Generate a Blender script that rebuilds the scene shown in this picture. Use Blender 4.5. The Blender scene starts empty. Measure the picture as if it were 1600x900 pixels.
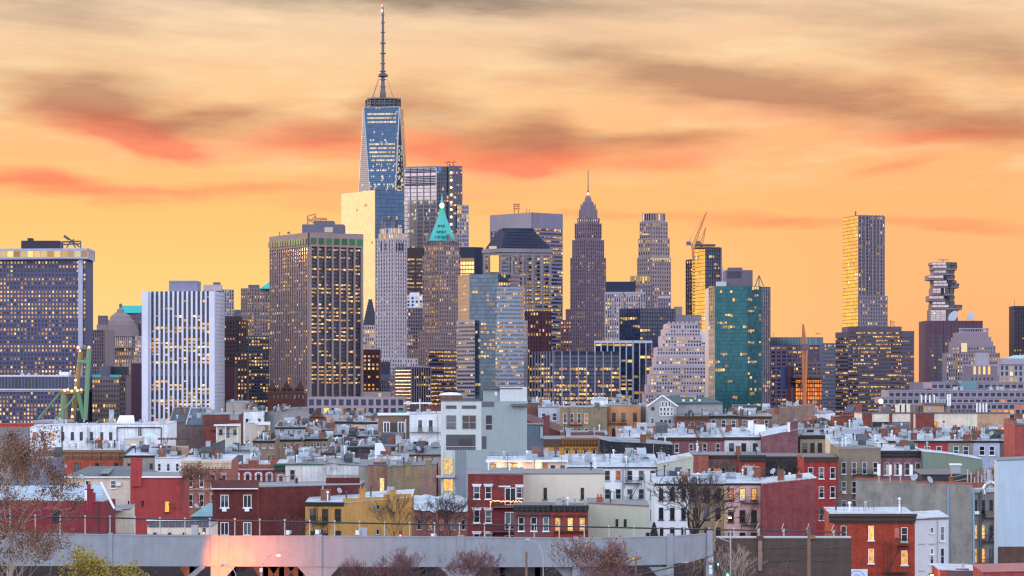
import bpy, math, random
from mathutils import Vector, Matrix
C = bpy.context.scene
COL = C.collection
R = random.Random(7)
F, CX, HY, CAMZ = 4800.0, 800.0, 600.0, 28.0

# ---------------------------------------------------------------- camera
cam_d = bpy.data.cameras.new('camera')
cam = bpy.data.objects.new('camera', cam_d)
COL.objects.link(cam)
cam.location = (0, 0, CAMZ)
cam.rotation_euler = (math.pi/2, 0, 0)
cam_d.sensor_width = 36.0
cam_d.lens = 36.0*F/1600.0
cam_d.shift_y = 150.0/1600.0
cam_d.clip_start = 1.0
cam_d.clip_end = 60000.0
C.camera = cam

# ---------------------------------------------------------------- exposure, sampling
C.view_settings.view_transform = 'Standard'
C.view_settings.look = 'None'
C.view_settings.exposure = 0.0
C.view_settings.gamma = 1.0
C.view_settings.use_curve_mapping = False
C.render.engine = 'CYCLES'
C.cycles.max_bounces = 5
C.cycles.diffuse_bounces = 2
C.cycles.glossy_bounces = 3
C.cycles.transparent_max_bounces = 4
C.cycles.caustics_reflective = False
C.cycles.caustics_refractive = False
C.cycles.sample_clamp_indirect = 4.0
C.cycles.use_denoising = True
C.cycles.denoiser = 'OPENIMAGEDENOISE'
C.cycles.denoising_input_passes = 'RGB_ALBEDO_NORMAL'
C.cycles.denoising_prefilter = 'ACCURATE'
C.cycles.pixel_filter_type = 'BLACKMAN_HARRIS'
C.cycles.filter_width = 1.3

# ---------------------------------------------------------------- sun: the last warm light, low in the west
SUN_EL, SUN_AZ = math.radians(5), math.radians(-45)      # azimuth from +Y (the way the camera looks), west is left
sun_d = bpy.data.lights.new('sun', 'SUN')
sun_d.energy = 2.0
sun_d.color = (1.0, 0.52, 0.24)
sun_d.angle = math.radians(11)
sun = bpy.data.objects.new('sun', sun_d)
COL.objects.link(sun)
sdir = Vector((math.sin(SUN_AZ)*math.cos(SUN_EL), math.cos(SUN_AZ)*math.cos(SUN_EL), math.sin(SUN_EL)))
sun.rotation_euler = (-sdir).to_track_quat('-Z', 'Y').to_euler()

# ---------------------------------------------------------------- sky
world = bpy.data.worlds.new('World')
C.world = world
world.use_nodes = True
wt = world.node_tree
wt.nodes.clear()
class NB:
    """small expression helper for node trees"""
    def __init__(s, t): s.t = t
    def n(s, kind, **kw):
        x = s.t.nodes.new(kind)
        for k, v in kw.items(): setattr(x, k, v)
        return x
    def put(s, sock, v):
        if hasattr(v, 'is_output'): s.t.links.new(v, sock)
        else: sock.default_value = v
    def m(s, op, a, b=0.0, c=None, clamp=False):
        x = s.n('ShaderNodeMath', operation=op); x.use_clamp = clamp
        s.put(x.inputs[0], a); s.put(x.inputs[1], b)
        if c is not None: s.put(x.inputs[2], c)
        return x.outputs[0]
    def mix(s, f, a, b, blend='MIX'):
        x = s.n('ShaderNodeMix', data_type='RGBA', blend_type=blend)
        s.put(x.inputs[0], f)
        for i, v in ((6, a), (7, b)):
            s.put(x.inputs[i], v if hasattr(v, 'is_output') else (v[0], v[1], v[2], 1.0))
        return x.outputs[2]
    def ramp(s, f, stops, interp='LINEAR'):
        x = s.n('ShaderNodeValToRGB'); e = x.color_ramp.elements; x.color_ramp.interpolation = interp
        while len(e) < len(stops): e.new(0.5)
        for i, (p, c) in enumerate(stops):
            e[i].position = p
            e[i].color = (c, c, c, 1) if not isinstance(c, tuple) else (c[0], c[1], c[2], 1)
        s.put(x.inputs[0], f)
        return x.outputs[0]
    def noise(s, vec, scale, detail=4.0, rough=0.55):
        x = s.n('ShaderNodeTexNoise'); s.put(x.inputs['Vector'], vec)
        x.inputs['Scale'].default_value = scale; x.inputs['Detail'].default_value = detail
        x.inputs['Roughness'].default_value = rough
        return x.outputs[0]
    def xyz(s, x, y, z):
        q = s.n('ShaderNodeCombineXYZ')
        for i, v in enumerate((x, y, z)): s.put(q.inputs[i], v)
        return q.outputs[0]
    def sep(s, v):
        q = s.n('ShaderNodeSeparateXYZ'); s.put(q.inputs[0], v)
        return q.outputs[0], q.outputs[1], q.outputs[2]
def srgb(r, g, b):
    f = lambda c: c/255/12.92 if c <= 10 else ((c/255+0.055)/1.055)**2.4
    return (f(r), f(g), f(b))
w = NB(wt)
tc = w.n('ShaderNodeTexCoord')
dx, dy, dz = w.sep(tc.outputs['Generated'])
# azimuth west-north-west of the view and elevation of a direction, both in units of 1/4800 rad
P = w.m('ADD', w.m('MULTIPLY', w.m('ARCTAN2', dx, dy), F), CX)
EL = w.m('MULTIPLY', w.m('ARCSINE', dz), F)
Q = w.m('SUBTRACT', HY, EL)
pv = w.xyz(w.m('MULTIPLY', P, 0.0022), w.m('MULTIPLY', Q, 0.0075), 0.0)
n1 = w.noise(pv, 2.2, 5, 0.6)
pv2 = w.xyz(w.m('MULTIPLY', P, 0.0026), w.m('MULTIPLY', Q, 0.011), 3.7)
n2 = w.noise(pv2, 2.0, 4, 0.55)
pv3 = w.xyz(w.m('MULTIPLY', w.m('ADD', P, w.m('MULTIPLY', Q, 1.3)), 0.0014), w.m('MULTIPLY', w.m('SUBTRACT', Q, w.m('MULTIPLY', P, 0.10)), 0.020), 8.1)
n3 = w.noise(pv3, 1.6, 5, 0.6)
PX = w.m('ADD', P, w.m('MULTIPLY', w.m('SUBTRACT', n1, 0.5), 130.0))
QX = w.m('ADD', Q, w.m('MULTIPLY', w.m('SUBTRACT', n2, 0.5), 48.0))
def blobs(lst):
    tot = None
    for (cx, cy, a, b, tilt, k) in lst:
        t = math.radians(tilt); ct, st = math.cos(t), math.sin(t)
        ex = w.m('SUBTRACT', PX, cx); ey = w.m('SUBTRACT', QX, cy)
        u = w.m('MULTIPLY_ADD', ex, ct/a, w.m('MULTIPLY', ey, st/a))
        v = w.m('MULTIPLY_ADD', ey, ct/b, w.m('MULTIPLY', ex, -st/b))
        r2 = w.m('ADD', w.m('MULTIPLY', u, u), w.m('MULTIPLY', v, v))
        g = w.m('MULTIPLY', w.m('EXPONENT', w.m('MULTIPLY', r2, -1.0)), k)
        tot = g if tot is None else w.m('ADD', tot, g)
    return tot
dark = blobs([(165, 168, 120, 42, 6, 0.95), (45, 130, 120, 26, 12, .35), (335, 192, 95, 17, -8, 0.75), (470, 205, 110, 20, -4, .45), (575, 175, 70, 26, -18, .40),
              (690, 178, 105, 34, 14, 0.55), (850, 205, 58, 30, 0, 0.75), (760, 222, 90, 20, 4, .4), (1010, 220, 140, 18, -3, 0.65),
              (990, 105, 190, 26, 9, 0.62), (1180, 140, 220, 30, 8, 0.60), (1420, 172, 260, 38, 10, 0.55), (1590, 195, 160, 26, 0, .4),
              (1560, 105, 170, 26, 8, 0.6), (1480, 60, 260, 32, 4, 0.35), (650, 2, 300, 22, 2, 1.05), (80, 26, 240, 40, 8, 0.45), (1300, 6, 420, 34, 0, .18),
              (870, 135, 110, 16, 6, .22), (60, 292, 130, 16, 4, 0.18), (1380, 268, 60, 8, -10, .15)])
red = blobs([(180, 200, 120, 26, 10, .7), (215, 220, 110, 22, 12, .8), (830, 240, 150, 26, 0, .25), (620, 225, 120, 26, 6, .35), (1300, 200, 300, 26, 6, .25), (1150, 165, 200, 20, 6, .2), (270, 240, 60, 10, 8, .5), (480, 222, 110, 24, -2, 0.9), (60, 288, 130, 20, 4, 0.95), (300, 300, 220, 12, -3, .5),
             (850, 252, 90, 20, -4, .85), (700, 235, 110, 24, 6, .55), (1040, 252, 110, 16, -3, 0.55), (1060, 226, 110, 16, -3, .3), (1480, 214, 140, 13, -2, 0.62), (1400, 262, 70, 14, -10, 0.55),
             (1000, 340, 500, 10, 2, .30), (1420, 352, 260, 12, 1, 0.38), (620, 300, 300, 22, 0, .30), (1530, 280, 140, 8, 1, .2)])
streak = w.m('MULTIPLY', w.ramp(n3, [(0.42, 0.0), (0.72, 1.0)]), w.ramp(w.m('DIVIDE', EL, 900.0), [(0.30, 0.0), (0.52, 1.0)]))
wv = w.xyz(w.m('MULTIPLY', w.m('ADD', P, w.m('MULTIPLY', Q, 0.6)), 0.0045), w.m('MULTIPLY', w.m('SUBTRACT', Q, w.m('MULTIPLY', P, 0.05)), 0.026), 2.2)
wisp = w.noise(wv, 1.0, 9, 0.62)
wv2 = w.xyz(w.m('MULTIPLY', w.m('SUBTRACT', P, w.m('MULTIPLY', Q, 0.4)), 0.006), w.m('MULTIPLY', w.m('ADD', Q, w.m('MULTIPLY', P, 0.04)), 0.030), 6.4)
wisp2 = w.noise(wv2, 1.0, 9, 0.6)
dark = w.ramp(w.m('ADD', w.m('ADD', dark, w.m('MULTIPLY', streak, 0.16)), w.m('MULTIPLY', w.m('MULTIPLY', w.m('SUBTRACT', wisp, 0.5), 1.25), w.m('ADD', 0.22, w.m('MULTIPLY', dark, 1.6, clamp=True)))), [(0.10, 0.0), (0.42, 0.42), (0.95, 1.0)])
red = w.ramp(w.m('ADD', red, w.m('MULTIPLY', w.m('MULTIPLY', w.m('SUBTRACT', wisp2, 0.5), 1.1), w.m('ADD', 0.15, w.m('MULTIPLY', red, 1.6, clamp=True)))), [(0.12, 0.0), (0.5, 0.5), (0.92, 1.0)])
elt = w.m('DIVIDE', EL, 2400.0, clamp=True)     # 0 at the horizon, 1 at 29 degrees
west = w.ramp(elt, [(0.0, srgb(255, 222, 150)), (0.06, srgb(255, 211, 131)), (0.115, srgb(255, 197, 120)), (0.15, srgb(255, 190, 126)),
                    (0.20, srgb(252, 203, 152)), (0.25, srgb(240, 208, 176)), (0.42, srgb(220, 195, 175)), (0.7, srgb(200, 195, 210)), (1.0, srgb(185, 195, 225))])
# a rosier horizon towards the north (right)
rosy = w.m('MULTIPLY', w.ramp(w.m('DIVIDE', P, 1600.0), [(0.35, 0.0), (0.9, 1.0)]), w.ramp(w.m('DIVIDE', EL, 600.0), [(0.05, 1.0), (0.8, 0.25)]))
west = w.mix(w.m('MULTIPLY', rosy, 0.95), west, srgb(255, 176, 119))
cream = w.m('MULTIPLY', w.ramp(wisp2, [(0.46, 0.0), (0.68, 1.0)]), w.ramp(w.m('DIVIDE', EL, 600.0), [(0.45, 0.0), (0.62, 1.0)]))
west = w.mix(w.m('MULTIPLY', cream, 0.55), west, srgb(255, 224, 176))
west = w.mix(w.m('MULTIPLY', red, 0.80), west, srgb(254, 122, 92))
grey = w.ramp(w.m('DIVIDE', EL, 600.0), [(0.50, srgb(190, 98, 80)), (0.66, srgb(170, 98, 80)), (0.78, srgb(176, 118, 94)), (0.90, srgb(158, 126, 106)), (1.0, srgb(112, 98, 94))])
west = w.mix(w.m('MULTIPLY', dark, 0.74), west, grey)
elz = w.m('MAXIMUM', dz, 0.0)
east = w.ramp(elz, [(0.0, (2.25, 1.98, 2.25)), (0.15, (2.80, 2.80, 3.15)), (0.45, (2.20, 2.60, 3.10)), (0.75, (0.80, 0.95, 1.35)), (1.0, (0.50, 0.60, 0.90))])
side = w.ramp(w.m('MULTIPLY_ADD', dy, 0.5, 0.5), [(0.30, 0.0), (0.62, 1.0)], 'EASE')   # 0 in the east, behind the camera, 1 in the west
high = w.ramp(elz, [(0.12, 1.0), (0.60, 0.0)], 'EASE')
col = w.mix(w.m('MULTIPLY', side, high), east, west)
sky = w.n('ShaderNodeTexSky', sky_type='NISHITA')
sky.sun_disc = False
sky.sun_elevation = SUN_EL
sky.sun_rotation = SUN_AZ
sky_bg = w.n('ShaderNodeBackground'); wt.links.new(sky.outputs[0], sky_bg.inputs[0]); sky_bg.inputs[1].default_value = 0.006
bg = w.n('ShaderNodeBackground'); wt.links.new(col, bg.inputs[0]); bg.inputs[1].default_value = 1.0
add = w.n('ShaderNodeAddShader'); wt.links.new(bg.outputs[0], add.inputs[0]); wt.links.new(sky_bg.outputs[0], add.inputs[1])
wo = w.n('ShaderNodeOutputWorld'); wt.links.new(add.outputs[0], wo.inputs[0])
world.cycles.sampling_method = 'MANUAL'
world.cycles.sample_map_resolution = 512

# ---------------------------------------------------------------- materials
MATS = {}
def newmat(name):
    m = bpy.data.materials.new(name); m.use_nodes = True
    t = m.node_tree; b = t.nodes['Principled BSDF']
    return m, NB(t), b
def masonry(col, kind='stucco', var=0.22, rough=0.85, scale=1.0):
    """wall material: base colour with blotches, rain streaks and, for brick, courses"""
    key = ('m', tuple(round(c, 3) for c in col), kind, scale)
    if key in MATS: return MATS[key]
    m, n, b = newmat('%s_wall' % kind)
    tc = n.n('ShaderNodeTexCoord').outputs['Object']
    x, y, z = n.sep(tc)
    h = n.m('ADD', x, y)
    a = n.noise(tc, 0.55/scale, 6, 0.65)
    s = n.noise(n.xyz(n.m('MULTIPLY', h, 1.6/scale), n.m('MULTIPLY', z, 0.12/scale), 0.0), 1.0, 4, 0.6)
    g = n.noise(tc, 5.0/scale, 3, 0.7)
    f = n.m('ADD', n.m('MULTIPLY', n.m('SUBTRACT', a, 0.5), 1.5), n.m('ADD', n.m('MULTIPLY', n.m('SUBTRACT', s, 0.5), 1.2), n.m('MULTIPLY', n.m('SUBTRACT', g, 0.5), 0.9)))
    lum = n.m('ADD', 1.0, n.m('MULTIPLY', f, var*2.0))
    c = n.mix(1.0, col, n.xyz(lum, lum, lum), 'MULTIPLY')
    if kind == 'brick':
        br = n.n('ShaderNodeTexBrick')
        n.put(br.inputs['Vector'], n.xyz(h, z, 0.0))
        br.inputs['Scale'].default_value = 1.0
        br.inputs['Brick Width'].default_value = 0.44; br.inputs['Row Height'].default_value = 0.15
        br.inputs['Mortar Size'].default_value = 0.018; br.inputs['Bias'].default_value = -0.2
        br.inputs['Color1'].default_value = (0.78, 0.76, 0.76, 1); br.inputs['Color2'].default_value = (1.2, 1.16, 1.14, 1)
        br.inputs['Mortar'].default_value = (1.15, 1.2, 1.25, 1)
        c = n.mix(1.0, c, br.outputs[0], 'MULTIPLY')
    if kind == 'siding':
        l = n.m('PINGPONG', n.m('MULTIPLY', z, 1.0), 0.16)
        k = n.m('ADD', 0.86, n.m('MULTIPLY', l, 1.2))
        c = n.mix(1.0, c, n.xyz(k, k, k), 'MULTIPLY')
    if kind == 'stained':
        d = n.ramp(n.noise(n.xyz(n.m('MULTIPLY', h, 2.2), n.m('MULTIPLY', z, 0.35), 5.0), 1.0, 6, 0.7), [(0.5, 0.0), (0.68, 1.0)])
        c = n.mix(n.m('MULTIPLY', d, 0.45), c, (0.10, 0.085, 0.075))
    n.put(b.inputs['Base Color'], c)
    b.inputs['Roughness'].default_value = rough
    b.inputs['Specular IOR Level'].default_value = 0.25
    MATS[key] = m
    return m
def tmas(col, var=0.13): return masonry((col[0]*.60, col[1]*.58, col[2]*.66), 'stucco', var, 0.8, 14.0)  # the bluish tone of shade is mixed into every tower wall colour
def plain(col, rough=0.6, metal=0.0, name='paint', var=0.2):
    key = ('p', tuple(round(c, 3) for c in col), rough, metal)
    if key in MATS: return MATS[key]
    m, n, b = newmat(name)
    tc = n.n('ShaderNodeTexCoord').outputs['Object']
    a = n.noise(tc, 2.5, 5, 0.65)
    oi = n.n('ShaderNodeObjectInfo').outputs['Random']
    l = n.m('ADD', 1.0 - var*0.9, n.m('ADD', n.m('MULTIPLY', a, var*1.2), n.m('MULTIPLY', oi, var*0.6)))
    n.put(b.inputs['Base Color'], n.mix(1.0, col, n.xyz(l, l, l), 'MULTIPLY'))
    b.inputs['Roughness'].default_value = rough; b.inputs['Metallic'].default_value = metal
    MATS[key] = m
    return m
def rooftop(col, patch=0.5):
    """flat roof: rolled coating with darker worn patches and seams"""
    key = ('r', tuple(round(c, 3) for c in col), patch)
    if key in MATS: return MATS[key]
    m, n, b = newmat('coated_roof')
    tc = n.n('ShaderNodeTexCoord').outputs['Object']
    x, y, z = n.sep(tc)
    a = n.noise(tc, 0.45, 6, 0.7)
    g = n.noise(tc, 3.0, 4, 0.7)
    f = n.ramp(n.m('ADD', n.m('MULTIPLY', a, 0.7), n.m('MULTIPLY', g, 0.3)), [(0.44, 0.0), (0.62, 1.0)])
    c = n.mix(n.m('MULTIPLY', f, patch), col, tuple(v*0.28 for v in col))
    seam = n.m('LESS_THAN', n.m('PINGPONG', y, 0.5), 0.035)
    c = n.mix(n.m('MULTIPLY', seam, 0.35), c, tuple(v*0.4 for v in col))
    n.put(b.inputs['Base Color'], c)
    b.inputs['Roughness'].default_value = 0.55
    MATS[key] = m
    return m
def glass(name, col, metal=0.0, rough=0.12, ior=1.9, var=0.5):
    key = ('g', name)
    if key in MATS: return MATS[key]
    m, n, b = newmat(name)
    ge = n.n('ShaderNodeNewGeometry').outputs['Random Per Island']
    oi = n.n('ShaderNodeObjectInfo').outputs['Random']
    r = n.m('FRACT', n.m('ADD', ge, oi))
    l = n.m('ADD', 1.0 - var, n.m('MULTIPLY', r, 2*var))
    n.put(b.inputs['Base Color'], n.mix(1.0, col, n.xyz(l, l, l), 'MULTIPLY'))
    b.inputs['Metallic'].default_value = metal; b.inputs['Roughness'].default_value = rough
    b.inputs['IOR'].default_value = ior
    MATS[key] = m
    return m
def litmat(name, stops, s0, s1, tex=False):
    m, n, b = newmat(name)
    ge = n.n('ShaderNodeNewGeometry').outputs['Random Per Island']
    oi = n.n('ShaderNodeObjectInfo').outputs['Random']
    r = n.m('FRACT', n.m('ADD', ge, n.m('MULTIPLY', oi, 7.31)))
    c = n.ramp(r, stops, 'LINEAR')
    q0 = n.m('FRACT', n.m('MULTIPLY', r, 13.7))
    st = n.m('ADD', s0, n.m('MULTIPLY', n.m('MULTIPLY', q0, q0), s1 - s0))
    if tex:   # the room behind: lamps, furniture and curtains break up the glow
        tc = n.n('ShaderNodeTexCoord').outputs['Object']
        q = n.noise(n.xyz(n.m('ADD', n.m('MULTIPLY', n.sep(tc)[0], 2.6), n.m('MULTIPLY', oi, 40.0)), 0.0, n.m('MULTIPLY', n.sep(tc)[2], 1.3)), 1.3, 3, 0.6)
        st = n.m('MULTIPLY', st, n.ramp(q, [(0.3, 0.25), (0.62, 1.25)]))
    n.put(b.inputs['Base Color'], (0.04, 0.03, 0.03, 1))
    n.put(b.inputs['Emission Color'], c); n.put(b.inputs['Emission Strength'], st)
    b.inputs['Roughness'].default_value = 0.5; b.inputs['Specular IOR Level'].default_value = 0.1
    m.cycles.emission_sampling = 'NONE'
    return m
LIT = litmat('lit_office_window', [(0.0, (1.0, 0.42, 0.07)), (0.35, (1.0, 0.53, 0.11)), (0.7, (1.0, 0.63, 0.17)), (0.92, (1.0, 0.80, 0.45)), (1.0, (1.0, 0.30, 0.12))], 0.38, 1.6)
LITC = litmat('lit_pale_window', [(0.0, (1.0, 0.72, 0.36)), (0.5, (1.0, 0.84, 0.60)), (1.0, (0.95, 0.92, 0.85))], 0.5, 1.1)
LITG = litmat('lit_green_window', [(0.0, (0.01, 0.30, 0.10)), (1.0, (0.02, 0.42, 0.15))], 0.25, 0.6)
LITO = litmat('lit_orange_floor', [(0.0, (1.0, 0.14, 0.02)), (0.6, (1.0, 0.28, 0.04)), (1.0, (1.0, 0.42, 0.10))], 0.7, 1.5)
LITR = litmat('lit_room_window', [(0.0, (1.0, 0.36, 0.05)), (0.5, (1.0, 0.50, 0.10)), (1.0, (1.0, 0.68, 0.24))], 0.9, 1.7, True)
LITB = litmat('lit_dim_room_window', [(0.0, (1.0, 0.22, 0.06)), (1.0, (1.0, 0.36, 0.10))], 0.35, 0.8, True)
def lamp(name, col, s):
    key = ('l', name)
    if key not in MATS:
        m, n, b = newmat(name)
        n.put(b.inputs['Emission Color'], (*col, 1)); b.inputs['Emission Strength'].default_value = s
        MATS[key] = m
    return MATS[key]
def house_pane():
    m, n, b = newmat('house_window_pane')
    oi = n.n('ShaderNodeObjectInfo').outputs['Random']
    x, y, z = n.sep(n.n('ShaderNodeTexCoord').outputs['Object'])
    c = n.ramp(oi, [(0.0, (0.012, 0.014, 0.018)), (0.45, (0.03, 0.035, 0.045)), (0.60, (0.10, 0.12, 0.14)), (0.78, (0.16, 0.19, 0.21)), (1.0, (0.34, 0.32, 0.33))], 'CONSTANT')
    up = n.m('GREATER_THAN', z, n.m('SUBTRACT', n.m('MULTIPLY', n.m('FRACT', n.m('MULTIPLY', oi, 17.3)), 2.2), 1.1))
    c = n.mix(n.m('MULTIPLY', up, 0.75), (0.014, 0.016, 0.022), c)
    n.put(b.inputs['Base Color'], c)
    b.inputs['Roughness'].default_value = 0.12; b.inputs['IOR'].default_value = 1.6
    return m
PANE = house_pane()
GD = glass('dark_glass', (0.015, 0.020, 0.038), 0.0, 0.16, 1.45)
GN = glass('navy_glass', (0.011, 0.026, 0.068), 0.0, 0.12, 1.5)
GB = glass('blue_glass', (0.032, 0.062, 0.115), 0.75, 0.10, 1.6, 0.16)
GM = glass('mirror_glass', (0.76, 0.77, 0.86), 0.97, 0.175, 1.6, 0.06)
GT = glass('teal_glass', (0.016, 0.082, 0.098), 0.5, 0.10, 1.35, 0.2)
GTD = glass('deep_teal_glass', (0.006, 0.055, 0.07), 0.45, 0.10, 1.35, 0.3)
GP = glass('pale_glass', (0.11, 0.13, 0.165), 0.55, 0.14, 1.7, 0.25)
GG = glass('bluegreen_glass', (0.05, 0.095, 0.12), 0.55, 0.10, 1.7, 0.25)
GSIL = glass('silver_glass', (0.32, 0.29, 0.29), 0.85, 0.12, 1.6, 0.12)
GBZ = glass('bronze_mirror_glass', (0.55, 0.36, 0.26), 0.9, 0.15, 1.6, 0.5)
GSUN = glass('sunset_tinted_glass', (1.0, 0.74, 0.30), .95, .12, 1.6, .2)  # golden sunset reflection is put into the tint of this glass
GBR = glass('bronze_glass', (0.06, 0.035, 0.035), 0.1, 0.15, 1.8)
METAL = plain((0.10, 0.10, 0.12), 0.5, 0.3, 'dark_steel')
BLACK = plain((0.02, 0.02, 0.022), 0.6, 0.0, 'black_iron')
WHITEP = plain((0.72, 0.74, 0.78), 0.6, 0.0, 'white_paint')
GREYM = plain((0.36, 0.38, 0.42), 0.45, 0.4, 'galvanised_steel')
CONC = masonry((0.40, 0.40, 0.42), 'stucco', 0.16)

# ---------------------------------------------------------------- mesh building
class MB:
    def __init__(s): s.v = []; s.f = []; s.m = []
    def poly(s, pts, mi=0):
        i = len(s.v); s.v.extend([tuple(p) for p in pts]); s.f.append(tuple(range(i, i+len(pts)))); s.m.append(mi)
    def box(s, x0, x1, y0, y1, z0, z1, mi=0):
        s.hexa([(x0, y0, z0), (x1, y0, z0), (x1, y1, z0), (x0, y1, z0)], [(x0, y0, z1), (x1, y0, z1), (x1, y1, z1), (x0, y1, z1)], mi)
    def hexa(s, b, t, mi=0):
        i = len(s.v); k = len(b); s.v.extend([tuple(p) for p in b]); s.v.extend([tuple(p) for p in t])
        s.f.append(tuple(range(i+k-1, i-1, -1))); s.f.append(tuple(range(i+k, i+2*k)))
        for j in range(k): s.f.append((i+j, i+(j+1) % k, i+k+(j+1) % k, i+k+j))
        s.m.extend([mi]*(k+2))
    def tube(s, p, q, r0, r1=None, n=6, mi=0):
        p = Vector(p); q = Vector(q); r1 = r0 if r1 is None else r1
        d = q-p
        if d.length < 1e-6: return
        d.normalize(); a = d.orthogonal().normalized(); b = d.cross(a)
        B = [p + (a*math.cos(2*math.pi*j/n) + b*math.sin(2*math.pi*j/n))*r0 for j in range(n)]
        T = [q + (a*math.cos(2*math.pi*j/n) + b*math.sin(2*math.pi*j/n))*r1 for j in range(n)]
        s.hexa(B, T, mi)
    def path(s, pts, r, n=6):
        for p, q in zip(pts, pts[1:]): s.tube(p, q, r, r, n)
    def lathe(s, cx, cy, prof, n=12, mi=0, sx=1.0, sy=1.0):
        i = len(s.v); k = len(prof)
        for (r, z) in prof:
            for j in range(n):
                a = 2*math.pi*(j+0.5)/n
                s.v.append((cx + r*math.cos(a)*sx, cy + r*math.sin(a)*sy, z))
        for a in range(k-1):
            for j in range(n):
                s.f.append((i+a*n+j, i+a*n+(j+1) % n, i+(a+1)*n+(j+1) % n, i+(a+1)*n+j)); s.m.append(mi)
        s.f.append(tuple(i+(k-1)*n+j for j in range(n))); s.m.append(mi)
        s.f.append(tuple(i+j for j in range(n-1, -1, -1))); s.m.append(mi)
    def build(s, name, mats, parent=None, kind=None, smooth=False):
        if not s.f: return None
        me = bpy.data.meshes.new(name)
        me.from_pydata(s.v, [], s.f)
        if not isinstance(mats, (list, tuple)): mats = [mats]
        for m in mats: me.materials.append(m)
        if len(mats) > 1: me.polygons.foreach_set('material_index', s.m)
        if smooth: me.polygons.foreach_set('use_smooth', [True]*len(s.f))
        return link(name, me, parent, kind)
def link(name, me, parent=None, kind=None, loc=None, rz=0.0):
    o = bpy.data.objects.new(name, me); COL.objects.link(o)
    if parent: o.parent = parent
    if kind: o['kind'] = kind
    if loc is not None: o.location = loc
    if rz: o.rotation_euler = (0, 0, rz)
    return o
def X(px, d): return (px-CX)/F*d
def Z(py, d): return CAMZ-(py-HY)/F*d
def P3(px, py, d): return Vector((X(px, d), d, Z(py, d)))
LABELS = set()
def tag(o, label, cat, group=None, kind=None):
    o['label'] = label; o['category'] = cat
    if label in LABELS: print('DUPLICATE LABEL', label)
    LABELS.add(label)
    n = len(label.split())
    if n < 4 or n > 16: print('LABEL LENGTH', n, label)
    if group: o['group'] = group
    if kind: o['kind'] = kind
    return o
class Face:
    """a vertical facade: a, b are its left and right foot as seen from outside"""
    def __init__(s, a, b):
        s.a = Vector(a); s.b = Vector(b); d = s.b-s.a; s.W = d.length; s.t = d/s.W
        s.n = Vector((s.t.y, -s.t.x)); s.rz = math.atan2(s.t.y, s.t.x)
    def pt(s, u, z, dep=0.0):
        q = s.a + s.t*u + s.n*dep
        return (q.x, q.y, z)
    def box(s, mb, u0, u1, z0, z1, d0, d1, mi=0):
        p = s.pt
        mb.hexa([p(u0, z0, d1), p(u1, z0, d1), p(u1, z0, d0), p(u0, z0, d0)], [p(u0, z1, d1), p(u1, z1, d1), p(u1, z1, d0), p(u0, z1, d0)], mi)
    def quad(s, mb, u0, u1, z0, z1, dep, mi=0):
        mb.poly([s.pt(u0, z0, dep), s.pt(u1, z0, dep), s.pt(u1, z1, dep), s.pt(u0, z1, dep)], mi)
class Thing:
    def __init__(s, name, label, cat, d, xr, group=None, z0=0.0):
        s.d = d; s.sc = d/F; s.x0 = X(xr, d); s.acc = {}; s.z0 = z0
        s.root = bpy.data.objects.new(name, None); COL.objects.link(s.root)
        s.root.location = (s.x0, d, 0)
        tag(s.root, label, cat, group)
    def lx(s, px, dd=0.0): return X(px, s.d+dd)-s.x0
    def lz(s, py, dd=0.0): return Z(py, s.d+dd)
    def p(s, px, py, dd=0.0): return (s.lx(px, dd), dd, s.lz(py, dd))
    def mb(s, name, mat):
        k = (name, mat.name)
        if k not in s.acc: s.acc[k] = (MB(), mat)
        return s.acc[k][0]
    def bx(s, name, mat, x0, x1, yt, yb, dd=0.0, dep=10.0, own=False):
        b = MB() if own else s.mb(name, mat)
        b.box(s.lx(x0, dd), s.lx(x1, dd), dd, dd+dep, s.lz(yb, dd), s.lz(yt, dd))
        return b.build(name, mat, s.root) if own else None
    def tb(s, name, mat, p, q, r, dd=0.0, own=False, r1=None):
        b = MB() if own else s.mb(name, mat)
        b.tube(s.p(p[0], p[1], p[2] if len(p) > 2 else dd), s.p(q[0], q[1], q[2] if len(q) > 2 else dd), r, r1)
        return b.build(name, mat, s.root) if own else None
    def flush(s):
        for (name, _), (b, m) in s.acc.items(): b.build(name, m, s.root)
        s.acc = {}
        return s.root
QCACHE = {}
def quadmesh(w, h, mat):
    k = (round(w, 2), round(h, 2), mat.name)
    if k not in QCACHE:
        me = bpy.data.meshes.new('window_pane')
        me.from_pydata([(-w/2, 0, -h/2), (w/2, 0, -h/2), (w/2, 0, h/2), (-w/2, 0, h/2)], [], [(0, 1, 2, 3)])
        me.materials.append(mat); QCACHE[k] = me
    return QCACHE[k]
def litgrid(nf, nb, p, run=0.5):
    """which cells of a facade are lit: floors differ, neighbours tend to agree"""
    S = set()
    for f in range(nf):
        q = min(0.95, p*R.choice([0.25, 0.6, 1.0, 1.0, 1.5, 2.0]))
        on = R.random() < q
        for b in range(nb):
            if R.random() > run: on = R.random() < q
            if on: S.add((f, b))
    return S
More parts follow.
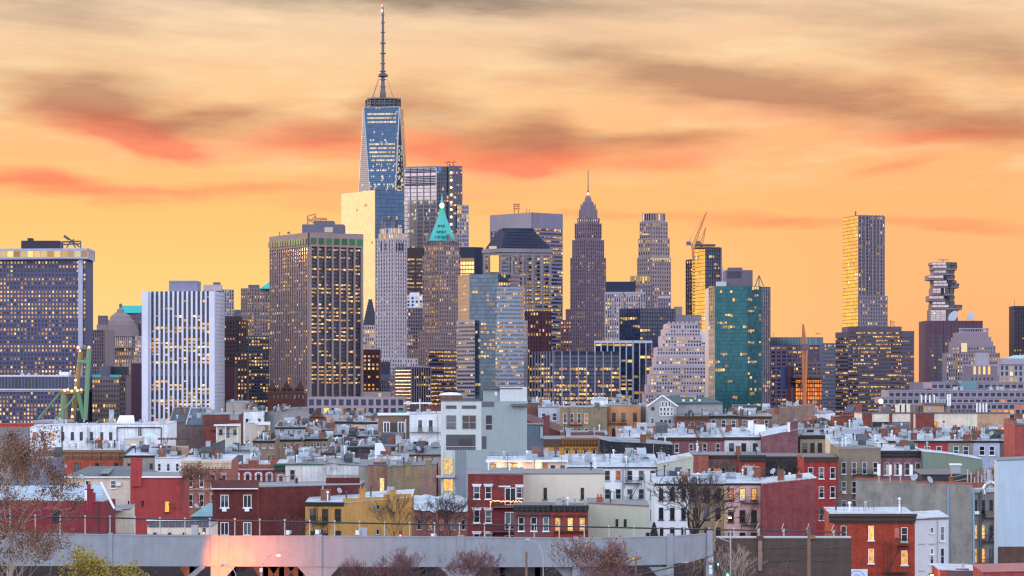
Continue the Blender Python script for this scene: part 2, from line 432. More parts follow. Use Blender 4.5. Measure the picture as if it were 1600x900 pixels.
class Tower(Thing):
    def __init__(s, name, label, d, xr, cat='skyscraper', group=None):
        super().__init__(name, label, cat, d, xr, group); s.wins = []
    def chain(s, pts): return [(s.lx(px, dd), dd) for px, dd in pts]
    def sec(s, pts, yt, yb, st, wall=None, depth=None, ybcell=668, cap=True):
        """one storey block: pts = visible corners left to right (px, metres behind d)"""
        st = st if isinstance(st, list) else [st]*(len(pts)-1)
        ch = s.chain(pts); dref = pts[min(range(len(pts)), key=lambda i: pts[i][1])][1]
        z1 = s.lz(yt, dref); z0 = max(0.0, s.lz(yb, dref)) if yb < 900 else 0.0
        wall = wall or (st[0]['wm'] if st[0] else tmas((0.2, 0.18, 0.2)))
        if depth is None: depth = max(20.0, (ch[-1][0]-ch[0][0])*0.6)
        if len(ch) == 3 and max(pts[0][1], pts[2][1]) > 8:
            back = [(ch[0][0]+ch[2][0]-ch[1][0], ch[0][1]+ch[2][1]-ch[1][1])]
            if pts[0][1] < 1 or pts[2][1] < 1: back = [(ch[2][0], max(ch[0][1], ch[2][1])+depth), (ch[0][0], max(ch[0][1], ch[2][1])+depth)]
        else:
            yb_ = max(c[1] for c in ch)+depth; back = [(ch[-1][0], yb_), (ch[0][0], yb_)]
        poly = ch + back
        s.mb('wall', wall).hexa([(x, y, z0) for x, y in poly], [(x, y, z1) for x, y in poly])
        zc = max(z0, s.lz(ybcell, dref))
        for i, q in enumerate(st):
            if q: s.facade(Face(ch[i], ch[i+1]), zc, z1, q, i)
        return z1
    def cell(s, mb, fc, u0, u1, z0, z1, on):
        fc.quad(mb, u0, u1, z0, z1, 0.12, 0)
        if on:      # the lit ceiling fills the upper part of the pane, blinds and desks cover some of it
            n = 2 if (u1-u0) > 2.2*(z1-z0) else 1
            for k in range(n):
                if n > 1 and R.random() < .25: continue
                a = u0+(u1-u0)*(k+R.uniform(.0, .18))/n; b = u0+(u1-u0)*(k+R.uniform(.8, 1.0))/n
                fc.quad(mb, a, b, z1-(z1-z0)*R.uniform(.45, .95), z1, 0.16, 1)
    def facade(s, fc, z0, z1, q, i):
        sc = s.sc; k = q['k']; nb = q['nb']; nb = nb[min(i, len(nb)-1)] if isinstance(nb, (tuple, list)) else nb
        if nb <= 0: return
        top = q.get('top', 0.0)*sc; fh = q['fh']*sc; H = z1-top-z0
        nf = max(1, int(H/fh)); zt = z1-top
        pf, sf = q.get('pf', 0.3), q.get('sf', 0.4); pd, sd = q.get('pd', 0.6), q.get('sd', 0.4)
        e = q.get('edge', 0.0)*sc; bw = (fc.W-2*e)/nb; wm = q['wm']; sm = q.get('sm', wm); gm = q.get('gm', GD)
        lm = q.get('lm', LIT); L = litgrid(nf, nb, q.get('lit', 0.3), q.get('run', 0.4))
        if q.get('fn'): L = {(f, b) for f in range(nf) for b in range(nb) if q['fn'](f, b, nf, nb, (f, b) in L)}
        if q.get('skip'): L = {(f, b) for f, b in L if f not in q['skip']}
        zf = lambda f: zt-f*fh          # top of floor f, counted from above
        wn = 'wall' if sm is wm else 'pier'
        if k == 'ribbon': nb = int(nb*1.5)
        bw = (fc.W-2*e)/nb
        if k == 'ribbon': L = litgrid(nf, nb, q.get('lit', 0.3), q.get('run', 0.4)) if not q.get('fn') else {(f, b) for f, b in litgrid(nf, nb, q['lit'], q.get('run', .4)) if q['fn'](f, b, nf, nb, True)}
        if k == 'punch':
            g = s.mb('wall', wm)
            for b in range(nb+1):
                pw = bw*pf
                u0 = e+b*bw-pw/2; u1 = u0+pw
                if b == 0: u0 = 0.0
                if b == nb: u1 = fc.W
                fc.box(g, u0, u1, zf(nf), z1, 0.0, pd)
            if top: fc.box(g, 0.0, fc.W, zt, z1, 0.0, pd*1.05)
            g2 = s.mb('wall' if sm is wm else 'spandrel', sm)
            for f in range(nf): fc.box(g2, 0.0, fc.W, zf(f)-fh*sf, zf(f), 0.0, min(sd, pd-.08))
            fc.box(g, 0.0, fc.W, z0-0.5, zf(nf), 0.0, pd)
            for f in range(nf):
                for b in range(nb):
                    s.wins.append((fc, e+(b+.5)*bw, zf(f)-fh*(sf+(1-sf)/2), bw*(1-pf), fh*(1-sf), lm if (f, b) in L else gm))
        elif k == 'ribbon':
            g = s.mb('spandrel' if sm is not wm else 'wall', sm)
            for f in range(nf):
                fc.box(g, 0.0, fc.W, zf(f)-fh*sf, zf(f), 0.0, sd)
                mb = MB()
                for b in range(nb): s.cell(mb, fc, e+b*bw+bw*.03, e+(b+1)*bw-bw*.03, zf(f)-fh, zf(f)-fh*sf, (f, b) in L)
                mb.build('window_band', [gm, lm], s.root)
            if top: fc.box(g, 0.0, fc.W, zt, z1, 0.0, sd*1.1)
            fc.box(g, 0.0, fc.W, z0-0.5, zf(nf), 0.0, sd)
            g = s.mb(wn, wm)
            np_ = q.get('np', 0)
            for b in range(np_+1):
                if np_ == 0: break
                pw = fc.W/np_*pf; u0 = max(0.0, fc.W*b/np_-pw/2); u1 = min(fc.W, fc.W*b/np_+pw/2)
                fc.box(g, u0, u1, zf(nf), z1, 0.0, pd)
        elif k == 'fins':
            g = s.mb(wn, wm); g2 = s.mb('spandrel' if sm is not wm else 'wall', sm)
            for b in range(nb+1):
                pw = bw*pf; u0 = e+b*bw-pw/2; u1 = u0+pw
                if b == 0: u0 = 0.0
                if b == nb: u1 = fc.W
                fc.box(g, u0, u1, zf(nf), z1, 0.0, pd)
            if top: fc.box(g, 0.0, fc.W, zt, z1, 0.0, pd*1.05)
            fc.box(g2, 0.0, fc.W, z0-0.5, zf(nf), 0.0, sd)
            for f in range(nf): fc.box(g2, 0.0, fc.W, zf(f)-fh*sf, zf(f), 0.0, sd)
            for b in range(nb):
                mb = MB()
                for f in range(nf): s.cell(mb, fc, e+(b+pf/2)*bw, e+(b+1-pf/2)*bw, zf(f)-fh, zf(f)-fh*sf, (f, b) in L)
                mb.build('window_strip', [gm, lm], s.root)
        elif k == 'curtain':
            mb = MB()
            for f in range(nf):
                for b in range(nb): s.cell(mb, fc, e+b*bw, e+(b+1)*bw, zf(f)-fh, zf(f)-fh*sf, (f, b) in L)
            mb.build('glass_curtain_wall', [gm, lm], s.root)
            g = s.mb('mullion_grid', sm)
            for f in range(nf+1): fc.box(g, 0.0, fc.W, zf(f)-fh*sf, zf(f), 0.0, sd)
            if top: fc.box(g, 0.0, fc.W, zt, z1, 0.0, sd*1.1)
            nv = q.get('nv', nb)
            for b in range(nv+1):
                if pf <= 0: break
                pw = fc.W/nv*pf; u = fc.W*b/nv
                fc.box(g, max(0, u-pw/2), min(fc.W, u+pw/2), zf(nf), z1, 0.0, pd)
    def done(s):
        """the first 100 windows (the upper ones, nothing in front of them) are parts, the rest one part"""
        s.wins.sort(key=lambda t: -t[2])
        rest = {}
        for i, (fc, u, z, w_, h_, m) in enumerate(s.wins):
            if i < 100:
                link('window', quadmesh(w_, h_, m), s.root, None, fc.pt(u, z, 0.12), fc.rz)
            else:
                rest.setdefault('r', []).append((fc, u, z, w_, h_, m))
        if rest:
            L = rest['r']; mats = []
            for t in L:
                if t[5] not in mats: mats.append(t[5])
            mb = MB()
            for fc, u, z, w_, h_, m in L: fc.quad(mb, u-w_/2, u+w_/2, z-h_/2, z+h_/2, 0.12, mats.index(m))
            mb.build('windows', mats, s.root, 'stuff')
        return s.flush()
# ================================================================ ground
mb = MB(); mb.box(-9000, 9000, -300, 9000, -1.0, 0.0)
o = mb.build('ground', masonry((0.10, 0.10, 0.11), 'stucco', 0.2, 0.9, 6.0)); o['kind'] = 'structure'

# ================================================================ the far skyline
def st(k, wm, nb, fh, lit, pf, sf, **kw):
    d = dict(k=k, wm=wm, nb=nb, fh=fh, lit=lit, pf=pf, sf=sf); d.update(kw); return d
LAV = tmas((0.150, 0.150, 0.235)); LAVL = tmas((0.60, 0.63, 0.70)); DKBR = tmas((0.085, 0.055, 0.06)); DKPU = tmas((0.07, 0.06, 0.085))
WHT = tmas((0.98, 1.0, 1.06)); TAN = tmas((0.42, 0.32, 0.28)); BEI = tmas((0.36, 0.29, 0.27)); STONE = tmas((0.68, 0.60, 0.58))
BRN = tmas((0.20, 0.145, 0.15)); MAU = tmas((0.21, 0.165, 0.20)); PINKG = tmas((0.33, 0.27, 0.30)); GREY = tmas((0.20, 0.20, 0.25)); NAVY = tmas((0.04, 0.05, 0.09))
DKGREY = tmas((0.09, 0.09, 0.12)); MAROON = tmas((0.11, 0.045, 0.055)); PALE = tmas((0.52, 0.49, 0.53))
COPPER = plain((0.035, 0.40, 0.36), 0.5, 0.0, 'green_copper', 0.3); CRAN = plain((0.50, 0.16, 0.06), 0.5, 0.0, 'crane_orange')
REDL = lamp('red_beacon', (1.0, 0.05, 0.02), 6.0); WARM = lamp('warm_lantern', (1.0, 0.62, 0.22), 6.0)
def beacon(T, px, py, dd=0, r=0.9, m=None):
    b = MB(); x, y, z = T.p(px, py, dd); b.lathe(x, y, [(r*.6, z-r), (r, z-.3*r), (r, z+.3*r), (r*.5, z+r)], 8); b.build('beacon', m or REDL, T.root)

# --- broad window-grid tower at the left edge
T = Tower('office_tower', 'broad lavender grid office tower with lit crown at the left edge', 2200, 0)
g = st('punch', LAV, (36, 3), 6.55, 0.62, .50, .50, pd=.8, sd=.8, top=2, run=.2)
T.sec([(-60, 8), (135, 0), (145.5, 40)], 403, 905, [g, None], depth=50)
T.bx('wall', LAVL, 122, 129, 403, 660, -1.6, 1.6)
T.sec([(-62, 6), (137, -3), (147, 38)], 388, 404, st('punch', LAVL, (19, 4), 12.0, .85, .14, .12, pd=.7, sd=.7, top=2.5, run=.9), depth=55)
T.bx('wall', LAVL, -62, 138, 401.5, 404, -4.2, 2)
T.bx('roof_plant_room', DKPU, 33, 92, 376, 388, 12, 22, True); T.bx('roof_plant_room', DKPU, 43, 50, 372, 377, 14, 8, True)
r = MB()
for a, b in (((95, 387), (97, 378)), ((97, 378), (126, 377)), ((126, 377), (126, 388)), ((97, 382), (126, 381)), ((104, 387), (110, 378)), ((118, 387), (112, 378)), ((101, 369), (112, 376)), ((112, 376), (124, 386)), ((108, 380), (116, 374))):
    r.tube(T.p(*a, 12), T.p(*b, 12), .55)
r.tube(T.p(100, 368.5, 12), T.p(108, 374, 12), 1.0); r.build('window_washing_rig', METAL, T.root)
T.done()
T = Tower('ferry_terminal', 'low dark glass terminal with two white bands under the broad lavender tower', 2050, 50, 'terminal')
T.sec([(-40, 0), (107, 0), (146, 60)], 586, 612, st('curtain', LAVL, (28, 7), 20, 0.0, .05, .02, gm=GN, nv=(28), sd=.3, pd=.4, top=3.0), depth=60)
T.bx('cornice', WHT, -40, 108, 586, 588.5, -1.2, 2); T.bx('cornice', WHT, -40, 108, 607.5, 609.5, -1.2, 2)
T.bx('roof_unit', WHITEP, 92, 107, 581, 586, 6, 12, True)
for q in (34, 44, 55): T.bx('roof_unit', GREYM, q-2, q+3, 583, 586, 6, 5, True)
T.sec([(-40, 1), (107, 1), (146, 61)], 609.5, 905, [st('punch', LAV, (27, 6), 6.4, .6, .5, .5, pd=.7, sd=.7, run=.2), None], depth=60)
T.done()

# --- old stone buildings between the left towers
T = Tower('apartment_tower', 'plain brown brick tower with stepped top beside the domed tower', 2500, 158)
T.sec([(145, 12), (163, 0), (178, 16)], 515, 905, [st('punch', MAU, 5, 5.2, .12, .5, .4), st('punch', BEI, 4, 5.2, 0.02, .9, .8)], depth=30)
T.bx('roof_plant_room', BEI, 151, 166, 507, 516, 3, 14, True); T.bx('roof_plant_room', MAU, 153, 166, 493, 508, 6, 12, True)
T.done()
T = Tower('domed_tower', 'old stone tower with stepped dome and statue on its peak', 2620, 188)
T.sec([(176, 12), (205, 0), (214, 16)], 524, 905, [st('punch', BEI, 8, 6.0, .55, .4, .4, top=6), st('punch', BEI, 3, 6, .2, .4, .4)])
T.bx('cornice', BEI, 174, 207, 541, 543.5, -2, 8); T.bx('cornice', BEI, 174, 207, 523, 525.5, -2, 8)
for q in range(9): T.bx('column', STONE, 180+q*3.0, 181.4+q*3.0, 526, 540, -1.4, 1.2)
c = MB(); cx, cy = T.lx(188, 12), 14
zz = lambda py: T.lz(py, 12)
c.lathe(cx, cy, [(15.5, zz(526)), (15.5, zz(516)), (14, zz(515)), (14, zz(508)), (12.2, zz(507)), (11.5, zz(501)), (9.5, zz(499)), (8.6, zz(494)), (5.5, zz(490)), (3.4, zz(488)), (3.2, zz(484)), (1.4, zz(482)), (1.2, zz(479))], 16)
c.build('dome', BEI, T.root)
b = MB(); b.lathe(cx, cy, [(.7, zz(480)), (1.5, zz(478)), (1.2, zz(475)), (.3, zz(474))], 8); b.build('statue', METAL, T.root)
T.done()
T = Tower('office_block', 'stone block under a teal copper mansard roof behind the domed tower', 2900, 205)
T.sec([(180, 6), (224, 0)], 488, 905, st('punch', MAU, 13, 5.5, .25, .5, .5))
h = T.mb('mansard_roof', COPPER); h.hexa([T.p(184, 489, 0), T.p(226, 489, 0), T.p(226, 489, 30), T.p(184, 489, 30)], [T.p(189, 477.5, 4), T.p(224, 477.5, 4), T.p(224, 477.5, 26), T.p(189, 477.5, 26)])
T.sec([(178, -2), (216, -4)], 502, 905, st('punch', MAU, 10, 5.5, .2, .55, .5), depth=4)
T.done()
T = Tower('stone_building', 'pale stone slab with lit windows squeezed left of the white striped tower', 2300, 215, 'building')
T.sec([(211, 0), (224, 0)], 525, 905, st('punch', STONE, 4, 5.6, .35, .5, .45)); T.done()
T = Tower('stone_building', 'low beige office building with teal cornice and grey roof room', 2100, 170, 'building')
T.sec([(144, 0), (186, 0), (195, 16)], 588, 905, [st('punch', BEI, 10, 7.6, .22, .38, .42, top=2.5), st('punch', BEI, 3, 7.6, .1, .4, .4)], depth=40)
T.bx('cornice', COPPER, 144, 158, 585.5, 589.5, -1, 3); T.bx('cornice', COPPER, 172, 187, 585.5, 589.5, -1, 3)
T.bx('roof_plant_room', GREY, 155, 172, 572, 590, -.5, 18, True); T.bx('roof_plant_room', DKGREY, 168, 196, 573, 586, 6, 18, True)
T.done()
T = Tower('stone_building', 'tan brick building with lit square windows behind the teal cornice', 2180, 195, 'building')
T.sec([(178, 0), (207, 0)], 577, 905, st('punch', BEI, 7, 6.2, .5, .55, .5)); T.done()
T = Tower('windowless_block', 'plain purple brown windowless slab left of the white striped tower', 2080, 214, 'building')
T.sec([(205, 0), (222, 0)], 568, 905, [None], wall=tmas((0.13, 0.07, 0.10)))
for f in range(16): T.bx('spandrel', tmas((0.15, 0.08, 0.11)), 205, 222, 571+f*6, 571.4+f*6, -.25, .3)
T.done()

# --- white striped tower
T = Tower('striped_tower', 'white office tower with bold vertical fins over dark lit windows', 2000, 280)
WF = tmas((1.0, 1.04, 1.08))
def notmech(f, b, nf, nb, on): return on and not (f == 0 or 19 <= f <= 22)
T.sec([(222, 6), (335, 0), (351, 42)], 455, 905, [st('fins', WF, 14, 6.0, .42, .40, .22, pd=1.0, sd=.2, sm=DKGREY, edge=6, fn=notmech, gm=GN), None], depth=45, wall=WF)
T.bx('wall', WF, 222, 231, 455, 668, -1.1, 7); T.bx('wall', WF, 326.5, 335.2, 455, 668, -1.1, 3)
fc = Face((T.lx(222, 6), 6), (T.lx(335), 0)); fc.box(T.mb('machine_floor_panel', GREY), 4, fc.W-4, T.lz(588), T.lz(577), 0, .5)
for f in range(34): 
    q = Face((T.lx(335), 0), (T.lx(351, 42), 42)); q.box(T.mb('panel_joint', LAVL), .5, q.W, T.lz(461+f*6.1), T.lz(460.4+f*6.1), 0, .15)
T.bx('roof_plant_room', tmas((0.34, 0.34, 0.42)), 264, 308, 439, 456, 8, 24, True)
T.bx('roof_plant_room', tmas((0.50, 0.50, 0.56)), 264, 308, 438.4, 440, 7.5, 25, True)
T.done()
T = Tower('grey_tower', 'slim pale grey tower with roof machinery peeping behind the white striped tower', 2700, 340)
T.sec([(318, 4), (346, 0), (365, 10)], 452, 905, [st('ribbon', STONE, 6, 5.5, .1, .3, .45), st('fins', PALE, 5, 5, .12, .45, .25, gm=GN)])
T.bx('roof_plant_room', STONE, 318, 345, 445, 453, 3, 14, True); T.bx('antenna', METAL, 333, 344, 441, 445, 6, 3)
T.done()
T = Tower('glass_block', 'small blue glass block low between striped tower and tan tower', 2950, 372, 'building')
T.sec([(362, 0), (384, 0)], 484, 905, st('curtain', LAV, 6, 5, .05, .06, .2, gm=GP)); T.done()
T = Tower('brick_tower', 'dark brown brick tower with few lit windows right of the striped tower', 2350, 365)
T.sec([(350, 0), (372, -3), (384, 8)], 500, 905, [st('punch', DKBR, 5, 6.2, .12, .55, .5), st('punch', DKBR, 3, 6, .3, .5, .5)])
T.bx('roof_plant_room', DKBR, 352, 377, 494, 501, 3, 10, True); T.done()
T = Tower('brick_tower', 'lower reddish brown block beside the foot of the white striped tower', 2150, 357, 'building')
T.sec([(350, 0), (366, 0)], 573, 905, [None], wall=tmas((0.12, 0.05, 0.07))); T.done()
T = Tower('stone_tower', 'tan stone tower of lit window columns left of the green topped tower', 2750, 400)
T.sec([(377, 8), (397, 0), (430, 14)], 450, 905, [st('fins', BEI, 6, 5.3, .5, .5, .35), st('fins', BEI, 8, 5.3, .45, .55, .35)])
T.bx('roof_plant_room', MAU, 388, 404, 445, 451, 5, 10, True)
h = T.mb('roof', COPPER); h.hexa([T.p(405, 451, 3), T.p(430, 451, 3), T.p(430, 451, 25), T.p(405, 451, 25)], [T.p(420, 441, 8), T.p(430, 441, 8), T.p(430, 441, 20), T.p(420, 441, 20)])
T.done()
T = Tower('grey_office_block', 'dark grey striped office block with many lit rows under the tan tower', 2300, 400, 'building')
T.sec([(384, 0), (424, 0)], 525, 905, st('fins', DKGREY, 9, 5.2, .55, .28, .35)); T.done()
T = Tower('brick_tower', 'narrow brown block with orange windows at the foot of the tan tower', 2250, 378, 'building')
T.sec([(366, 0), (386, 0)], 550, 905, st('punch', DKBR, 4, 5.8, .35, .5, .5)); T.done()

# --- big brown tower with the green lit top floor
T = Tower('brown_tower', 'massive brown office tower with green lit top floor and tan piers', 2000, 482)
T.sec([(422, 62), (482, 0), (566, 26)], 363, 905,
      [st('fins', TAN, 17, 6.15, .25, .40, .30, pd=.55, sd=.1, sm=DKBR, gm=GBZ, top=22, edge=1.5, run=.2), st('fins', TAN, 7, 6.15, .66, .20, .46, pd=1.3, sd=.1, sm=DKPU, gm=GD, top=22, edge=2.5, run=.55)], depth=60)
T.flush()
for i, fc in ((0, Face((T.lx(422, 62), 62), (T.lx(482), 0))), (1, Face((T.lx(482), 0), (T.lx(566, 26), 26)))):
    n = (15, 7)[i]; bw = fc.W/n
    for b in range(n): 
        q = MB(); fc.quad(q, b*bw+bw*.16, (b+1)*bw-bw*.16, T.lz(381), T.lz(371.5), 1.75, 0); q.build('green_window', LITG, T.root)
T.bx('roof_plant_room', GREY, 472, 537, 350.5, 364, 30, 22, True); T.bx('roof_plant_room', GREY, 490, 521, 345, 351, 32, 18, True); T.bx('plant_room_window', LITC, 507, 520, 355, 363, 29.6, .3, True)
r = MB()
for a, b in (((480, 350), (480, 338)), ((492, 350), (492, 334)), ((480, 338), (492, 334)), ((480, 344), (510, 343)), ((492, 334), (494, 341)), ((494, 341), (510, 341)), ((510, 350), (510, 341)), ((501, 350), (501, 342)), ((480, 350), (492, 338)), ((492, 350), (480, 340))):
    r.tube(T.p(*a, 34), T.p(*b, 34), .35)
r.build('roof_frame', CRAN, T.root)
T.bx('antenna', METAL, 436, 437, 362, 369, 40, 1); T.bx('antenna', METAL, 449, 453, 362, 365, 30, 2)
T.done()
T = Tower('podium', 'wide pale podium with a row of big square windows below the brown tower', 1950, 556, 'building')
T.sec([(481, 0), (632, 0)], 620, 905, st('punch', tmas((0.50, 0.40, 0.40)), 13, 13.5, .1, .34, .30, pd=1.0, sd=1.0, gm=GN, fn=lambda f, b, nf, nb, on: f > 0 and R.random() < .4), depth=40)
T.bx('roof_plant_room', BEI, 568, 610, 612, 621, 6, 18, True); T.bx('plant_room_window', LITC, 591, 596, 614, 620, 5.6, .3, True)
T.done()

# --- tall tapering glass tower with the mast
T = Tower('glass_tower', 'tallest tower, blue tapering glass with ring and tall mast on top', 3300, 597)
zt, zb = T.lz(167, 0), 0.0
Lx = lambda px: T.lx(px, 0)
tl, tr = Vector((Lx(568), 6, zt)), Vector((Lx(624), 0, zt)); W = (tr-tl).length
tb1 = tr+Vector((2.5, W*.9, 0)); tb0 = tl+Vector((2.5, W*.9, 0))
f = Vector((Lx(603), -16, zb)); l = Vector((Lx(540), 22, zb)); rr = Vector((Lx(654), 26, zb)); bk = Vector((Lx(600), 66, zb))
core = T.mb('wall', DKGREY)
for tri in ((tl, tr, f), (l, tl, f), (tr, rr, f), (tr, tb1, rr), (tl, l, tb0), (tb0, tb1, bk), (l, bk, tb0), (rr, tb1, bk)): core.poly([tri[2], tri[1], tri[0]] if tri[0] is l else [tri[2], tri[1], tri[0]])
core.poly([tl, tr, tb1, tb0])
def patch(T, bl, br, tl, tr, nf, nb, gm, lm, fn, off, name='glass_curtain_wall', gap=.12):
    """glass facet between two slanting edges, split into floors and bays"""
    g = MB(); nrm = (br-bl).cross(tl-bl) if (br-bl).length > .1 else (tr-bl).cross(tl-bl); nrm.normalize()
    for f_ in range(nf):
        a0, a1 = f_/nf, (f_+1-gap)/nf
        L0, R0 = tl.lerp(bl, a0), tr.lerp(br, a0); L1, R1 = tl.lerp(bl, a1), tr.lerp(br, a1)
        k = nb
        for b_ in range(k):
            g.poly([L1.lerp(R1, b_/k)+nrm*off, L1.lerp(R1, (b_+1)/k)+nrm*off, L0.lerp(R0, (b_+1)/k)+nrm*off, L0.lerp(R0, b_/k)+nrm*off], 1 if fn(f_, b_) else 0)
    return g.build(name, [gm, lm], T.root)
def wtc(f_, b_):
    if 3 <= f_ <= 8: return f_ % 2 == 1 and b_ not in (0, 1, 22, 23) and R.random() < .95
    if 9 <= f_ <= 16: return R.random() < .06
    if 18 <= f_ <= 27: return f_ % 2 == 0 and b_ not in (0, 1, 22, 23) and R.random() < .93
    return R.random() < (.42 if f_ in (31, 34, 38, 39) else .06)
patch(T, f, f, tl, tr, 150, 24, GB, LITC, wtc, .5)
patch(T, l, f, tl, tl, 150, 10, GSIL, LITC, lambda a, b: R.random() < .03, .5)
patch(T, f, rr, tr, tr, 150, 10, GB, LITC, lambda a, b: a > 18 and R.random() < .28, .5)
patch(T, rr, rr, tr, tb1, 150, 10, GB, LITC, lambda a, b: R.random() < .05, .5)
e = T.mb('edge_trim', GREYM)
for a, b in ((tl, f), (tr, f), (tl, l), (tr, rr), (tl, tr)): e.tube(a, b, .75)
cx, cy = Lx(597), 22
q = MB(); zz = lambda py: T.lz(py, 22)
for ya, yb, r_ in ((155, 157, 19.5), (159, 160.5, 18.6), (163, 164.5, 18.6)):
    q.lathe(cx, cy, [(r_, zz(yb)), (r_, zz(ya)), (r_-1.5, zz(ya)), (r_-1.5, zz(yb))], 28)
q.lathe(cx, cy, [(16.5, zz(167)), (16.5, zz(158)), (15.5, zz(158)), (15.5, zz(167))], 28)
for j in range(22):
    a = j/22*6.283; q.tube((cx+19*math.cos(a), cy+19*math.sin(a), zz(167)), (cx+19*math.cos(a), cy+19*math.sin(a), zz(153.5+(j*7 % 5)*.4)), .55)
q.build('communication_ring', METAL, T.root)
q = MB(); q.lathe(cx, cy, [(3.0, zz(166)), (3.4, zz(146)), (2.6, zz(140)), (2.0, zz(128)), (1.9, zz(112)), (1.7, zz(100)), (1.6, zz(66)), (1.4, zz(50)), (1.25, zz(32)), (.9, zz(16)), (.4, zz(7))], 8)
for yy, r_ in ((152, 3.6), (136, 3.0), (125, 3.4), (112, 3.6), (100, 3.0), (84, 3.4), (68, 3.4), (51, 2.6), (36, 2.3), (24, 1.8)): q.lathe(cx, cy, [(r_, zz(yy)), (r_, zz(yy-1.2))], 8)
q.lathe(cx, cy, [(2.2, zz(121)), (5.6, zz(119.5)), (5.8, zz(117.5)), (3.0, zz(114))], 12)
q.build('mast', METAL, T.root)
for sx in (-1, 1):
    for k in (0, 1): T.mb('stay_cable', METAL).tube((cx+sx*4, cy, zz(121)), (cx+sx*(12.5), cy+(k*2-1)*6, zz(158)), .22)
beacon(T, 597, 8.5, 22, .9); beacon(T, 597, 17, 22, 1.1, WARM)
T.done()
# --- mirror glass tower in front of it
T = Tower('glass_tower', 'pale mirror glass tower glowing gold on its left face below the tallest tower', 3100, 586)
T.sec([(533.5, 60), (586, 0), (631, 12)], 297, 905, [st('curtain', GREYM, 18, 6.6, 0.01, .02, .04, gm=GM, sd=.14, pd=.14), st('curtain', NAVY, 14, 6.6, .04, .04, .08, gm=GB, lm=LITC, sd=.2, pd=.2)])
T.done()
# --- grey louvred tower with construction hoist
T = Tower('tower_under_construction', 'grey louvred glass tower with hoist and roof cranes right of the tallest tower', 3200, 683)
T.sec([(631, 16), (683, 0)], 259, 905, st('curtain', tmas((0.42, 0.38, 0.38)), 24, 6.4, .10, .10, .18, gm=GSIL, lm=LITC, nv=5, pd=.9, sd=.5, top=2, fn=lambda f, b, nf, nb, on: on and f > 6))
T.sec([(683, 0), (701, 2)], 260, 905, st('curtain', NAVY, 5, 6.4, .15, .06, .12, gm=GN, sd=.3)); T.sec([(701, 2), (722, 8)], 259, 905, st('ribbon', LAV, 6, 6.4, .25, .1, .4, gm=GN))
T.sec([(714, 4), (732, 8)], 320, 905, st('punch', PALE, 5, 6.4, .2, .3, .35, gm=GN))
fc = Face((T.lx(631, 16), 16), (T.lx(683), 0)); lv = T.mb('louvre', DKGREY)
for yy in [263+2.4*k for k in range(3)] + [275+2.6*k for k in range(6)]: fc.box(lv, 2, fc.W-2, T.lz(yy+1.5), T.lz(yy), .5, 1.1)
h = T.mb('hoist_frame', METAL)
for px in (702, 708): h.tube(T.p(px, 380, -4), T.p(px, 256, -4), .7)
for k in range(20): h.tube(T.p(702, 260+k*6, -4), T.p(708, 266+k*6, -4), .35)
for k in range(10): beacon(T, 705, 270+k*11.5, -5, 1.1, WARM)
r = T.mb('roof_crane', CRAN)
for px in (699, 708): r.tube(T.p(px, 260, 4), T.p(px, 253, 4), .5); r.tube(T.p(px-5, 253.5, 4), T.p(px+6, 253, 4), .5); r.tube(T.p(px, 251.5, 4), T.p(px+6, 253, 4), .3)
T.bx('blue_netting', plain((0.02, 0.20, 0.55), .7, 0, 'netting'), 684, 690, 261, 268, -1, .6)
T.done()

# --- white stone deco tower
T = Tower('art_deco_tower', 'white stone art deco tower with lit crown and steel frame on top', 2650, 612)
T.sec([(587, 18), (616, 0), (635, 12)], 372, 905, [st('fins', STONE, 7, 6.0, .10, .52, .42, pd=.9, gm=GD, lm=LITC), st('fins', STONE, 5, 6.0, .08, .5, .42, pd=.9, gm=GD, lm=LITC)])
T.sec([(592, 18), (615, 3), (631, 12)], 364, 373, [st('punch', STONE, 6, 8, .9, .35, .2), st('punch', STONE, 5, 8, .8, .35, .2)])
T.sec([(594, 18), (614, 4), (628, 12)], 356, 365, [st('punch', STONE, 6, 8, .95, .3, .15, lm=LITC), st('punch', STONE, 4, 8, .9, .3, .15, lm=LITC)])
for k in range(3):   # arched tall openings under the crown
    for a, x in ((0, 596+k*7), (1, 620+k*4.6)): T.bx('arched_opening', DKGREY, x-1.4, x+1.4 - a*.5, 379, 392, -1.2 + (8-k*4 if a == 0 else 2+k*2.5) + (4 if a == 0 else 0), .8)
r = T.mb('roof_frame', METAL)
for a, b in (((598, 356), (598, 341)), ((616, 356), (616, 338)), ((598, 341), (616, 340)), ((598, 345), (616, 344)), ((598, 341), (607, 345)), ((616, 340), (607, 345)), ((602, 356), (602, 341)), ((613, 356), (613, 340))): r.tube(T.p(*a, 12), T.p(*b, 12), .6)
T.sec([(590, 0), (612, -6), (652, 8)], 560, 905, [st('fins', STONE, 6, 6, .12, .5, .4), st('punch', STONE, 10, 6, .2, .5, .4)])
T.sec([(622, -10), (661, -4)], 572, 905, st('punch', STONE, 10, 8, .25, .45, .4), depth=14)
T.done()
T = Tower('pyramid_tower', 'narrow tower with dark grey stepped pyramid roof beside the brown tower', 2800, 577)
T.sec([(567, 4), (588, 0)], 508, 905, st('punch', STONE, 6, 6, .35, .45, .4))
q = T.mb('pyramid_roof', tmas((0.10, 0.10, 0.13)))
for k in range(9):
    h0, h1 = k/9, (k+1)/9; y0, y1 = 509-h0*42, 509-h1*42; w0 = 11.0*(1-h0*.82); cxp = 577.5
    q.box(T.lx(cxp-w0), T.lx(cxp+w0), 14-w0*.55, 14+w0*.55, T.lz(y0), T.lz(y1))
T.done()
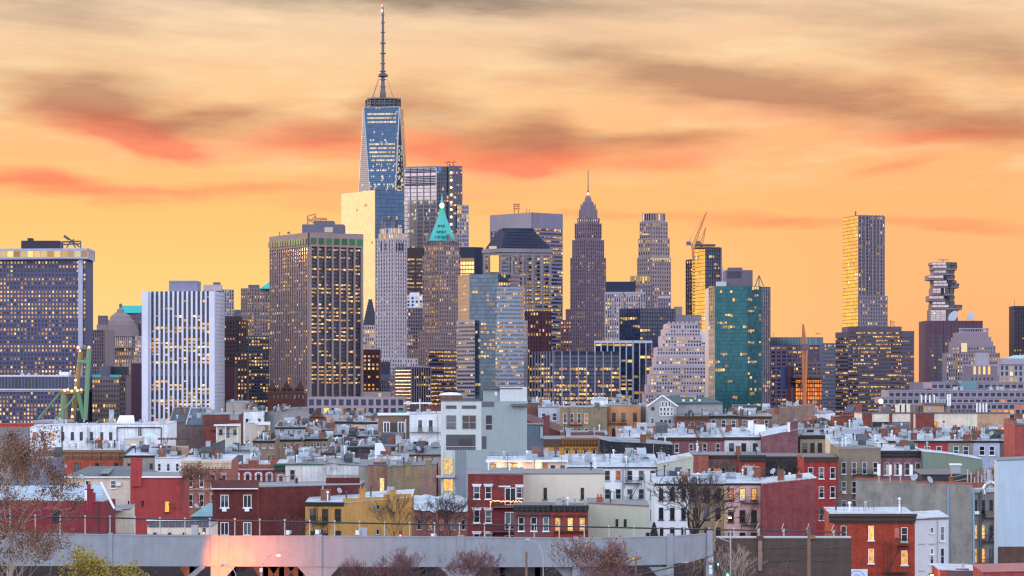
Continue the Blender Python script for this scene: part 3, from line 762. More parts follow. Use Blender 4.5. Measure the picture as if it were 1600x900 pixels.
# --- green pyramid tower
T = Tower('pyramid_tower', 'stone tower with bright teal copper pyramid roof and lit spire', 2700, 685)
SK = tmas((0.37, 0.285, 0.265))
T.sec([(661, 22), (686, 0), (719, 14)], 398, 905, [st('fins', SK, 9, 6.1, .62, .42, .40, lm=LIT), st('fins', SK, 9, 6.1, .16, .52, .38)])
T.sec([(664, 20), (686, 2), (717, 14)], 376, 399, [st('punch', SK, 8, 7, .5, .45, .4), st('punch', SK, 9, 7, .3, .45, .4)])
T.sec([(640, 14), (672, -10), (722, 10)], 545, 905, [st('fins', SK, 9, 6.1, .25, .55, .4), st('fins', SK, 12, 6.1, .1, .5, .4)])
T.sec([(655, 16), (678, -5), (720, 12)], 518, 905, [st('fins', SK, 8, 6.1, .2, .55, .4), st('fins', SK, 12, 6.1, .12, .5, .4)])
q = MB(); P0 = [T.p(667, 376, 20), T.p(687, 377, 1), T.p(715, 376, 14)]; B4 = P0+[(T.lx(694, 30), 34, T.lz(376, 0))]
def lv(cxp, y, w_): return [T.p(cxp-w_*.95, y, 17-w_*.3), T.p(cxp-w_*.1, y, 17-w_*.8), T.p(cxp+w_, y, 17-w_*.1), T.p(cxp+w_*.1, y, 17+w_*.8)]
prof = [(376, 22), (366, 17.5), (356, 13.5), (346, 9.5), (336, 5.8), (327, 4.0)]
for (ya, wa), (yb, wb) in zip(prof, prof[1:]): q.hexa(lv(690.5, ya, wa), lv(690.5, yb, wb))
q.hexa(lv(690.5, 322, 3.6), lv(690.5, 312, 1.6)); q.hexa(lv(690.5, 312, 1.6), lv(690.5, 302, .25))
q.build('pyramid_roof', COPPER, T.root)
for ya, n, w_ in ((370, 5, 18), (362, 4, 14.5), (353, 3, 11)):
    for k in range(n): T.bx('dormer', tmas((0.05, 0.22, 0.21)), 690.5-w_*.6+k*w_*1.25/n, 690.5-w_*.6+k*w_*1.25/n+1.6, ya-2, ya+1, 16-w_*.82, 3)
T.bx('lantern', COPPER, 687, 694, 318, 327, 14, 4); beacon(T, 690.5, 321, 11.5, 2.0, WARM)
for px in (665, 673, 699, 710): T.bx('corner_pinnacle', SK, px, px+4.5, 366, 378, 6 if px > 690 else 12, 4)
T.done()
T = Tower('dark_tower', 'dark brown tower with long lit ribbons between the deco and pyramid towers', 3000, 648)
T.sec([(634, 0), (664, 0)], 387, 905, st('ribbon', DKBR, 6, 6.2, .75, .12, .5, gm=GBR, np=2, top=14)); T.done()
T = Tower('stone_building', 'small white stone block with roof plant between the deco and pyramid towers', 2900, 648, 'building')
T.sec([(635, 0), (661, 0)], 462, 905, st('punch', WHT, 4, 5.5, .3, .5, .4)); T.bx('roof_plant_room', WHT, 640, 655, 457, 463, 4, 8, True); T.done()
T = Tower('stone_building', 'beige stone office block with cornice below the small white block', 2780, 648, 'building')
T.sec([(634, 0), (664, 0)], 481, 905, st('punch', PINKG, 8, 5.8, .32, .42, .4)); T.bx('cornice', PINKG, 633, 665, 505, 507, -1.5, 2); T.done()
T = Tower('dark_tower', 'black topped tower with orange lit face behind the teal pyramid tower', 2950, 735)
T.sec([(717, 4), (741, 0), (755, 8)], 386, 905, [st('ribbon', NAVY, 4, 40, 0, .3, .9, gm=GD), None], wall=NAVY, depth=24)
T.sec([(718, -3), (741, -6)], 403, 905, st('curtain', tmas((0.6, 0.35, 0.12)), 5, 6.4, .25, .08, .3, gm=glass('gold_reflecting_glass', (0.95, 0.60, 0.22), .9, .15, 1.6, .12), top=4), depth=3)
T.done()
# --- lower blocks below the pyramid tower
T = Tower('brick_tower', 'dark red brick block with lit square windows right of the brown tower', 2150, 580, 'building')
T.sec([(567, 0), (593, 0)], 546, 905, st('punch', MAROON, 4, 6.4, .6, .5, .5, top=6)); T.done()
T = Tower('stone_building', 'small grey stone block with vertical window strips below the deco tower', 2200, 601, 'building')
T.sec([(593, 0), (610, 0)], 585, 905, st('fins', GREY, 5, 7, .05, .5, .3, top=8)); T.bx('roof_plant_room', DKGREY, 594, 609, 565, 586, 8, 10, True); T.done()
T = Tower('stone_building', 'slim white gable wall with a lit window column below the deco tower', 2160, 614, 'building')
T.sec([(609, 0), (620, 0)], 590, 905, st('punch', STONE, 3, 6, .3, .55, .5)); T.done()
T = Tower('office_block', 'grey mauve office block with plain left face and white fins on the right', 2080, 640, 'building')
T.sec([(618, 24), (642, 0), (673, 10)], 574, 905, [st('ribbon', GREY, 4, 5.4, .06, .1, .75, gm=GP), st('fins', PALE, 8, 6, .14, .25, .3, sm=DKPU, gm=GD, edge=1)])
T.bx('cornice', PALE, 619, 671, 572.5, 575, 6, 4); T.done()
T = Tower('office_block', 'mauve ribbon office block glowing yellow left of the faceted glass tower', 2120, 690, 'building')
T.sec([(670, 4), (693, 0), (714, 6)], 546, 905, [st('ribbon', MAU, 6, 6.2, .62, .1, .5, gm=GN, run=.8), st('ribbon', MAU, 6, 6.2, .62, .1, .5, gm=GN, run=.8)]); T.done()
# --- faceted glass tower in front
T = Tower('glass_tower', 'faceted blue glass tower with lit ribbons and stepped shoulders', 2000, 770)
RB = tmas((0.44, 0.46, 0.54))
T.sec([(716, 34), (735, 6), (733.5, 4), (778, 0)], 428, 905, [st('ribbon', tmas((.62, .42, .36)), 5, 6.3, .12, .1, .45, gm=GP), None, st('curtain', LAV, 10, 6.3, .12, .03, .13, gm=GG, sd=.2, pd=.2)], depth=50)
T.sec([(778, 0), (797.5, 8)], 428, 470, st('curtain', LAV, 5, 6.3, .1, .03, .12, gm=GTD, sd=.2), depth=40)
T.sec([(797, 7), (812, 18)], 428, 905, st('ribbon', PINKG, 4, 6.3, .08, .1, .6, gm=GP), depth=30)
T.sec([(776, -3), (812, 6), (819, 20)], 448, 905, [st('ribbon', RB, 9, 6.3, .28, .1, .46, gm=GG), st('ribbon', RB, 2, 6.3, .1, .1, .5, gm=GP)], depth=30)
T.sec([(774, -5), (818, 4), (824, 20)], 500, 905, [st('ribbon', RB, 10, 6.3, .34, .1, .46, gm=GG), st('ribbon', RB, 2, 6.3, .1, .1, .5, gm=GP)], depth=30)
T.sec([(714, 20), (742, -4)], 500, 905, st('ribbon', RB, 6, 6.3, .2, .1, .46, gm=GG), depth=20)
T.done()
# --- tower with the dark mansard roof
T = Tower('mansard_tower', 'tower with dark mansard roof and glowing columned top behind the faceted glass', 2750, 815)
G6 = tmas((0.40, 0.36, 0.36))
T.sec([(756, 20), (782, 0), (861, 8)], 394, 905, [st('ribbon', G6, 4, 6.2, .75, .16, .4, np=3, pd=1.2, gm=GD), st('ribbon', G6, 12, 6.2, .55, .2, .42, np=6, pd=1.2, gm=GN)])
T.sec([(753, 20), (781, -3), (864, 6)], 388, 394, [None, None], wall=G6); T.sec([(754.5, 20), (781.5, -1.5), (862, 7)], 395.5, 399, [None, None], wall=G6)
q = MB(); q.hexa([T.p(758, 389, 18), T.p(783, 389, -2), T.p(862, 389, 6), T.p(862, 389, 40), T.p(758, 389, 42)], [T.p(780, 358, 20), T.p(790, 358, 12), T.p(832, 358, 14), T.p(832, 358, 30), T.p(780, 358, 30)])
RS = tmas((0.045, 0.06, 0.10)); q.build('mansard_roof', RS, T.root)
T.bx('roof_ridge', RS, 785, 834, 356.5, 359, 12, 16)
for k in range(6):
    yy = 362+k*4.6; x0 = 789-(yy-358)*.22; x1 = 832+(yy-358)*.97
    T.bx('roof_seam', DKGREY, x0+2, x1-1, yy, yy+.5, 12-(yy-358)/31*14-.6, .8)
T.bx('lit_arch', LITC, 764, 776, 384.5, 389, 4, .5); T.bx('lit_loggia', LIT, 766, 781, 399, 425, 3.2-3, .4)
for px in (757, 765, 774, 782.5, 800, 817, 832, 846, 860): T.bx('column', G6, px-1.6, px+1.6, 398, 470, -2 if px > 781 else 6, 2)
T.done()
# --- broad slab with vertical fins on one face
T = Tower('slab_tower', 'tall grey slab tower with finned left face and banded right face', 2950, 832)
T.sec([(767, 50), (832, 0), (879, 30)], 332, 905, [st('fins', tmas((.46, .40, .42)), 11, 6.0, .2, .35, .3, pd=1.2, gm=GP, top=26), st('ribbon', tmas((.30, .28, .36)), 12, 6.0, .42, .1, .45, gm=GN, top=22)])
h = T.mb('antenna', CRAN)
for px in (804, 810): h.tube(T.p(px, 333, 30), T.p(px, 318, 30), .6)
for yy in (319, 322, 326): h.tube(T.p(802, yy, 30), T.p(812, yy, 30), .6)
h.tube(T.p(823, 333, 25), T.p(823, 325, 25), .4); h.tube(T.p(827, 333, 25), T.p(827, 327, 25), .4)
T.done()
T = Tower('brick_tower', 'dark maroon tower with scattered lit windows right of the faceted glass', 2300, 838)
T.sec([(820, 0), (846, -3), (861, 6)], 486, 905, [st('punch', MAROON, 6, 6.4, .2, .5, .4, gm=GD), st('punch', MAROON, 3, 6.4, .2, .5, .4, gm=GD)]); T.done()
T = Tower('brick_tower', 'small reddish stepped block left of the slim spired tower', 2850, 885, 'building')
T.sec([(876, 0), (893, 0)], 500, 905, st('punch', tmas((.26, .15, .15)), 4, 6, .4, .5, .5)); T.bx('roof_plant_room', tmas((.28, .14, .14)), 884, 893, 483, 501, 4, 8, True)
T.sec([(862, -20), (905, -20)], 600, 905, st('punch', BRN, 12, 6, .3, .5, .5), depth=15); T.done()
# --- slim spired deco tower
T = Tower('art_deco_tower', 'slim mauve art deco tower stepping up to a needle spire', 2700, 919)
S7 = tmas((0.27, 0.205, 0.235))
def s7(n0, n1, lit=.18): return [st('fins', S7, n0, 5.6, lit, .5, .42, pd=.8, gm=GD), st('fins', S7, n1, 5.6, lit, .5, .42, pd=.8, gm=GD)]
T.sec([(892, 14), (915, 0), (946, 16)], 402, 905, s7(8, 10)); T.sec([(895, 15), (916, 1), (943, 16)], 374, 403, s7(7, 9, .12))
T.sec([(899, 16), (917, 2), (939, 16)], 348, 375, s7(6, 7, .12)); T.sec([(903, 16), (917, 4), (936, 16)], 340, 349, s7(5, 6, .3))
q = MB(); cx, cy = T.lx(919, 14), 16; zz = lambda py: T.lz(py, 14)
q.lathe(cx, cy, [(8.5, zz(346)), (8.2, zz(330)), (7.6, zz(329)), (7.0, zz(322)), (5.6, zz(321)), (5.0, zz(316)), (3.4, zz(314)), (2.6, zz(308)), (1.2, zz(305))], 8)
for j in range(8):
    a = 2*math.pi*(j+.5)/8
    for r_, ya, yb in ((8.3, 345, 327), (6.8, 328, 318)): q.tube((cx+r_*math.cos(a), cy+r_*math.sin(a), zz(ya)), (cx+r_*math.cos(a), cy+r_*math.sin(a), zz(yb)), .7, .3)
q.build('crown', tmas((0.27, 0.22, 0.24)), T.root)
q = MB(); q.lathe(cx, cy, [(1.1, zz(307)), (.9, zz(299)), (.45, zz(296)), (.3, zz(265))], 8); q.build('spire', METAL, T.root); beacon(T, 919, 303, 13, 1.1)
for k in range(10): T.bx('lit_crown_window', LITC, 903.5+k*3.3, 904.6+k*3.3, 343, 346, 3 if k > 3 else 10-k*2, .5)
T.done()
# --- stone slab with dark penthouse, striped, and gold topped neighbours
T = Tower('striped_tower', 'white and dark striped office tower with black penthouse right of the spire', 2600, 976)
T.sec([(946, 6), (974, 0), (1008, 4)], 456, 905, [st('fins', tmas((.55, .52, .56)), 8, 6.2, .5, .4, .2, pd=.9, top=3), st('fins', tmas((.55, .52, .56)), 9, 6.2, .35, .4, .2, pd=.9, top=3)])
T.bx('roof_plant_room', NAVY, 947, 993, 440, 457, 8, 22, True); T.done()
T = Tower('stone_tower', 'stone tower with glowing gold top behind the striped tower', 2900, 1000)
T.sec([(984, 0), (1020, 3)], 444, 905, st('punch', PINKG, 9, 6, .15, .5, .4))
T.sec([(986, 2), (1016, 4)], 431, 445, st('fins', tmas((.6, .45, .25)), 7, 12, 1.0, .4, .1, lm=LIT), depth=18); T.done()
T = Tower('stone_tower', 'tall tan stone residential tower with stepped crown and lit top floors', 3150, 1022)
S9 = tmas((0.46, 0.35, 0.32))
def s9(n0, n1, lit=.14): return [st('punch', S9, n0, 6.4, lit, .52, .45, gm=GD), st('punch', S9, n1, 6.4, lit, .52, .45, gm=GD)]
T.sec([(996, 12), (1015, 0), (1048, 10)], 402, 905, s9(6, 9)); T.sec([(998, 12), (1016, 1), (1046, 10)], 372, 403, s9(5, 8, .3)); T.sec([(1000, 12), (1016, 2), (1043, 10)], 346, 373, s9(5, 7, .12))
T.sec([(1004, 12), (1017, 3), (1039, 10)], 333, 347, [st('punch', S9, 4, 11, .1, .4, .1, gm=NAVY if False else GD), st('punch', S9, 6, 11, .1, .4, .1, gm=GD)])
T.bx('lit_crown_window', LITC, 1003, 1014, 365, 367, 2, .5); T.bx('lit_crown_window', LITC, 1016, 1047, 403, 406, -1.4, .5)
T.done()
T = Tower('glass_tower', 'wide dark navy glass block in front of the tan stone tower', 2350, 1012)
T.sec([(969, 6), (1000, 0), (1055, 6)], 482, 905, [st('curtain', NAVY, 8, 6.2, .16, .05, .2, gm=GN), st('curtain', NAVY, 14, 6.2, .12, .05, .2, gm=GN, run=.85)]); T.done()
T = Tower('stone_building', 'little pink stone block with blue roof right of the tan tower', 2500, 1038, 'building')
T.sec([(1028, 0), (1048, 0)], 465, 905, st('punch', PINKG, 5, 6, .2, .5, .4)); T.bx('roof', GREYM, 1029, 1047, 463, 466, -.5, 10); T.done()
T = Tower('white_column_block', 'navy block framed by white columns below the navy glass tower', 2150, 975, 'building')
WC = tmas((.85, .87, .92))
T.sec([(930, 8), (989, 0), (1018, 6)], 532, 905, [st('fins', WC, 6, 6.2, .35, .16, .2, pd=1.0, sm=NAVY, gm=GN, top=4), st('fins', WC, 3, 6.2, .1, .12, .2, pd=1.0, sm=NAVY, gm=GN, top=4)]); T.done()
T = Tower('office_block', 'long navy office block with pale piers and rows of lit windows', 2000, 900, 'building')
WP = tmas((.44, .42, .46))
T.sec([(828, 14), (865, 0), (968, 3)], 549, 905, [st('ribbon', WP, 8, 6.6, .6, .14, .25, np=8, pd=1.0, sm=DKPU, gm=GN, top=4), st('ribbon', WP, 16, 6.6, .55, .14, .25, np=8, pd=1.0, sm=NAVY, gm=GN, top=4, fn=lambda f, b, nf, nb, on: on and f > 2)]); T.done()
# --- wedding cake
T = Tower('stepped_tower', 'white stepped wedding cake tower with hundreds of small lit windows', 2050, 1063)
WK = tmas((0.74, 0.66, 0.66))
lv_ = [(1043, 1090, 505, 514), (1039, 1094, 513, 525), (1035, 1096, 524, 543), (1027, 1101, 542, 558), (1025, 1102, 557, 573), (1021, 1111, 572, 585), (1017, 1115, 584, 602), (1013, 1121, 601, 616), (1009, 1125, 615, 905)]
for k, (xa, xb, ya, yb) in enumerate(lv_):
    T.sec([(xa, 26-k*3), (xb, 26-k*3)], ya, yb, st('punch', WK, max(6, int((xb-xa)/4.1)), 5.3 if k else 8, .38, .44, .42, pd=.5, sd=.5, top=.8 if k else .2), depth=60)
for k in range(7): T.bx('crown_fin', WK, 1044+k*7, 1047+k*7, 502.5, 506, 25, 4)
T.done()
T = Tower('stone_building', 'grey stone block half hidden above the stepped tower', 2450, 1075, 'building')
T.sec([(1052, 0), (1096, 0)], 492, 905, st('punch', PINKG, 10, 6.5, .12, .5, .4, gm=GP)); T.bx('roof_plant_room', BEI, 1054, 1066, 479, 493, 4, 12, True); T.done()
T = Tower('white_block', 'plain white block with lit strip right of the stepped tower', 2150, 1098, 'building')
T.sec([(1086, 0), (1110, 0)], 518, 905, st('ribbon', WHT, 5, 6, .6, .1, .5, top=14)); T.done()
# --- gold tower under construction with cranes
T = Tower('tower_under_construction', 'gold reflecting glass tower under construction with two cranes on top', 2900, 1095)
T.sec([(1082, 44), (1102, 0), (1127, 10)], 386, 905, [st('curtain', BRN, 8, 6.0, .10, .03, .12, gm=GSUN, pd=.14, sd=.2), st('curtain', NAVY, 9, 6.0, .12, .05, .14, gm=GN)], depth=30)
T.sec([(1073, 60), (1083, 46)], 405, 905, st('punch', DKPU, 3, 6, .1, .4, .4, gm=GN)); T.bx('unfinished_floor', BRN, 1086, 1118, 381.5, 384, 6, 16); T.bx('unfinished_floor', BRN, 1084, 1125, 386, 388, 3, 20)
for k in range(9): T.bx('column', METAL, 1087+k*3.6, 1087.7+k*3.6, 381, 388, 8, 1)
for k in range(26): T.bx('scaffold', METAL, 1083, 1085.5-(k % 3)*.8, 400+k*5, 402+k*5, 38, 2)
T.done()
def tower_crane(label, d, mast, cab, tip, cw, r=.55):
    K = Thing('construction_crane', label, 'crane', d, mast[0])
    m = MB()
    for s_ in (-1.1, 1.1): m.tube(K.p(mast[0], mast[1]), (K.lx(mast[0])+s_*1.2, 0, K.lz(cab[1])), r)
    n = max(3, int((mast[1]-cab[1])/3))
    for k in range(n):
        z0_, z1_ = K.lz(mast[1]-(mast[1]-cab[1])*k/n), K.lz(mast[1]-(mast[1]-cab[1])*(k+1)/n); x = K.lx(mast[0])
        m.tube((x-1.2, 0, z0_), (x+1.2, 0, z1_), r*.5)
    m.build('mast', CRAN, K.root)
    j = MB(); a, b = Vector(K.p(*cab)), Vector(K.p(*tip)); dn = (b-a).normalized().cross(Vector((0, 1, 0)))*1.3
    j.tube(a+dn, b, r*.8); j.tube(a-dn, b, r*.8); N = 9
    for k in range(N): j.tube(a.lerp(b, k/N)+dn*(1-k/N), a.lerp(b, (k+1)/N)-dn*(1-(k+1)/N), r*.45)
    j.build('jib', CRAN, K.root)
    c = MB(); x, y, z = K.p(*cw); c.box(x-2.2, x+2.2, -1.5, 1.5, z-2, z+1.5); c.build('counterweight', METAL, K.root)
    c = MB(); c.tube(K.p(*cab), K.p(*cw), r); c.tube(K.p(*cw), (K.lx(cw[0])*.5+K.lx(cab[0])*.5, 0, K.lz(cw[1]-9)), r*.5); c.tube((K.lx(cw[0])*.5+K.lx(cab[0])*.5, 0, K.lz(cw[1]-9)), K.p(*tip), .15); c.build('counter_jib', CRAN, K.root)
    return K.flush()
tower_crane('larger orange luffing crane above the gold tower', 2895, (1083, 405), (1083, 384), (1104, 331), (1076, 380))
tower_crane('smaller orange luffing crane behind the larger one on the gold tower', 2925, (1096, 386), (1096, 380), (1103, 355), (1090, 379), .45)
# --- teal tower
T = Tower('glass_tower', 'teal glass tower with yellow lit windows and grey penthouse', 1950, 1168)
T.sec([(1107.5, 30), (1117, 2), (1168, 0), (1189, 3)], 447, 905, [st('curtain', GREYM, 3, 6.1, .1, .04, .06, gm=GSUN, sd=.13, pd=.13), st('curtain', GTD, 13, 6.1, .10, .03, .12, gm=GT, sd=.2, pd=.2, run=.6), st('curtain', GTD, 6, 6.1, .16, .03, .14, gm=GTD, sd=.2, pd=.2)], depth=40)
T.sec([(1189, 4), (1203, 8)], 448, 905, st('curtain', MAU, 5, 6.1, .05, .05, .2, gm=GP), depth=20)
T.bx('roof_plant_room', MAU, 1134, 1176, 422, 448, 18, 26, True); T.bx('roof_plant_room', MAU, 1138, 1160, 418, 423, 22, 10, True); T.bx('plant_room_door', DKGREY, 1137, 1158, 424, 434, 17.6, .5, True); T.bx('parapet', GREYM, 1120, 1135, 440, 447.5, 10, 8)
r = T.mb('roof_tripod', METAL)
for px in (1180, 1186, 1193): r.tube(T.p(px, 447, 14), T.p(1186, 430, 16), .3)
for px in (1110, 1123, 1118): pass
T.done()
T = Tower('stone_tower', 'tiny pale spire peeping between gold tower and teal tower', 3300, 1130)
T.sec([(1125, 0), (1135, 0)], 432, 905, st('punch', STONE, 3, 6, .1, .5, .4)); q = T.mb('spire', STONE); q.lathe(T.lx(1130), 5, [(3, T.lz(433)), (2.5, T.lz(424)), (1.2, T.lz(421)), (.2, T.lz(415))], 8); T.done()
# --- right of the teal tower
T = Tower('office_block', 'wide brown office block with blue glass top storey right of the teal tower', 2350, 1245, 'building')
T.sec([(1204, 0), (1286, 4)], 527, 540, st('curtain', NAVY, 18, 12, .03, .03, .06, gm=GG)); T.sec([(1204, -2), (1288, 2)], 540, 905, st('ribbon', tmas((.17, .11, .14)), 20, 6.2, .35, .3, .45, np=10, gm=GN, run=.6), depth=30)
T.bx('antenna', METAL, 1208, 1208.6, 519, 528, 6, .6); T.bx('antenna', METAL, 1274, 1282, 521, 522, 6, .6); T.done()
T = Tower('tower_under_construction', 'unfinished tower glowing orange on its lower floors with netting above', 2000, 1264)
T.sec([(1243, 0), (1284, 0)], 592, 905, st('punch', tmas((.25, .10, .07)), 11, 6.4, .85, .30, .30, lm=LITO, run=.3, gm=GBR))
T.sec([(1240, 2), (1283, 2)], 566, 593, st('ribbon', tmas((.30, .22, .24)), 9, 6.6, .12, .2, .35, np=6, gm=GD), depth=24); T.bx('unfinished_floor', BRN, 1238, 1286, 588.5, 590.5, -3, 6); T.bx('unfinished_floor', BRN, 1238, 1286, 596, 597.5, -3, 6)
T.bx('safety_netting', plain((.05, .08, .22), .8, 0, 'netting'), 1220, 1242, 573, 606, 4, 1); T.bx('hoist_shaft', tmas((.2, .06, .06)), 1230, 1236, 572, 650, 2, 3)
T.done()
tower_crane('slim orange tower crane in front of the glowing unfinished tower', 1980, (1257, 650), (1257, 545), (1255, 507), (1259, 541), .8)
T = Tower('grey_office_block', 'narrow grey ribbon block between unfinished tower and broad brown block', 2250, 1296, 'building')
T.sec([(1286, 0), (1308, 3)], 536, 905, st('ribbon', GREY, 6, 6.0, .12, .1, .5, gm=GN)); T.done()
# --- rippled tall tower
T = Tower('glass_tower', 'tall rippled silver tower with a blazing gold left face', 2900, 1342)
SL = tmas((.33, .28, .29))
T.sec([(1317, 50), (1341, 0), (1382, 14)], 336, 905, [st('curtain', BRN, 9, 5.6, .02, .04, .14, gm=GSUN, pd=.14, sd=.2), st('punch', SL, 11, 5.6, .16, .42, .42, gm=GN)])
T.sec([(1343, -4), (1386.5, 10)], 462, 905, st('punch', SL, 11, 5.6, .2, .42, .42, gm=GN), depth=10)
for k, px in enumerate((1346, 1352, 1357, 1363, 1369, 1374, 1379)): T.bx('bay_ridge', SL, px-1.0, px+1.0, 336, 520, -.3+k*2.0-(.6 if k % 2 else 0), 1.2)
T.bx('roof_crane', METAL, 1336, 1338, 330, 337, 10, 2); T.done()
T = Tower('brown_tower', 'broad faceted brown office tower below the rippled tower', 2100, 1365)
def b6(n): return st('ribbon', tmas((.155, .13, .165)), n, 6.0, .42, .3, .52, gm=GD, run=.5, top=6)
T.sec([(1306, 14), (1327, 2), (1345, 6)], 519, 905, [b6(6), b6(6)], depth=40); T.sec([(1326, 0), (1340, -4), (1392, -4), (1408, 4)], 510, 905, [b6(4), b6(15), b6(4)], depth=40); T.sec([(1398, 4), (1428, 12)], 517, 905, b6(9), depth=30)
r = T.mb('roof_frame', CRAN)
for a, b in (((1391, 510), (1391, 501)), ((1391, 501), (1398, 504)), ((1391, 504), (1398, 509))): r.tube(T.p(*a, 5), T.p(*b, 5), .35)
T.done()
# --- stacked box tower
T = Tower('glass_tower', 'slim tower of shifted stacked glass boxes with cantilevered floors', 3100, 1474)
for xa, xb, ya, yb in ((1455.7, 1494.6, 409.5, 414.3), (1457.5, 1495, 414.3, 422), (1459, 1491, 422, 430), (1450.5, 1491.5, 430, 438), (1458.5, 1494, 438, 442.5), (1459, 1498.2, 442.5, 450), (1457, 1490.5, 450, 462), (1451.8, 1491, 462, 471), (1457, 1491, 471, 476), (1456, 1503, 476, 484), (1454, 1496, 484, 502)):
    n_ = max(1, round((yb-ya)/3.6)); sg = (xa+xb)/2+3
    T.sec([(xa, 3), (sg, 0), (xb, 6)], ya, yb-.3, [st('curtain', BEI, 3, (yb-ya)/n_-.1, .03, .05, .14, gm=GSIL, lm=LITC), st('curtain', BRN, 2, (yb-ya)/n_-.1, .03, .05, .12, gm=GN, lm=LITC)], depth=24)
    T.bx('floor_slab', BRN, xa-.3, xb+.3, yb-.7, yb+.1, -1.0, 26)
for xa, ya, yb in ((1475, 430.5, 437), (1481, 438, 449), (1470, 450.5, 460), (1479, 462, 470)): T.bx('recess_shade', NAVY, xa, xa+5, ya, yb, -.6, .6, True)  # navy boxes on the face, recess shade painted as solid colour
T.bx('roof_crane', METAL, 1466, 1482, 405.5, 406.6, 8, 1); T.bx('roof_crane', METAL, 1473, 1474, 405, 410, 8, 1); T.done()
T = Tower('brown_tower', 'purplish brown telephone exchange tower with dishes under the stacked boxes', 2450, 1490)
T.sec([(1446, 6), (1452, 0), (1535, 6)], 501, 905, [None, st('ribbon', tmas((.16, .09, .12)), 16, 6.2, .14, .25, .35, np=7, gm=GN, top=20, pd=.9)], wall=tmas((.16, .09, .12)), depth=40)
for px, r_ in ((1492, 5.0), (1519, 4.0)):
    q = MB(); x, y, z = T.p(px, 496, 6); q.tube((x, y, z-4), (x, y, z), .35)
    for k in range(5): q.tube((x-.3*k, y-.25*k, z+.2*k), (x-.3*(k+1), y-.25*(k+1), z+.2*(k+1)), r_*(.15+.17*k), r_*(.15+.17*(k+1)), 12)
    q.build('satellite_dish', GREYM, T.root)
T.done()
T = Tower('stone_tower', 'beige stepped stone tower crowned by a round trellis', 2250, 1520)
S8 = tmas((.40, .33, .34))
T.sec([(1479, 6), (1500, 0), (1562, 4)], 551, 905, [st('punch', S8, 6, 6, .4, .5, .4), st('punch', S8, 15, 6, .4, .48, .42)]); T.sec([(1488, 8), (1503, 2), (1555, 6)], 540, 552, [st('punch', S8, 4, 6, .2, .5, .5), st('punch', S8, 12, 6, .2, .5, .5)])
q = T.mb('stepped_crown', S8); 
for xa, xb, ya in ((1490, 1552, 533), (1494, 1549, 526), (1497, 1545, 519)): q.box(T.lx(xa, 8), T.lx(xb, 8), 8+(533-ya)*.12, 30+ya*.01, T.lz(541), T.lz(ya))
q = T.mb('trellis', PALE); cx = T.lx(1521, 14)
for k in range(20):
    a = math.pi*k/19; x = cx-math.cos(a)*10.5; q.tube((x, 12, T.lz(519, 12)), (x, 12, T.lz(513.5, 12)), .3)
q.box(cx-11, cx+11, 11, 14, T.lz(514.2, 12), T.lz(512.6, 12)); q.box(cx-11, cx+11, 11, 14, T.lz(519.6, 12), T.lz(518.6, 12))
T.bx('lit_stair_window', LITC, 1502, 1511, 536, 550, 1.4, .4); T.done()
T = Tower('pavilion', 'small stone rooftop pavilion with tall lit windows between columns', 1700, 1535, 'building')
T.sec([(1511, 8), (1519, 0), (1549, 0), (1558, 8)], 572, 586, [None, st('punch', PINKG, 4, 13, .8, .5, .05), None], wall=PINKG, depth=14, cap=True)
T.sec([(1511, 8), (1519, 0), (1549, 0), (1558, 8)], 569.5, 572.5, [None, None, None], wall=PALE, depth=16)
T.sec([(1507, 8), (1516, -3), (1553, -3), (1561, 8)], 586, 905, [None, st('punch', PINKG, 6, 8, .2, .6, .5), None], wall=PINKG, depth=16)
T.bx('roof_plant_room', PALE, 1526, 1545, 551, 570, 12, 8, True); T.done()
T = Tower('courthouse', 'white columned courthouse with green roof at the right edge', 2000, 1585, 'building')
T.sec([(1562, 0), (1620, 0)], 569, 905, st('punch', PALE, 8, 9, .35, .45, .3)); T.bx('cornice', PALE, 1560, 1622, 567, 569.5, -1.5, 3)
T.bx('attic', PALE, 1566, 1620, 560, 568, 5, 20, True); q = T.mb('roof', plain((.28, .50, .46), .6, 0, 'green_copper', .2)); q.hexa([T.p(1568, 560.5, 5), T.p(1622, 560.5, 5), T.p(1622, 560.5, 25), T.p(1568, 560.5, 25)], [T.p(1584, 555, 12), T.p(1606, 555, 12), T.p(1606, 555, 18), T.p(1584, 555, 18)]); T.done()
T = Tower('dark_tower', 'dark purple finned tower cut by the right edge', 2500, 1595)
T.sec([(1584, 0), (1625, 4)], 478, 905, st('fins', DKPU, 10, 6.2, .22, .4, .35, pd=.8, gm=GD, top=4)); T.bx('antenna', METAL, 1584.6, 1585.2, 468, 479, 3, .5); T.done()
T = Tower('low_block', 'low grey roof box in the gap left of the telephone tower', 1800, 1438, 'building')
T.sec([(1428, 0), (1448, 0)], 597, 905, [None], wall=PINKG); T.done()
# --- terraced civic building
T = Tower('terraced_building', 'long pale terraced building with stacked window bands on the right', 1250, 1500, 'building')
TB = tmas((.40, .37, .41))
for (xa, xb, ya, yb, dd, n, lit) in ((1455, 1620, 597, 905, 40, 16, .06), (1388, 1625, 610, 905, 22, 24, .12), (1378, 1630, 620.5, 905, 10, 26, .12), (1483, 1632, 629, 905, 2, 16, .22)):
    T.sec([(xa, dd), (xb, dd)], ya, ya+10 if yb != 905 or ya < 629 else 905, st('punch', TB, n, 7.6, lit, .3, .28, top=2.0, pd=.6, sd=.6, lm=LITO if ya > 619 else LIT, gm=GD), depth=26)
    T.bx('parapet', PALE, xa, xb, ya-.6, ya+.5, dd-.9, 1.2)
T.bx('roof_unit', plain((.10, .20, .24), .5, .2, 'unit'), 1502, 1526, 595, 610, 30, 10, True)
for px in (1492, 1500, 1546, 1557, 1563): T.bx('roof_unit', GREYM, px, px+5, 604, 610, 26, 6, True)
T.done()
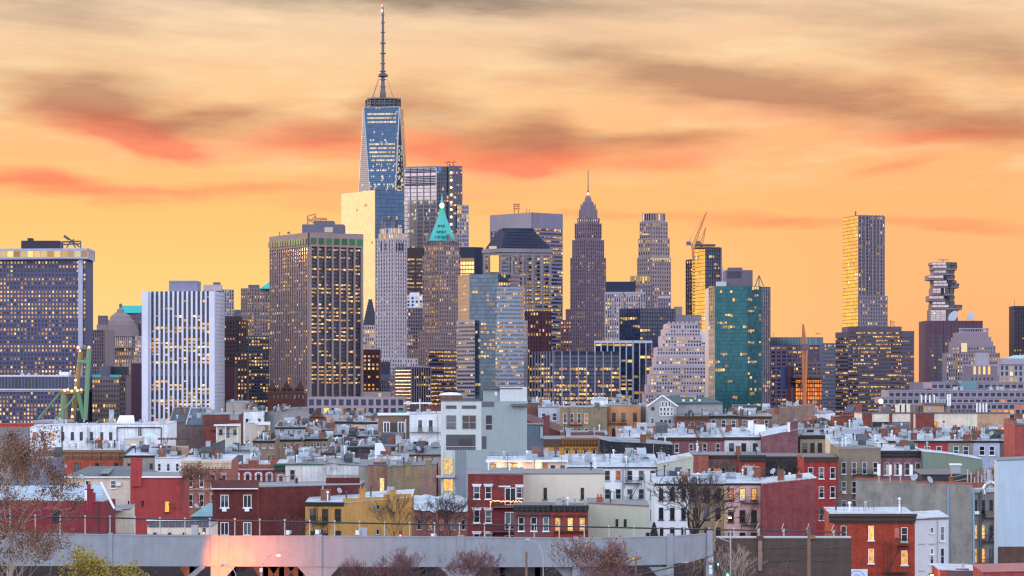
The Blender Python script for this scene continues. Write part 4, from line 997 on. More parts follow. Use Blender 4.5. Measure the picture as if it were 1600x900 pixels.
# --- port crane and red boom at the left
K = Thing('port_crane', 'green and orange container port crane in front of the lavender tower', 'crane', 1500, 120)
GRN = plain((.12, .24, .13), .6, 0, 'crane_green', .4); ORC = plain((.30, .19, .06), .6, 0, 'crane_ochre', .4)
for n_, m_, a, b, r_ in (('leg', GRN, (97, 658), (99, 612), 1.1), ('leg', ORC, (113, 660, 6), (127, 546, 6), 1.3), ('leg', GRN, (133, 656), (139.5, 544), 1.2), ('leg', GRN, (122, 612), (131, 655), 1.1),
                         ('cross_beam', GRN, (122, 566), (139, 566), 1.0), ('cross_beam', METAL, (122, 546, 6), (140, 546), .8), ('cross_beam', ORC, (94, 613), (129, 612), 1.3), ('cross_beam', GRN, (120, 640), (132, 640), .7),
                         ('brace', GRN, (60, 655), (94, 614), .6), ('brace', GRN, (83, 661), (120, 616), .6), ('brace', ORC, (104, 613, 4), (104, 655, 4), .7)):
    K.tb(n_, m_, a, b, r_, own=True)
for a in ((122, 543), (139, 543)): beacon(K, a[0], a[1], 0, .7)
for a in ((101, 610), (106, 609), (112, 611), (121, 610), (127, 609), (118, 594), (118, 606), (113, 640), (113, 651), (125, 548)): beacon(K, a[0], a[1], -2, .5, lamp('amber_work_lamp', (1.0, .5, .12), 4.0))
K.bx('machine_house', METAL, 116, 124, 607, 612, 0, 4, True); K.flush()
K = Thing('conveyor_boom', 'long bright red steel boom lying low at the left edge', 'boom', 1150, 25)
RDM = plain((.55, .035, .02), .5, 0, 'red_steel')
K.bx('chord', RDM, -30, 59, 661.5, 663.2, 0, 2, True); K.bx('chord', RDM, -30, 59, 666.5, 668, 0, 2, True)
for k in range(22): K.tb('lattice', RDM, (-30+k*4, 667), (-28+k*4, 662), .3, 1)
K.flush()
K = Thing('storage_shed', 'long pale shed roof behind the white building at the left', 'shed', 1100, 80)
K.bx('roof', PALE, 52, 96, 657, 661, 0, 30); K.bx('wall', CONC, 53, 95, 661, 690, .5, 28); K.flush()
# ================================================================ Brooklyn houses
ROOFW = rooftop((0.17, 0.19, 0.225), .8); ROOFG = rooftop((0.11, 0.12, 0.145), .6); ROOFD = rooftop((0.03, 0.03, 0.036), .3); ROOFS = rooftop((0.47, 0.51, 0.57), .75)
SHING = masonry((.085, .095, .11), 'siding', .2); CHIMB = masonry((.20, .085, .06), 'brick', .25); CHIMW = masonry((.38, .41, .46), 'stained', .25)
BROWNC = plain((.07, .035, .025), .7, 0, 'brown_cornice'); TERRA = plain((.42, .13, .06), .8, 0, 'terracotta'); TAR = plain((.05, .05, .055), .8, 0, 'tar'); BULK = masonry((.30, .20, .15), 'stucco', .25); HVAC = plain((.30, .34, .38), .5, .2, 'sheet_metal'); COPING = plain((.36, .37, .41), .6, 0, 'coping'); REDCOP = plain((.40, .10, .05), .7, 0, 'clay_coping')
def framemesh(w, h, t, sill, rail, mull):
    m = MB(); d0, d1 = -.07, .02
    def b(x0, x1, z0, z1, dd=0.0): m.box(x0, x1, d0-dd, d1, z0, z1)
    b(-w/2, -w/2+t, -h/2, h/2); b(w/2-t, w/2, -h/2, h/2); b(-w/2+t, w/2-t, h/2-t, h/2); b(-w/2+t, w/2-t, -h/2, -h/2+t)
    if rail: b(-w/2+t, w/2-t, -t*.45, t*.45, -.02)
    for k in range(mull): x = -w/2+w*(k+1)/(mull+1); b(x-t*.4, x+t*.4, -h/2+t, h/2-t, -.01)
    if sill: b(-w/2-.12, w/2+.12, -h/2-.14, -h/2-.002, .10)
    return m
FCACHE = {}
class House(Thing):
    """top corners of the visible walls, left to right: (px, py, metres behind d)"""
    def __init__(s, name, label, pts, d, wall, roof=None, dep=13.0, rise=0.5, cat='house', group=None, bottom=0.0, cap=True, parapet=None):
        super().__init__(name, label, cat, d, pts[0][0], group); s.seed = random.Random(label); s.fill = False
        pts = [(p+(0.0,)) if len(p) == 2 else p for p in pts]; s.pts = pts; s.wall = wall; roof = roof or ROOFW
        top = [Vector(s.p(*p)) for p in pts]
        if len(top) == 2: back = [top[1]+Vector((0, dep, rise)), top[0]+Vector((0, dep, rise))]
        else:
            a, c, b = top[0], top[1], top[-1]
            if abs(b.y-c.y) < 2 or abs(a.y-c.y) < 2: ym = max(t.y for t in top)+dep; back = [Vector((b.x, ym, b.z+rise)), Vector((a.x, ym, a.z+rise))]
            else: back = [a+b-c+Vector((0, 0, rise))]
        T4 = top+back; s.top = T4
        s.mb('wall', wall).hexa([(v.x, v.y, bottom) for v in T4], [tuple(v) for v in T4])
        s.faces = [Face((top[i].x, top[i].y), (top[i+1].x, top[i+1].y)) for i in range(len(top)-1)]
        cen = sum(T4, Vector())/len(T4)
        if cap:
            o_ = [v+(v-cen).normalized()*.15 for v in T4]
            s.mb('roof', roof).hexa([(v.x, v.y, v.z+.01) for v in o_], [(v.x, v.y, v.z+.10) for v in o_])
        if parapet:
            h_, m_ = parapet
            n = len(T4)
            for i in range(n):
                a, b = T4[i], T4[(i+1) % n]
                if i < len(top)-1: continue
                q = (b-a); q.z = 0; q = q.normalized(); w_ = Vector((-q.y, q.x, 0))*.30; a2, b2 = a+q*.02, b-q*.02
                up = Vector((0, 0, h_)); s.mb('parapet', m_).hexa([a2, b2, b2+w_, a2+w_], [a2+up, b2+up, b2+w_+up, a2+w_+up])
    def u(s, i, px):
        f = s.faces[i]; k = (px-CX)/F; return (k*(s.d+f.a.y)-(s.x0+f.a.x))/(f.t.x-k*f.t.y)
    def zf(s, i, px, py):
        f = s.faces[i]; uu = s.u(i, px); return Z(py, s.d+f.a.y+f.t.y*uu)
    def rect(s, i, x0, x1, yt, yb): return s.u(i, x0), s.u(i, x1), s.zf(i, (x0+x1)/2, yb), s.zf(i, (x0+x1)/2, yt)
    def slab(s, name, mat, i, x0, x1, yt, yb, d0=0.0, d1=.25, own=True):
        u0, u1, z0, z1 = s.rect(i, x0, x1, yt, yb); m = MB() if own else s.mb(name, mat)
        s.faces[i].box(m, u0, u1, z0, z1, d0, d1)
        return m.build(name, mat, s.root) if own else None
    def win(s, xs, ys, w, h, lit=(), frame=WHITEP, i=0, rail=True, mull=0, sill=True, t=None, dim=(), ac=(), lintel=None, name='window', pane=None, arch=None):
        """windows centred at xs (px), tops at ys (px), w x h px; lit / dim / ac hold (column, row)"""
        f = s.faces[i]
        for r, py in enumerate(ys):
            for c, px in enumerate(xs):
                uu = s.u(i, px); dd = s.d+f.a.y+f.t.y*uu; sc = dd/F
                W, H = round(w*sc/max(.35, abs(f.t.x)), 1), round(h*sc, 1); tt = t or min(.09, W*.08)
                if W <= 0 or H <= 0: W, H = max(W, .2), max(H, .2)
                k = (W, H, tt, sill, rail, mull, frame.name)
                if k not in FCACHE:
                    fm = framemesh(W, H, tt, sill, rail, mull).build('window', frame); FCACHE[k] = fm.data; bpy.data.objects.remove(fm)
                loc = f.pt(uu, Z(py, dd)-H/2, .015)
                o = link(name, FCACHE[k], s.root, None, loc, f.rz)
                pm = LITR if (c, r) in lit else LITB if (c, r) in dim else (pane or PANE)
                link('pane', quadmesh(W-tt, H-tt, pm), o, None, (0, -.02, 0))
                if (c, r) in ac:
                    m = MB(); m.box(-.34, .34, -.45, 0, -H/2-.02, -H/2+.42); m.box(-.28, .28, -.47, -.45, -H/2+.05, -H/2+.36)
                    m.build('air_conditioner', WHITEP, o)
                if lintel:
                    m = MB(); m.box(-W/2-.18, W/2+.18, -.22, .0, H/2+.005, H/2+.26); m.box(-W/2-.26, W/2+.26, -.32, 0, H/2+.26, H/2+.36); m.build('lintel', lintel, o)
                if arch:
                    m = MB(); n = 7
                    for q in range(n):
                        a0, a1 = math.pi*q/n, math.pi*(q+1)/n; r0, r1 = W*.5, W*.5+.34
                        m.hexa([(-r1*math.cos(a0), -.2, H/2+r1*.6*math.sin(a0)), (-r1*math.cos(a1), -.2, H/2+r1*.6*math.sin(a1)), (-r0*math.cos(a1), -.2, H/2+r0*.45*math.sin(a1)), (-r0*math.cos(a0), -.2, H/2+r0*.45*math.sin(a0))],
                               [(-r1*math.cos(a0), 0, H/2+r1*.6*math.sin(a0)), (-r1*math.cos(a1), 0, H/2+r1*.6*math.sin(a1)), (-r0*math.cos(a1), 0, H/2+r0*.45*math.sin(a1)), (-r0*math.cos(a0), 0, H/2+r0*.45*math.sin(a0))])
                    m.box(-W/2-.32, -W/2, -.16, 0, -H*.1, H/2); m.box(W/2, W/2+.32, -.16, 0, -H*.1, H/2); m.build('window_crown', arch, o)
        return s
    def cornice(s, mat, yt, yb, i=0, proud=.6, x0=None, x1=None, brackets=0, bmat=None):
        a = s.pts[i][0] if x0 is None else x0; b = s.pts[i+1][0] if x1 is None else x1
        f = s.faces[i]; u0, u1, z0, z1 = s.rect(i, a, b, yt, yb); m = MB(); h = z1-z0
        f.box(m, u0-.12, u1+.12, z1-h*.28, z1, 0, proud)
        f.box(m, u0-.06, u1+.06, z0+h*.25, z1-h*.28, 0, proud*.55); f.box(m, u0, u1, z0, z0+h*.25, 0, proud*.22)
        for k in range(brackets):
            uu = u0+(u1-u0)*(k+.5)/brackets; f.box(m, uu-.12, uu+.12, z0+h*.05, z1-h*.28, 0, proud*.9)
        m.build('cornice', mat, s.root); return s
    def on(s, uu, vv):
        t = s.top
        if len(t) == 4 and len(s.faces) == 1: a, b, c, d = t
        elif len(t) == 4: b, c, d, a = t[0], t[1], t[2], t[3]; a, b, c, d = t[0], t[1], t[2], t[3]
        else: a, b, c, d = t[0], t[2], t[3], t[4]
        return a.lerp(b, uu).lerp(d.lerp(c, uu), vv)+Vector((0, 0, .1))
    def chimney(s, px, yt, w=6, dd=1.0, mat=None, pots=2, base=None, dep=.9):
        m = MB(); mat = mat or CHIMB; x0, x1 = s.lx(px-w/2, dd), s.lx(px+w/2, dd); z1 = s.lz(yt, dd); z0 = (s.lz(base, dd) if base else s.top[0].z-.5)
        m.box(x0, x1, dd, dd+dep, z0, z1-.14); m.box(x0-.08, x1+.08, dd-.08, dd+dep+.08, z1-.14, z1)
        o = m.build('chimney', mat, s.root); q = MB()
        for k in range(pots): x = x0+(x1-x0)*(k+.5)/pots; q.lathe(x, dd+dep/2, [(.16, z1), (.13, z1+.45)], 8)
        if pots: q.build('chimney_pot', TERRA, o)
        return s
    def clutter(s, chim=1, vent=3, hatch=1, dish=1, ac=1, sky=1, cm=None, hs=1.0, v0=.1, v1=.9):
        r = s.seed
        def spot(): return s.on(r.uniform(.06, .94), r.uniform(v0, v1))
        for k in range(chim):
            p = s.on(r.uniform(.03, .97), r.uniform(v0, v1)); m = MB(); w_, h_ = r.uniform(.8, 1.5), r.uniform(.9, 1.7)*hs; mat = cm or r.choice([CHIMB, CHIMW, CHIMW, CHIMB])
            m.box(p.x-w_/2, p.x+w_/2, p.y-.4, p.y+.4, p.z-.3, p.z+h_-.15); m.box(p.x-w_/2-.08, p.x+w_/2+.08, p.y-.48, p.y+.48, p.z+h_-.15, p.z+h_)
            o = m.build('chimney', mat, s.root); q = MB()
            for j in range(r.choice([1, 2, 3])): q.lathe(p.x-w_*.3+j*.36, p.y, [(.15, p.z+h_), (.12, p.z+h_+r.uniform(.3, .6))], 8)
            q.build('chimney_pot', r.choice([TERRA, TAR, HVAC]), o)
        for k in range(vent):
            p = spot(); m = MB(); h_ = r.uniform(.5, 1.5)*hs; m.lathe(p.x, p.y, [(.11, p.z-.1), (.11, p.z+h_), (.24, p.z+h_+.02), (.2, p.z+h_+.22), (.04, p.z+h_+.3)], 8)
            m.build('vent_pipe', r.choice([HVAC, TAR, WHITEP]), s.root)
        for k in range(hatch):
            p = spot(); m = MB(); w_, h_ = r.uniform(1.3, 2.2), r.uniform(.9, 2.0)*hs
            m.hexa([(p.x-w_/2, p.y-.7, p.z-.2), (p.x+w_/2, p.y-.7, p.z-.2), (p.x+w_/2, p.y+1.4, p.z-.2), (p.x-w_/2, p.y+1.4, p.z-.2)], [(p.x-w_/2, p.y-.7, p.z+h_*.45), (p.x+w_/2, p.y-.7, p.z+h_*.45), (p.x+w_/2, p.y+1.4, p.z+h_), (p.x-w_/2, p.y+1.4, p.z+h_)])
            m.build('roof_hatch', r.choice([CHIMW, HVAC, SHING, TAR, CHIMB]), s.root)
        for k in range(ac):
            p = spot(); m = MB(); w_ = r.uniform(.8, 1.4); m.box(p.x-w_/2, p.x+w_/2, p.y-.4, p.y+.4, p.z+.1, p.z+.9*hs); m.box(p.x-w_/2, p.x-w_/2+.1, p.y-.35, p.y+.35, p.z-.15, p.z+.1); m.box(p.x+w_/2-.1, p.x+w_/2, p.y-.35, p.y+.35, p.z-.15, p.z+.1)
            o = m.build('air_conditioner', HVAC, s.root); q = MB(); q.lathe(p.x, p.y, [(.32, p.z+.9*hs), (.32, p.z+.96*hs)], 12); q.build('fan_grille', TAR, o)
        for k in range(sky):
            p = spot(); m = MB(); m.box(p.x-.7, p.x+.7, p.y-.5, p.y+.5, p.z-.1, p.z+.25); o = m.build('skylight', COPING, s.root)
            q = MB(); q.hexa([(p.x-.65, p.y-.45, p.z+.25), (p.x+.65, p.y-.45, p.z+.25), (p.x+.65, p.y+.45, p.z+.25), (p.x-.65, p.y+.45, p.z+.25)], [(p.x-.3, p.y-.1, p.z+.6), (p.x+.3, p.y-.1, p.z+.6), (p.x+.3, p.y+.1, p.z+.6), (p.x-.3, p.y+.1, p.z+.6)]); q.build('skylight_glass', GP, o)
        for k in range(max(1, vent//3) if vent else 0):     # television aerials and guard rails
            p = spot(); m = MB(); h_ = r.uniform(1.2, 2.4)*hs; m.tube((p.x, p.y, p.z-.1), (p.x, p.y, p.z+h_), .035, .035, 4)
            for j in range(r.choice([2, 3, 4])): q = r.uniform(.3, .7); m.tube((p.x-q, p.y+.1, p.z+h_*(.6+.12*j)), (p.x+q, p.y-.1, p.z+h_*(.6+.12*j)), .025, .025, 4)
            m.build('aerial', r.choice([METAL, BLACK]), s.root)
        if vent > 3 and r.random() < .6:
            u0 = r.uniform(.0, .45); u1 = u0+r.uniform(.3, .5); v = r.uniform(.05, .6); m = MB(); n = 6
            a = [s.on(u0+(u1-u0)*j/n, v) for j in range(n+1)]
            for q in a: m.tube(q, q+Vector((0, 0, 1.0)), .035, .035, 4)
            for z_ in (.5, 1.0): m.tube(a[0]+Vector((0, 0, z_)), a[-1]+Vector((0, 0, z_)), .03, .03, 4)
            m.build('roof_rail', r.choice([BLACK, METAL, BROWNC]), s.root)
        if s.fill and vent > 3 and r.random() < .7:
            p = s.on(r.uniform(.15, .85), r.uniform(.2, .8)); m = MB(); w_, d_, h_ = r.uniform(2, 3.4), r.uniform(1.8, 3), r.uniform(1.4, 2.3)*hs
            m.hexa([(p.x-w_/2, p.y-d_/2, p.z-.2), (p.x+w_/2, p.y-d_/2, p.z-.2), (p.x+w_/2, p.y+d_/2, p.z-.2), (p.x-w_/2, p.y+d_/2, p.z-.2)], [(p.x-w_/2, p.y-d_/2, p.z+h_*r.choice([.55, 1])), (p.x+w_/2, p.y-d_/2, p.z+h_*.8), (p.x+w_/2, p.y+d_/2, p.z+h_), (p.x-w_/2, p.y+d_/2, p.z+h_)])
            o = m.build('stair_bulkhead', r.choice([CHIMB, CHIMW, SHING, TAR, BULK, COPING]), s.root)
            m = MB(); m.box(p.x-.4, p.x+.4, p.y-d_/2-.05, p.y-d_/2+.02, p.z, p.z+h_*.5); m.build('door', r.choice([METAL, BROWNC, WHITEP, TAR]), o)
        for k in range(dish):
            p = spot(); s.dish(p.x, p.y, p.z, r.uniform(.35, .55), r.uniform(.5, 1.1), r.choice([-1, 1]))
        return s
    def dish(s, x, y, z, r_, h_, sg=1):
        m = MB(); m.tube((x, y, z-.2), (x, y, z+h_), .04)
        ax = Vector((sg*.6, -.6, .5)).normalized(); c = Vector((x, y, z+h_))
        for (a, ra), (b, rb) in zip(((0, .12), (.05, .5), (.13, .85)), ((.05, .5), (.13, .85), (.22, 1.0))): m.tube(c+ax*a*r_*1.6, c+ax*b*r_*1.6, ra*r_, rb*r_, 12)
        m.tube(c, c+ax*r_*1.1, .02); m.build('satellite_dish', HVAC, s.root)
    def fire(s, x0, x1, ys, i=0, mat=BLACK, lad=True, depth=1.1, rail=.95, top=None):
        f = s.faces[i]; m = MB(); zs = []
        for py in ys:
            u0, u1, z, _ = s.rect(i, x0, x1, py, py); zs.append(z)
            for k in range(6): f.box(m, u0, u1, z-.03, z+.03, .05+k*depth/6, .05+k*depth/6+.1)
            for zz_ in (rail, rail*.5): f.box(m, u0, u1, z+zz_-.03, z+zz_+.03, depth-.03, depth+.03)
            n = max(3, int((u1-u0)/.35))
            for k in range(n+1): f.box(m, u0+(u1-u0)*k/n-.016, u0+(u1-u0)*k/n+.016, z, z+rail, depth-.02, depth+.02)
            for uu in (u0, u1): f.box(m, uu-.03, uu+.03, z+rail-.03, z+rail+.03, 0, depth); m.tube(f.pt(uu, z-.9, .02), f.pt(uu, z, depth), .04); f.box(m, uu-.03, uu+.03, z-.05, z+.05, 0, depth)
        if lad:
            seq = list(zip(zs, zs[1:]))+[(zs[-1], zs[-1]-3.0)]
            for j, (za, zb) in enumerate(seq):
                ua, ub = (u0+(u1-u0)*.85, u0+(u1-u0)*.25)
                for off in (.45, .85): m.tube(f.pt(ua, za, off), f.pt(ub, zb, off), .045)
                for q in range(9):
                    t = q/9; a = f.pt(ua+(ub-ua)*t, za+(zb-za)*t, .45); b = f.pt(ua+(ub-ua)*t, za+(zb-za)*t, .85); m.tube(a, b, .03)
                for t_ in (.45, .85): m.tube(f.pt(ua, za+.8, t_), f.pt(ub, zb+.8, t_), .025)
        if top is not None:
            zt = s.zf(i, x1, top)
            for uu in (u0+.15, u0+.6): f.box(m, uu-.03, uu+.03, zs[0], zt, .2, .26)
            for k in range(int((zt-zs[0])/.32)): f.box(m, u0+.15, u0+.6, zs[0]+k*.32, zs[0]+k*.32+.04, .2, .25)
        m.build('fire_escape', mat, s.root); return s
    def drain(s, px, yt, yb, i=0, mat=GREYM, r=.07):
        f = s.faces[i]; uu = s.u(i, px); m = MB(); m.tube(f.pt(uu, s.zf(i, px, yt), .12), f.pt(uu, s.zf(i, px, yb), .12), r); m.build('drain_pipe', mat, s.root); return s
    def done(s): return s.flush()
def simple(name, label, x0, x1, y, d, wall, roof=None, cols=0, w=7, h=13, top=6, rows=1, lit=(), dim=(), corn=None, ch=4, frame=WHITEP, dep=13, rise=.5, clut=(1, 3, 1, 1, 1, 0), par=None, fh=19, y1=None, **kw):
    """a plain terrace house seen from the back or front"""
    R4 = random.Random(label)
    par = par or (R4.uniform(.25, .6), R4.choice([TAR, COPING, CHIMB, CHIMW, BULK]))
    H = House(name, label, [(x0, y), (x1, y1 if y1 is not None else y)], d, wall, roof, dep, rise, parapet=par, **kw)
    H.fill = True
    if cols:
        st_ = (x1-x0)/cols; H.win([x0+st_*(k+.5) for k in range(cols)], [y+top+k*fh for k in range(rows)], w, h, lit, frame, dim=dim)
    if corn: H.cornice(corn, y-.6, y+ch)
    H.clutter(*clut)
    return H.done()
def br(r, g, b): return masonry((r, g, b), 'brick', .34)
def su(r, g, b): return masonry((r, g, b), 'stucco', .24)
def sd(r, g, b): return masonry((r, g, b), 'siding', .14)
def sn(r, g, b): return masonry((r, g, b), 'stained', .3)
WWALL = sn(.70, .72, .77); CREAM = su(.62, .55, .46); 
# ---------------------------------------------------------------- far roofs, back rows
simple('warehouse', 'tan rooftop block with an orange lit door beyond the left rooftops', 353, 391, 629, 1100, su(.30, .27, .24), cols=0, clut=(0, 2, 0, 0, 1, 0))
H = House('white_building', 'small white building with pipes right of the tan rooftop block', [(383, 640), (408, 640)], 1090, WWALL, cat='building'); H.clutter(1, 4, 1, 0, 2, 0); H.done()
H = House('brownstone_hall', 'dark brown building with three pointed turrets in front of the brown tower', [(418, 615), (476, 615)], 1250, br(.07, .025, .022), ROOFD, 16, .2, cat='building')
for px in (425, 448, 469):
    q = MB(); x = H.lx(px, 2); zz = H.lz; q.lathe(x, 2, [(1.7, zz(616)), (1.6, zz(609)), (2.0, zz(608.5)), (1.4, zz(604)), (.1, zz(594))], 8); q.build('turret', br(.06, .022, .02), H.root)
for px in (434, 441, 456, 462): q = MB(); q.hexa([H.p(px-4, 613, .1), H.p(px+4, 613, .1), H.p(px+4, 613, 2), H.p(px-4, 613, 2)], [H.p(px-.5, 605, .1), H.p(px+.5, 605, .1), H.p(px+.5, 605, 2), H.p(px-.5, 605, 2)]); q.build('gable', br(.06, .022, .02), H.root)
H.win([428+6.5*k for k in range(8)], [617], 3, 6, frame=BROWNC, sill=False); H.cornice(BROWNC, 611.5, 614.5); H.done()
H = House('concrete_building', 'long stained grey concrete wall below the brown turrets', [(410, 645, 16), (444, 641, 8), (483, 636, 0)], 900, sn(.24, .24, .25), cat='building', dep=20)
H.clutter(1, 6, 2, 1, 3, 1); H.done()
H = House('white_building', 'white low building with dark windows left of the long concrete wall', [(373, 644), (412, 642)], 910, WWALL, cat='building'); H.win([386, 405], [656, 654], 4, 6, frame=METAL); H.clutter(1, 4, 1, 0, 1, 0); H.done()
H = House('gabled_house', 'small dark gabled house with a pointed peak right of the concrete wall', [(483, 652), (507, 652)], 950, br(.11, .06, .055), ROOFD, 10, 0, cap=False)
for k in (0, 1): H.mb('roof', SHING).hexa([H.p(481, 653, -.3), H.p(495, 637, -.3), H.p(495, 637, 10), H.p(481, 653, 10)] if k == 0 else [H.p(495, 637, -.3), H.p(509, 653, -.3), H.p(509, 653, 10), H.p(495, 637, 10)], [H.p(482, 654.5, -.3), H.p(495, 639, -.3), H.p(495, 639, 10), H.p(482, 654.5, 10)] if k == 0 else [H.p(495, 639, -.3), H.p(508, 654.5, -.3), H.p(508, 654.5, 10), H.p(495, 639, 10)])
H.mb('gable', br(.11, .06, .055)).hexa([H.p(484, 653, 0), H.p(506, 653, 0), H.p(506, 653, 9), H.p(484, 653, 9)], [H.p(494.5, 640, 0), H.p(495.5, 640, 0), H.p(495.5, 640, 9), H.p(494.5, 640, 9)])
H.win([495], [655], 4, 5, lit={(0, 0)}, frame=BROWNC); H.done()
simple('rowhouse', 'grey rowhouse with two orange lit windows and a black cornice', 515, 552, 659, 900, su(.28, .28, .30), ROOFW, 3, 5, 8, 5, lit={(0, 0), (1, 0)}, corn=BLACK, ch=3)
simple('rowhouse', 'pale pink rowhouse joined to the grey one with orange windows', 552, 590, 660, 900, su(.55, .38, .32), ROOFW, 3, 5, 8, 5, lit={(1, 0)}, dim={(0, 0)}, corn=BLACK, ch=3)
for args in (('salmon_house', 'salmon pink attic storey right under the pale podium windows', 505, 545, 648, 1000, su(.48, .28, .24)), ('brick_house', 'red brown attic with two little dormers left of the mansard house', 545, 595, 650, 980, br(.22, .12, .10))):
    simple(*args, roof=ROOFW, cols=0, clut=(2, 5, 2, 1, 1, 0))
# left mid rows
H = House('white_building', 'long low white building with a row of dark sash windows at the left', [(47, 668, 4), (97, 664, 0), (263, 663, 0)], 800, WWALL, ROOFS, 16, .6, cat='building')
H.win([54, 67, 82], [675], 5, 13, i=0, lit={(2, 0)}, dim={(1, 0), (0, 0)}, frame=METAL, sill=False); H.win([98+.01, 113, 127, 143, 159, 173], [675], 5, 13, i=1, frame=METAL, sill=False)
H.drain(97, 666, 700, 1, BLACK, .2); H.chimney(174, 640, 7, 8, CHIMW, 0); H.chimney(253, 655, 9, 4, CHIMW, 0); H.chimney(196, 658, 18, 7, CHIMW, 0, dep=4)
H.fire(136, 149, [690], 1, lad=True, top=666); H.clutter(1, 9, 2, 3, 3, 0)
for a, b in (((183, 668), (183, 690)), ((183, 668), (252, 668)), ((252, 668), (252, 690)), ((217, 668), (217, 690)), ((220, 668), (220, 690))): H.tb('pipe_frame', BLACK, a, b, .14, -.4)
q = MB(); q.hexa([H.p(180, 664, 5), H.p(211, 664, 5), H.p(211, 664, 9), H.p(180, 664, 9)], [H.p(187, 649, 6), H.p(209, 649, 6), H.p(209, 649, 8), H.p(187, 649, 8)]); q.build('roof_hatch', WHITEP, H.root)
H.done()
simple('house', 'brick gable end with grey pitched roof right of the long white building', 264, 292, 660, 880, br(.16, .12, .11), SHING, rise=4, clut=(1, 2, 0, 0, 0, 0))
simple('house', 'slate blue pitched roof house between the brick gable and dark red building', 290, 320, 664, 860, br(.14, .10, .10), masonry((.11, .14, .17), 'siding', .15), rise=4.5, clut=(1, 2, 0, 0, 1, 0))
H = House('brick_building', 'dark red brick building with faded patch and rusty stair', [(317, 648), (374, 648)], 850, br(.15, .045, .04), cat='building'); H.win([325, 337, 350], [657], 5, 8, frame=BROWNC, sill=False); H.slab('grey_patch', su(.27, .27, .29), 0, 359, 373, 648, 656, 0, .03); H.fire(330, 352, [672], 0, plain((.25, .05, .04), .7, 0, 'rusty_iron')); H.clutter(1, 3, 0, 0, 1, 0); H.done()
H = House('cottage', 'cream rooftop cottage with porch and grey sloping roof edge', [(338, 666), (373, 664)], 760, sd(.58, .55, .47), ROOFG, 6, .3); H.win([345, 367], [671], 5, 9, frame=BROWNC, sill=False); H.slab('door', plain((.10, .14, .20), .6, 0, 'door_paint'), 0, 354, 358.5, 668, 684, 0, .08)
H.slab('eave', WHITEP, 0, 335, 376, 663, 665.5, 0, 1.6)
for px in (339, 353, 372): H.slab('porch_post', WHITEP, 0, px-.5, px+.5, 665.5, 688, 1.2, 1.35, False)
H.slab('balcony_rail', BROWNC, 0, 338, 374, 677, 678, 1.2, 1.3, False); H.done()
H = House('stair_tower', 'beige cube shaped stair tower with white cap right of the cream cottage', [(383, 662, 0), (402, 661, 0), (420, 661, 3)], 780, su(.46, .40, .35), ROOFS, 5, .2, cat='building'); H.slab('door', plain((.22, .12, .05), .6, 0, 'door_paint'), 1, 414, 419, 665, 682, 0, .05); H.slab('cap', WHITEP, 0, 398, 402.5, 657, 662, -3, .2); H.slab('cap', WHITEP, 1, 402, 421, 659, 664, 0, .3); H.done()
simple('rowhouse', 'brown rowhouse with black cornice and open roof right of the stair tower', 395, 430, 689, 700, br(.22, .16, .12), ROOFG, 3, 5, 5, 6, corn=BLACK, ch=3, clut=(2, 5, 1, 2, 1, 1))
simple('rowhouse', 'sand coloured rowhouse with black cornice below the long concrete wall', 430, 472, 687, 715, br(.30, .24, .17), ROOFW, 4, 5, 6, 6, corn=BLACK, ch=3, clut=(3, 6, 2, 2, 2, 1))
simple('rowhouse', 'tan brown rowhouse under a cluster of white roof vents', 472, 512, 686, 720, br(.26, .19, .13), ROOFW, 4, 5, 6, 6, corn=BLACK, ch=3, clut=(3, 7, 2, 1, 2, 1))
k = 0
for x0, x1, y, d, c, l in ((430, 478, 668, 860, su(.35, .38, .44), 'blue grey low roof with mural panel below the long concrete wall'), (478, 520, 672, 840, br(.25, .16, .13), 'brown chimney house below the small dark gable'), (520, 560, 680, 780, su(.42, .44, .48), 'pale grey sloping roof under the grey rowhouse'), (556, 598, 682, 770, br(.20, .12, .10), 'brown terrace roof with black pergola left of the mansard house')):
    simple('rowhouse', l, x0, x1, y, d, c, ROOFW, 2, 4, 5, 5, corn=BLACK, ch=2.5, clut=(3, 6, 2, 1, 2, 1), rise=1.2)
simple('rowhouse', 'long black cornice rowhouse left of the mansard house foot', 515, 560, 699, 660, br(.10, .08, .08), ROOFW, 0, corn=BLACK, ch=9, clut=(2, 6, 2, 1, 2, 1), rise=1.0)
simple('rowhouse', 'long black cornice rowhouse right of the small white chimney', 560, 636, 698, 655, br(.09, .07, .08), ROOFW, 0, corn=BLACK, ch=9, clut=(3, 8, 2, 1, 3, 1), rise=1.0)
H = House('white_building', 'white blank wall with dark capped turret above the grey stucco wall', [(491, 714), (542, 711)], 620, sn(.75, .76, .80), cat='building'); H.clutter(2, 3, 1, 0, 1, 0)
q = MB(); q.lathe(H.lx(512, 2), 2, [(1.5, H.lz(714)), (1.5, H.lz(709)), (1.7, H.lz(708)), (.3, H.lz(704))], 8); q.build('turret', BROWNC, H.root); H.done()
H = House('white_building', 'peeling white wall with a tapered white bulkhead behind the olive wall', [(575, 713), (628, 712)], 620, sn(.62, .62, .63), cat='building'); q = MB(); q.hexa([H.p(585, 713, 2), H.p(607, 713, 2), H.p(607, 713, 5), H.p(585, 713, 5)], [H.p(586, 692, 2.3), H.p(597, 692, 2.3), H.p(597, 692, 4.6), H.p(586, 692, 4.6)]); q.build('bulkhead', WHITEP, H.root); H.clutter(1, 6, 1, 1, 2, 0); H.done()
simple('white_building', 'white blank wall left of the one with dark capped turret', 448, 492, 712, 640, sn(.50, .56, .64), clut=(2, 6, 2, 3, 3, 0), cat='building')
simple('white_building', 'low white roof box with cone topped vent above the castellated house', 350, 393, 708, 640, sn(.72, .75, .80), clut=(1, 5, 1, 1, 2, 0), cat='building')
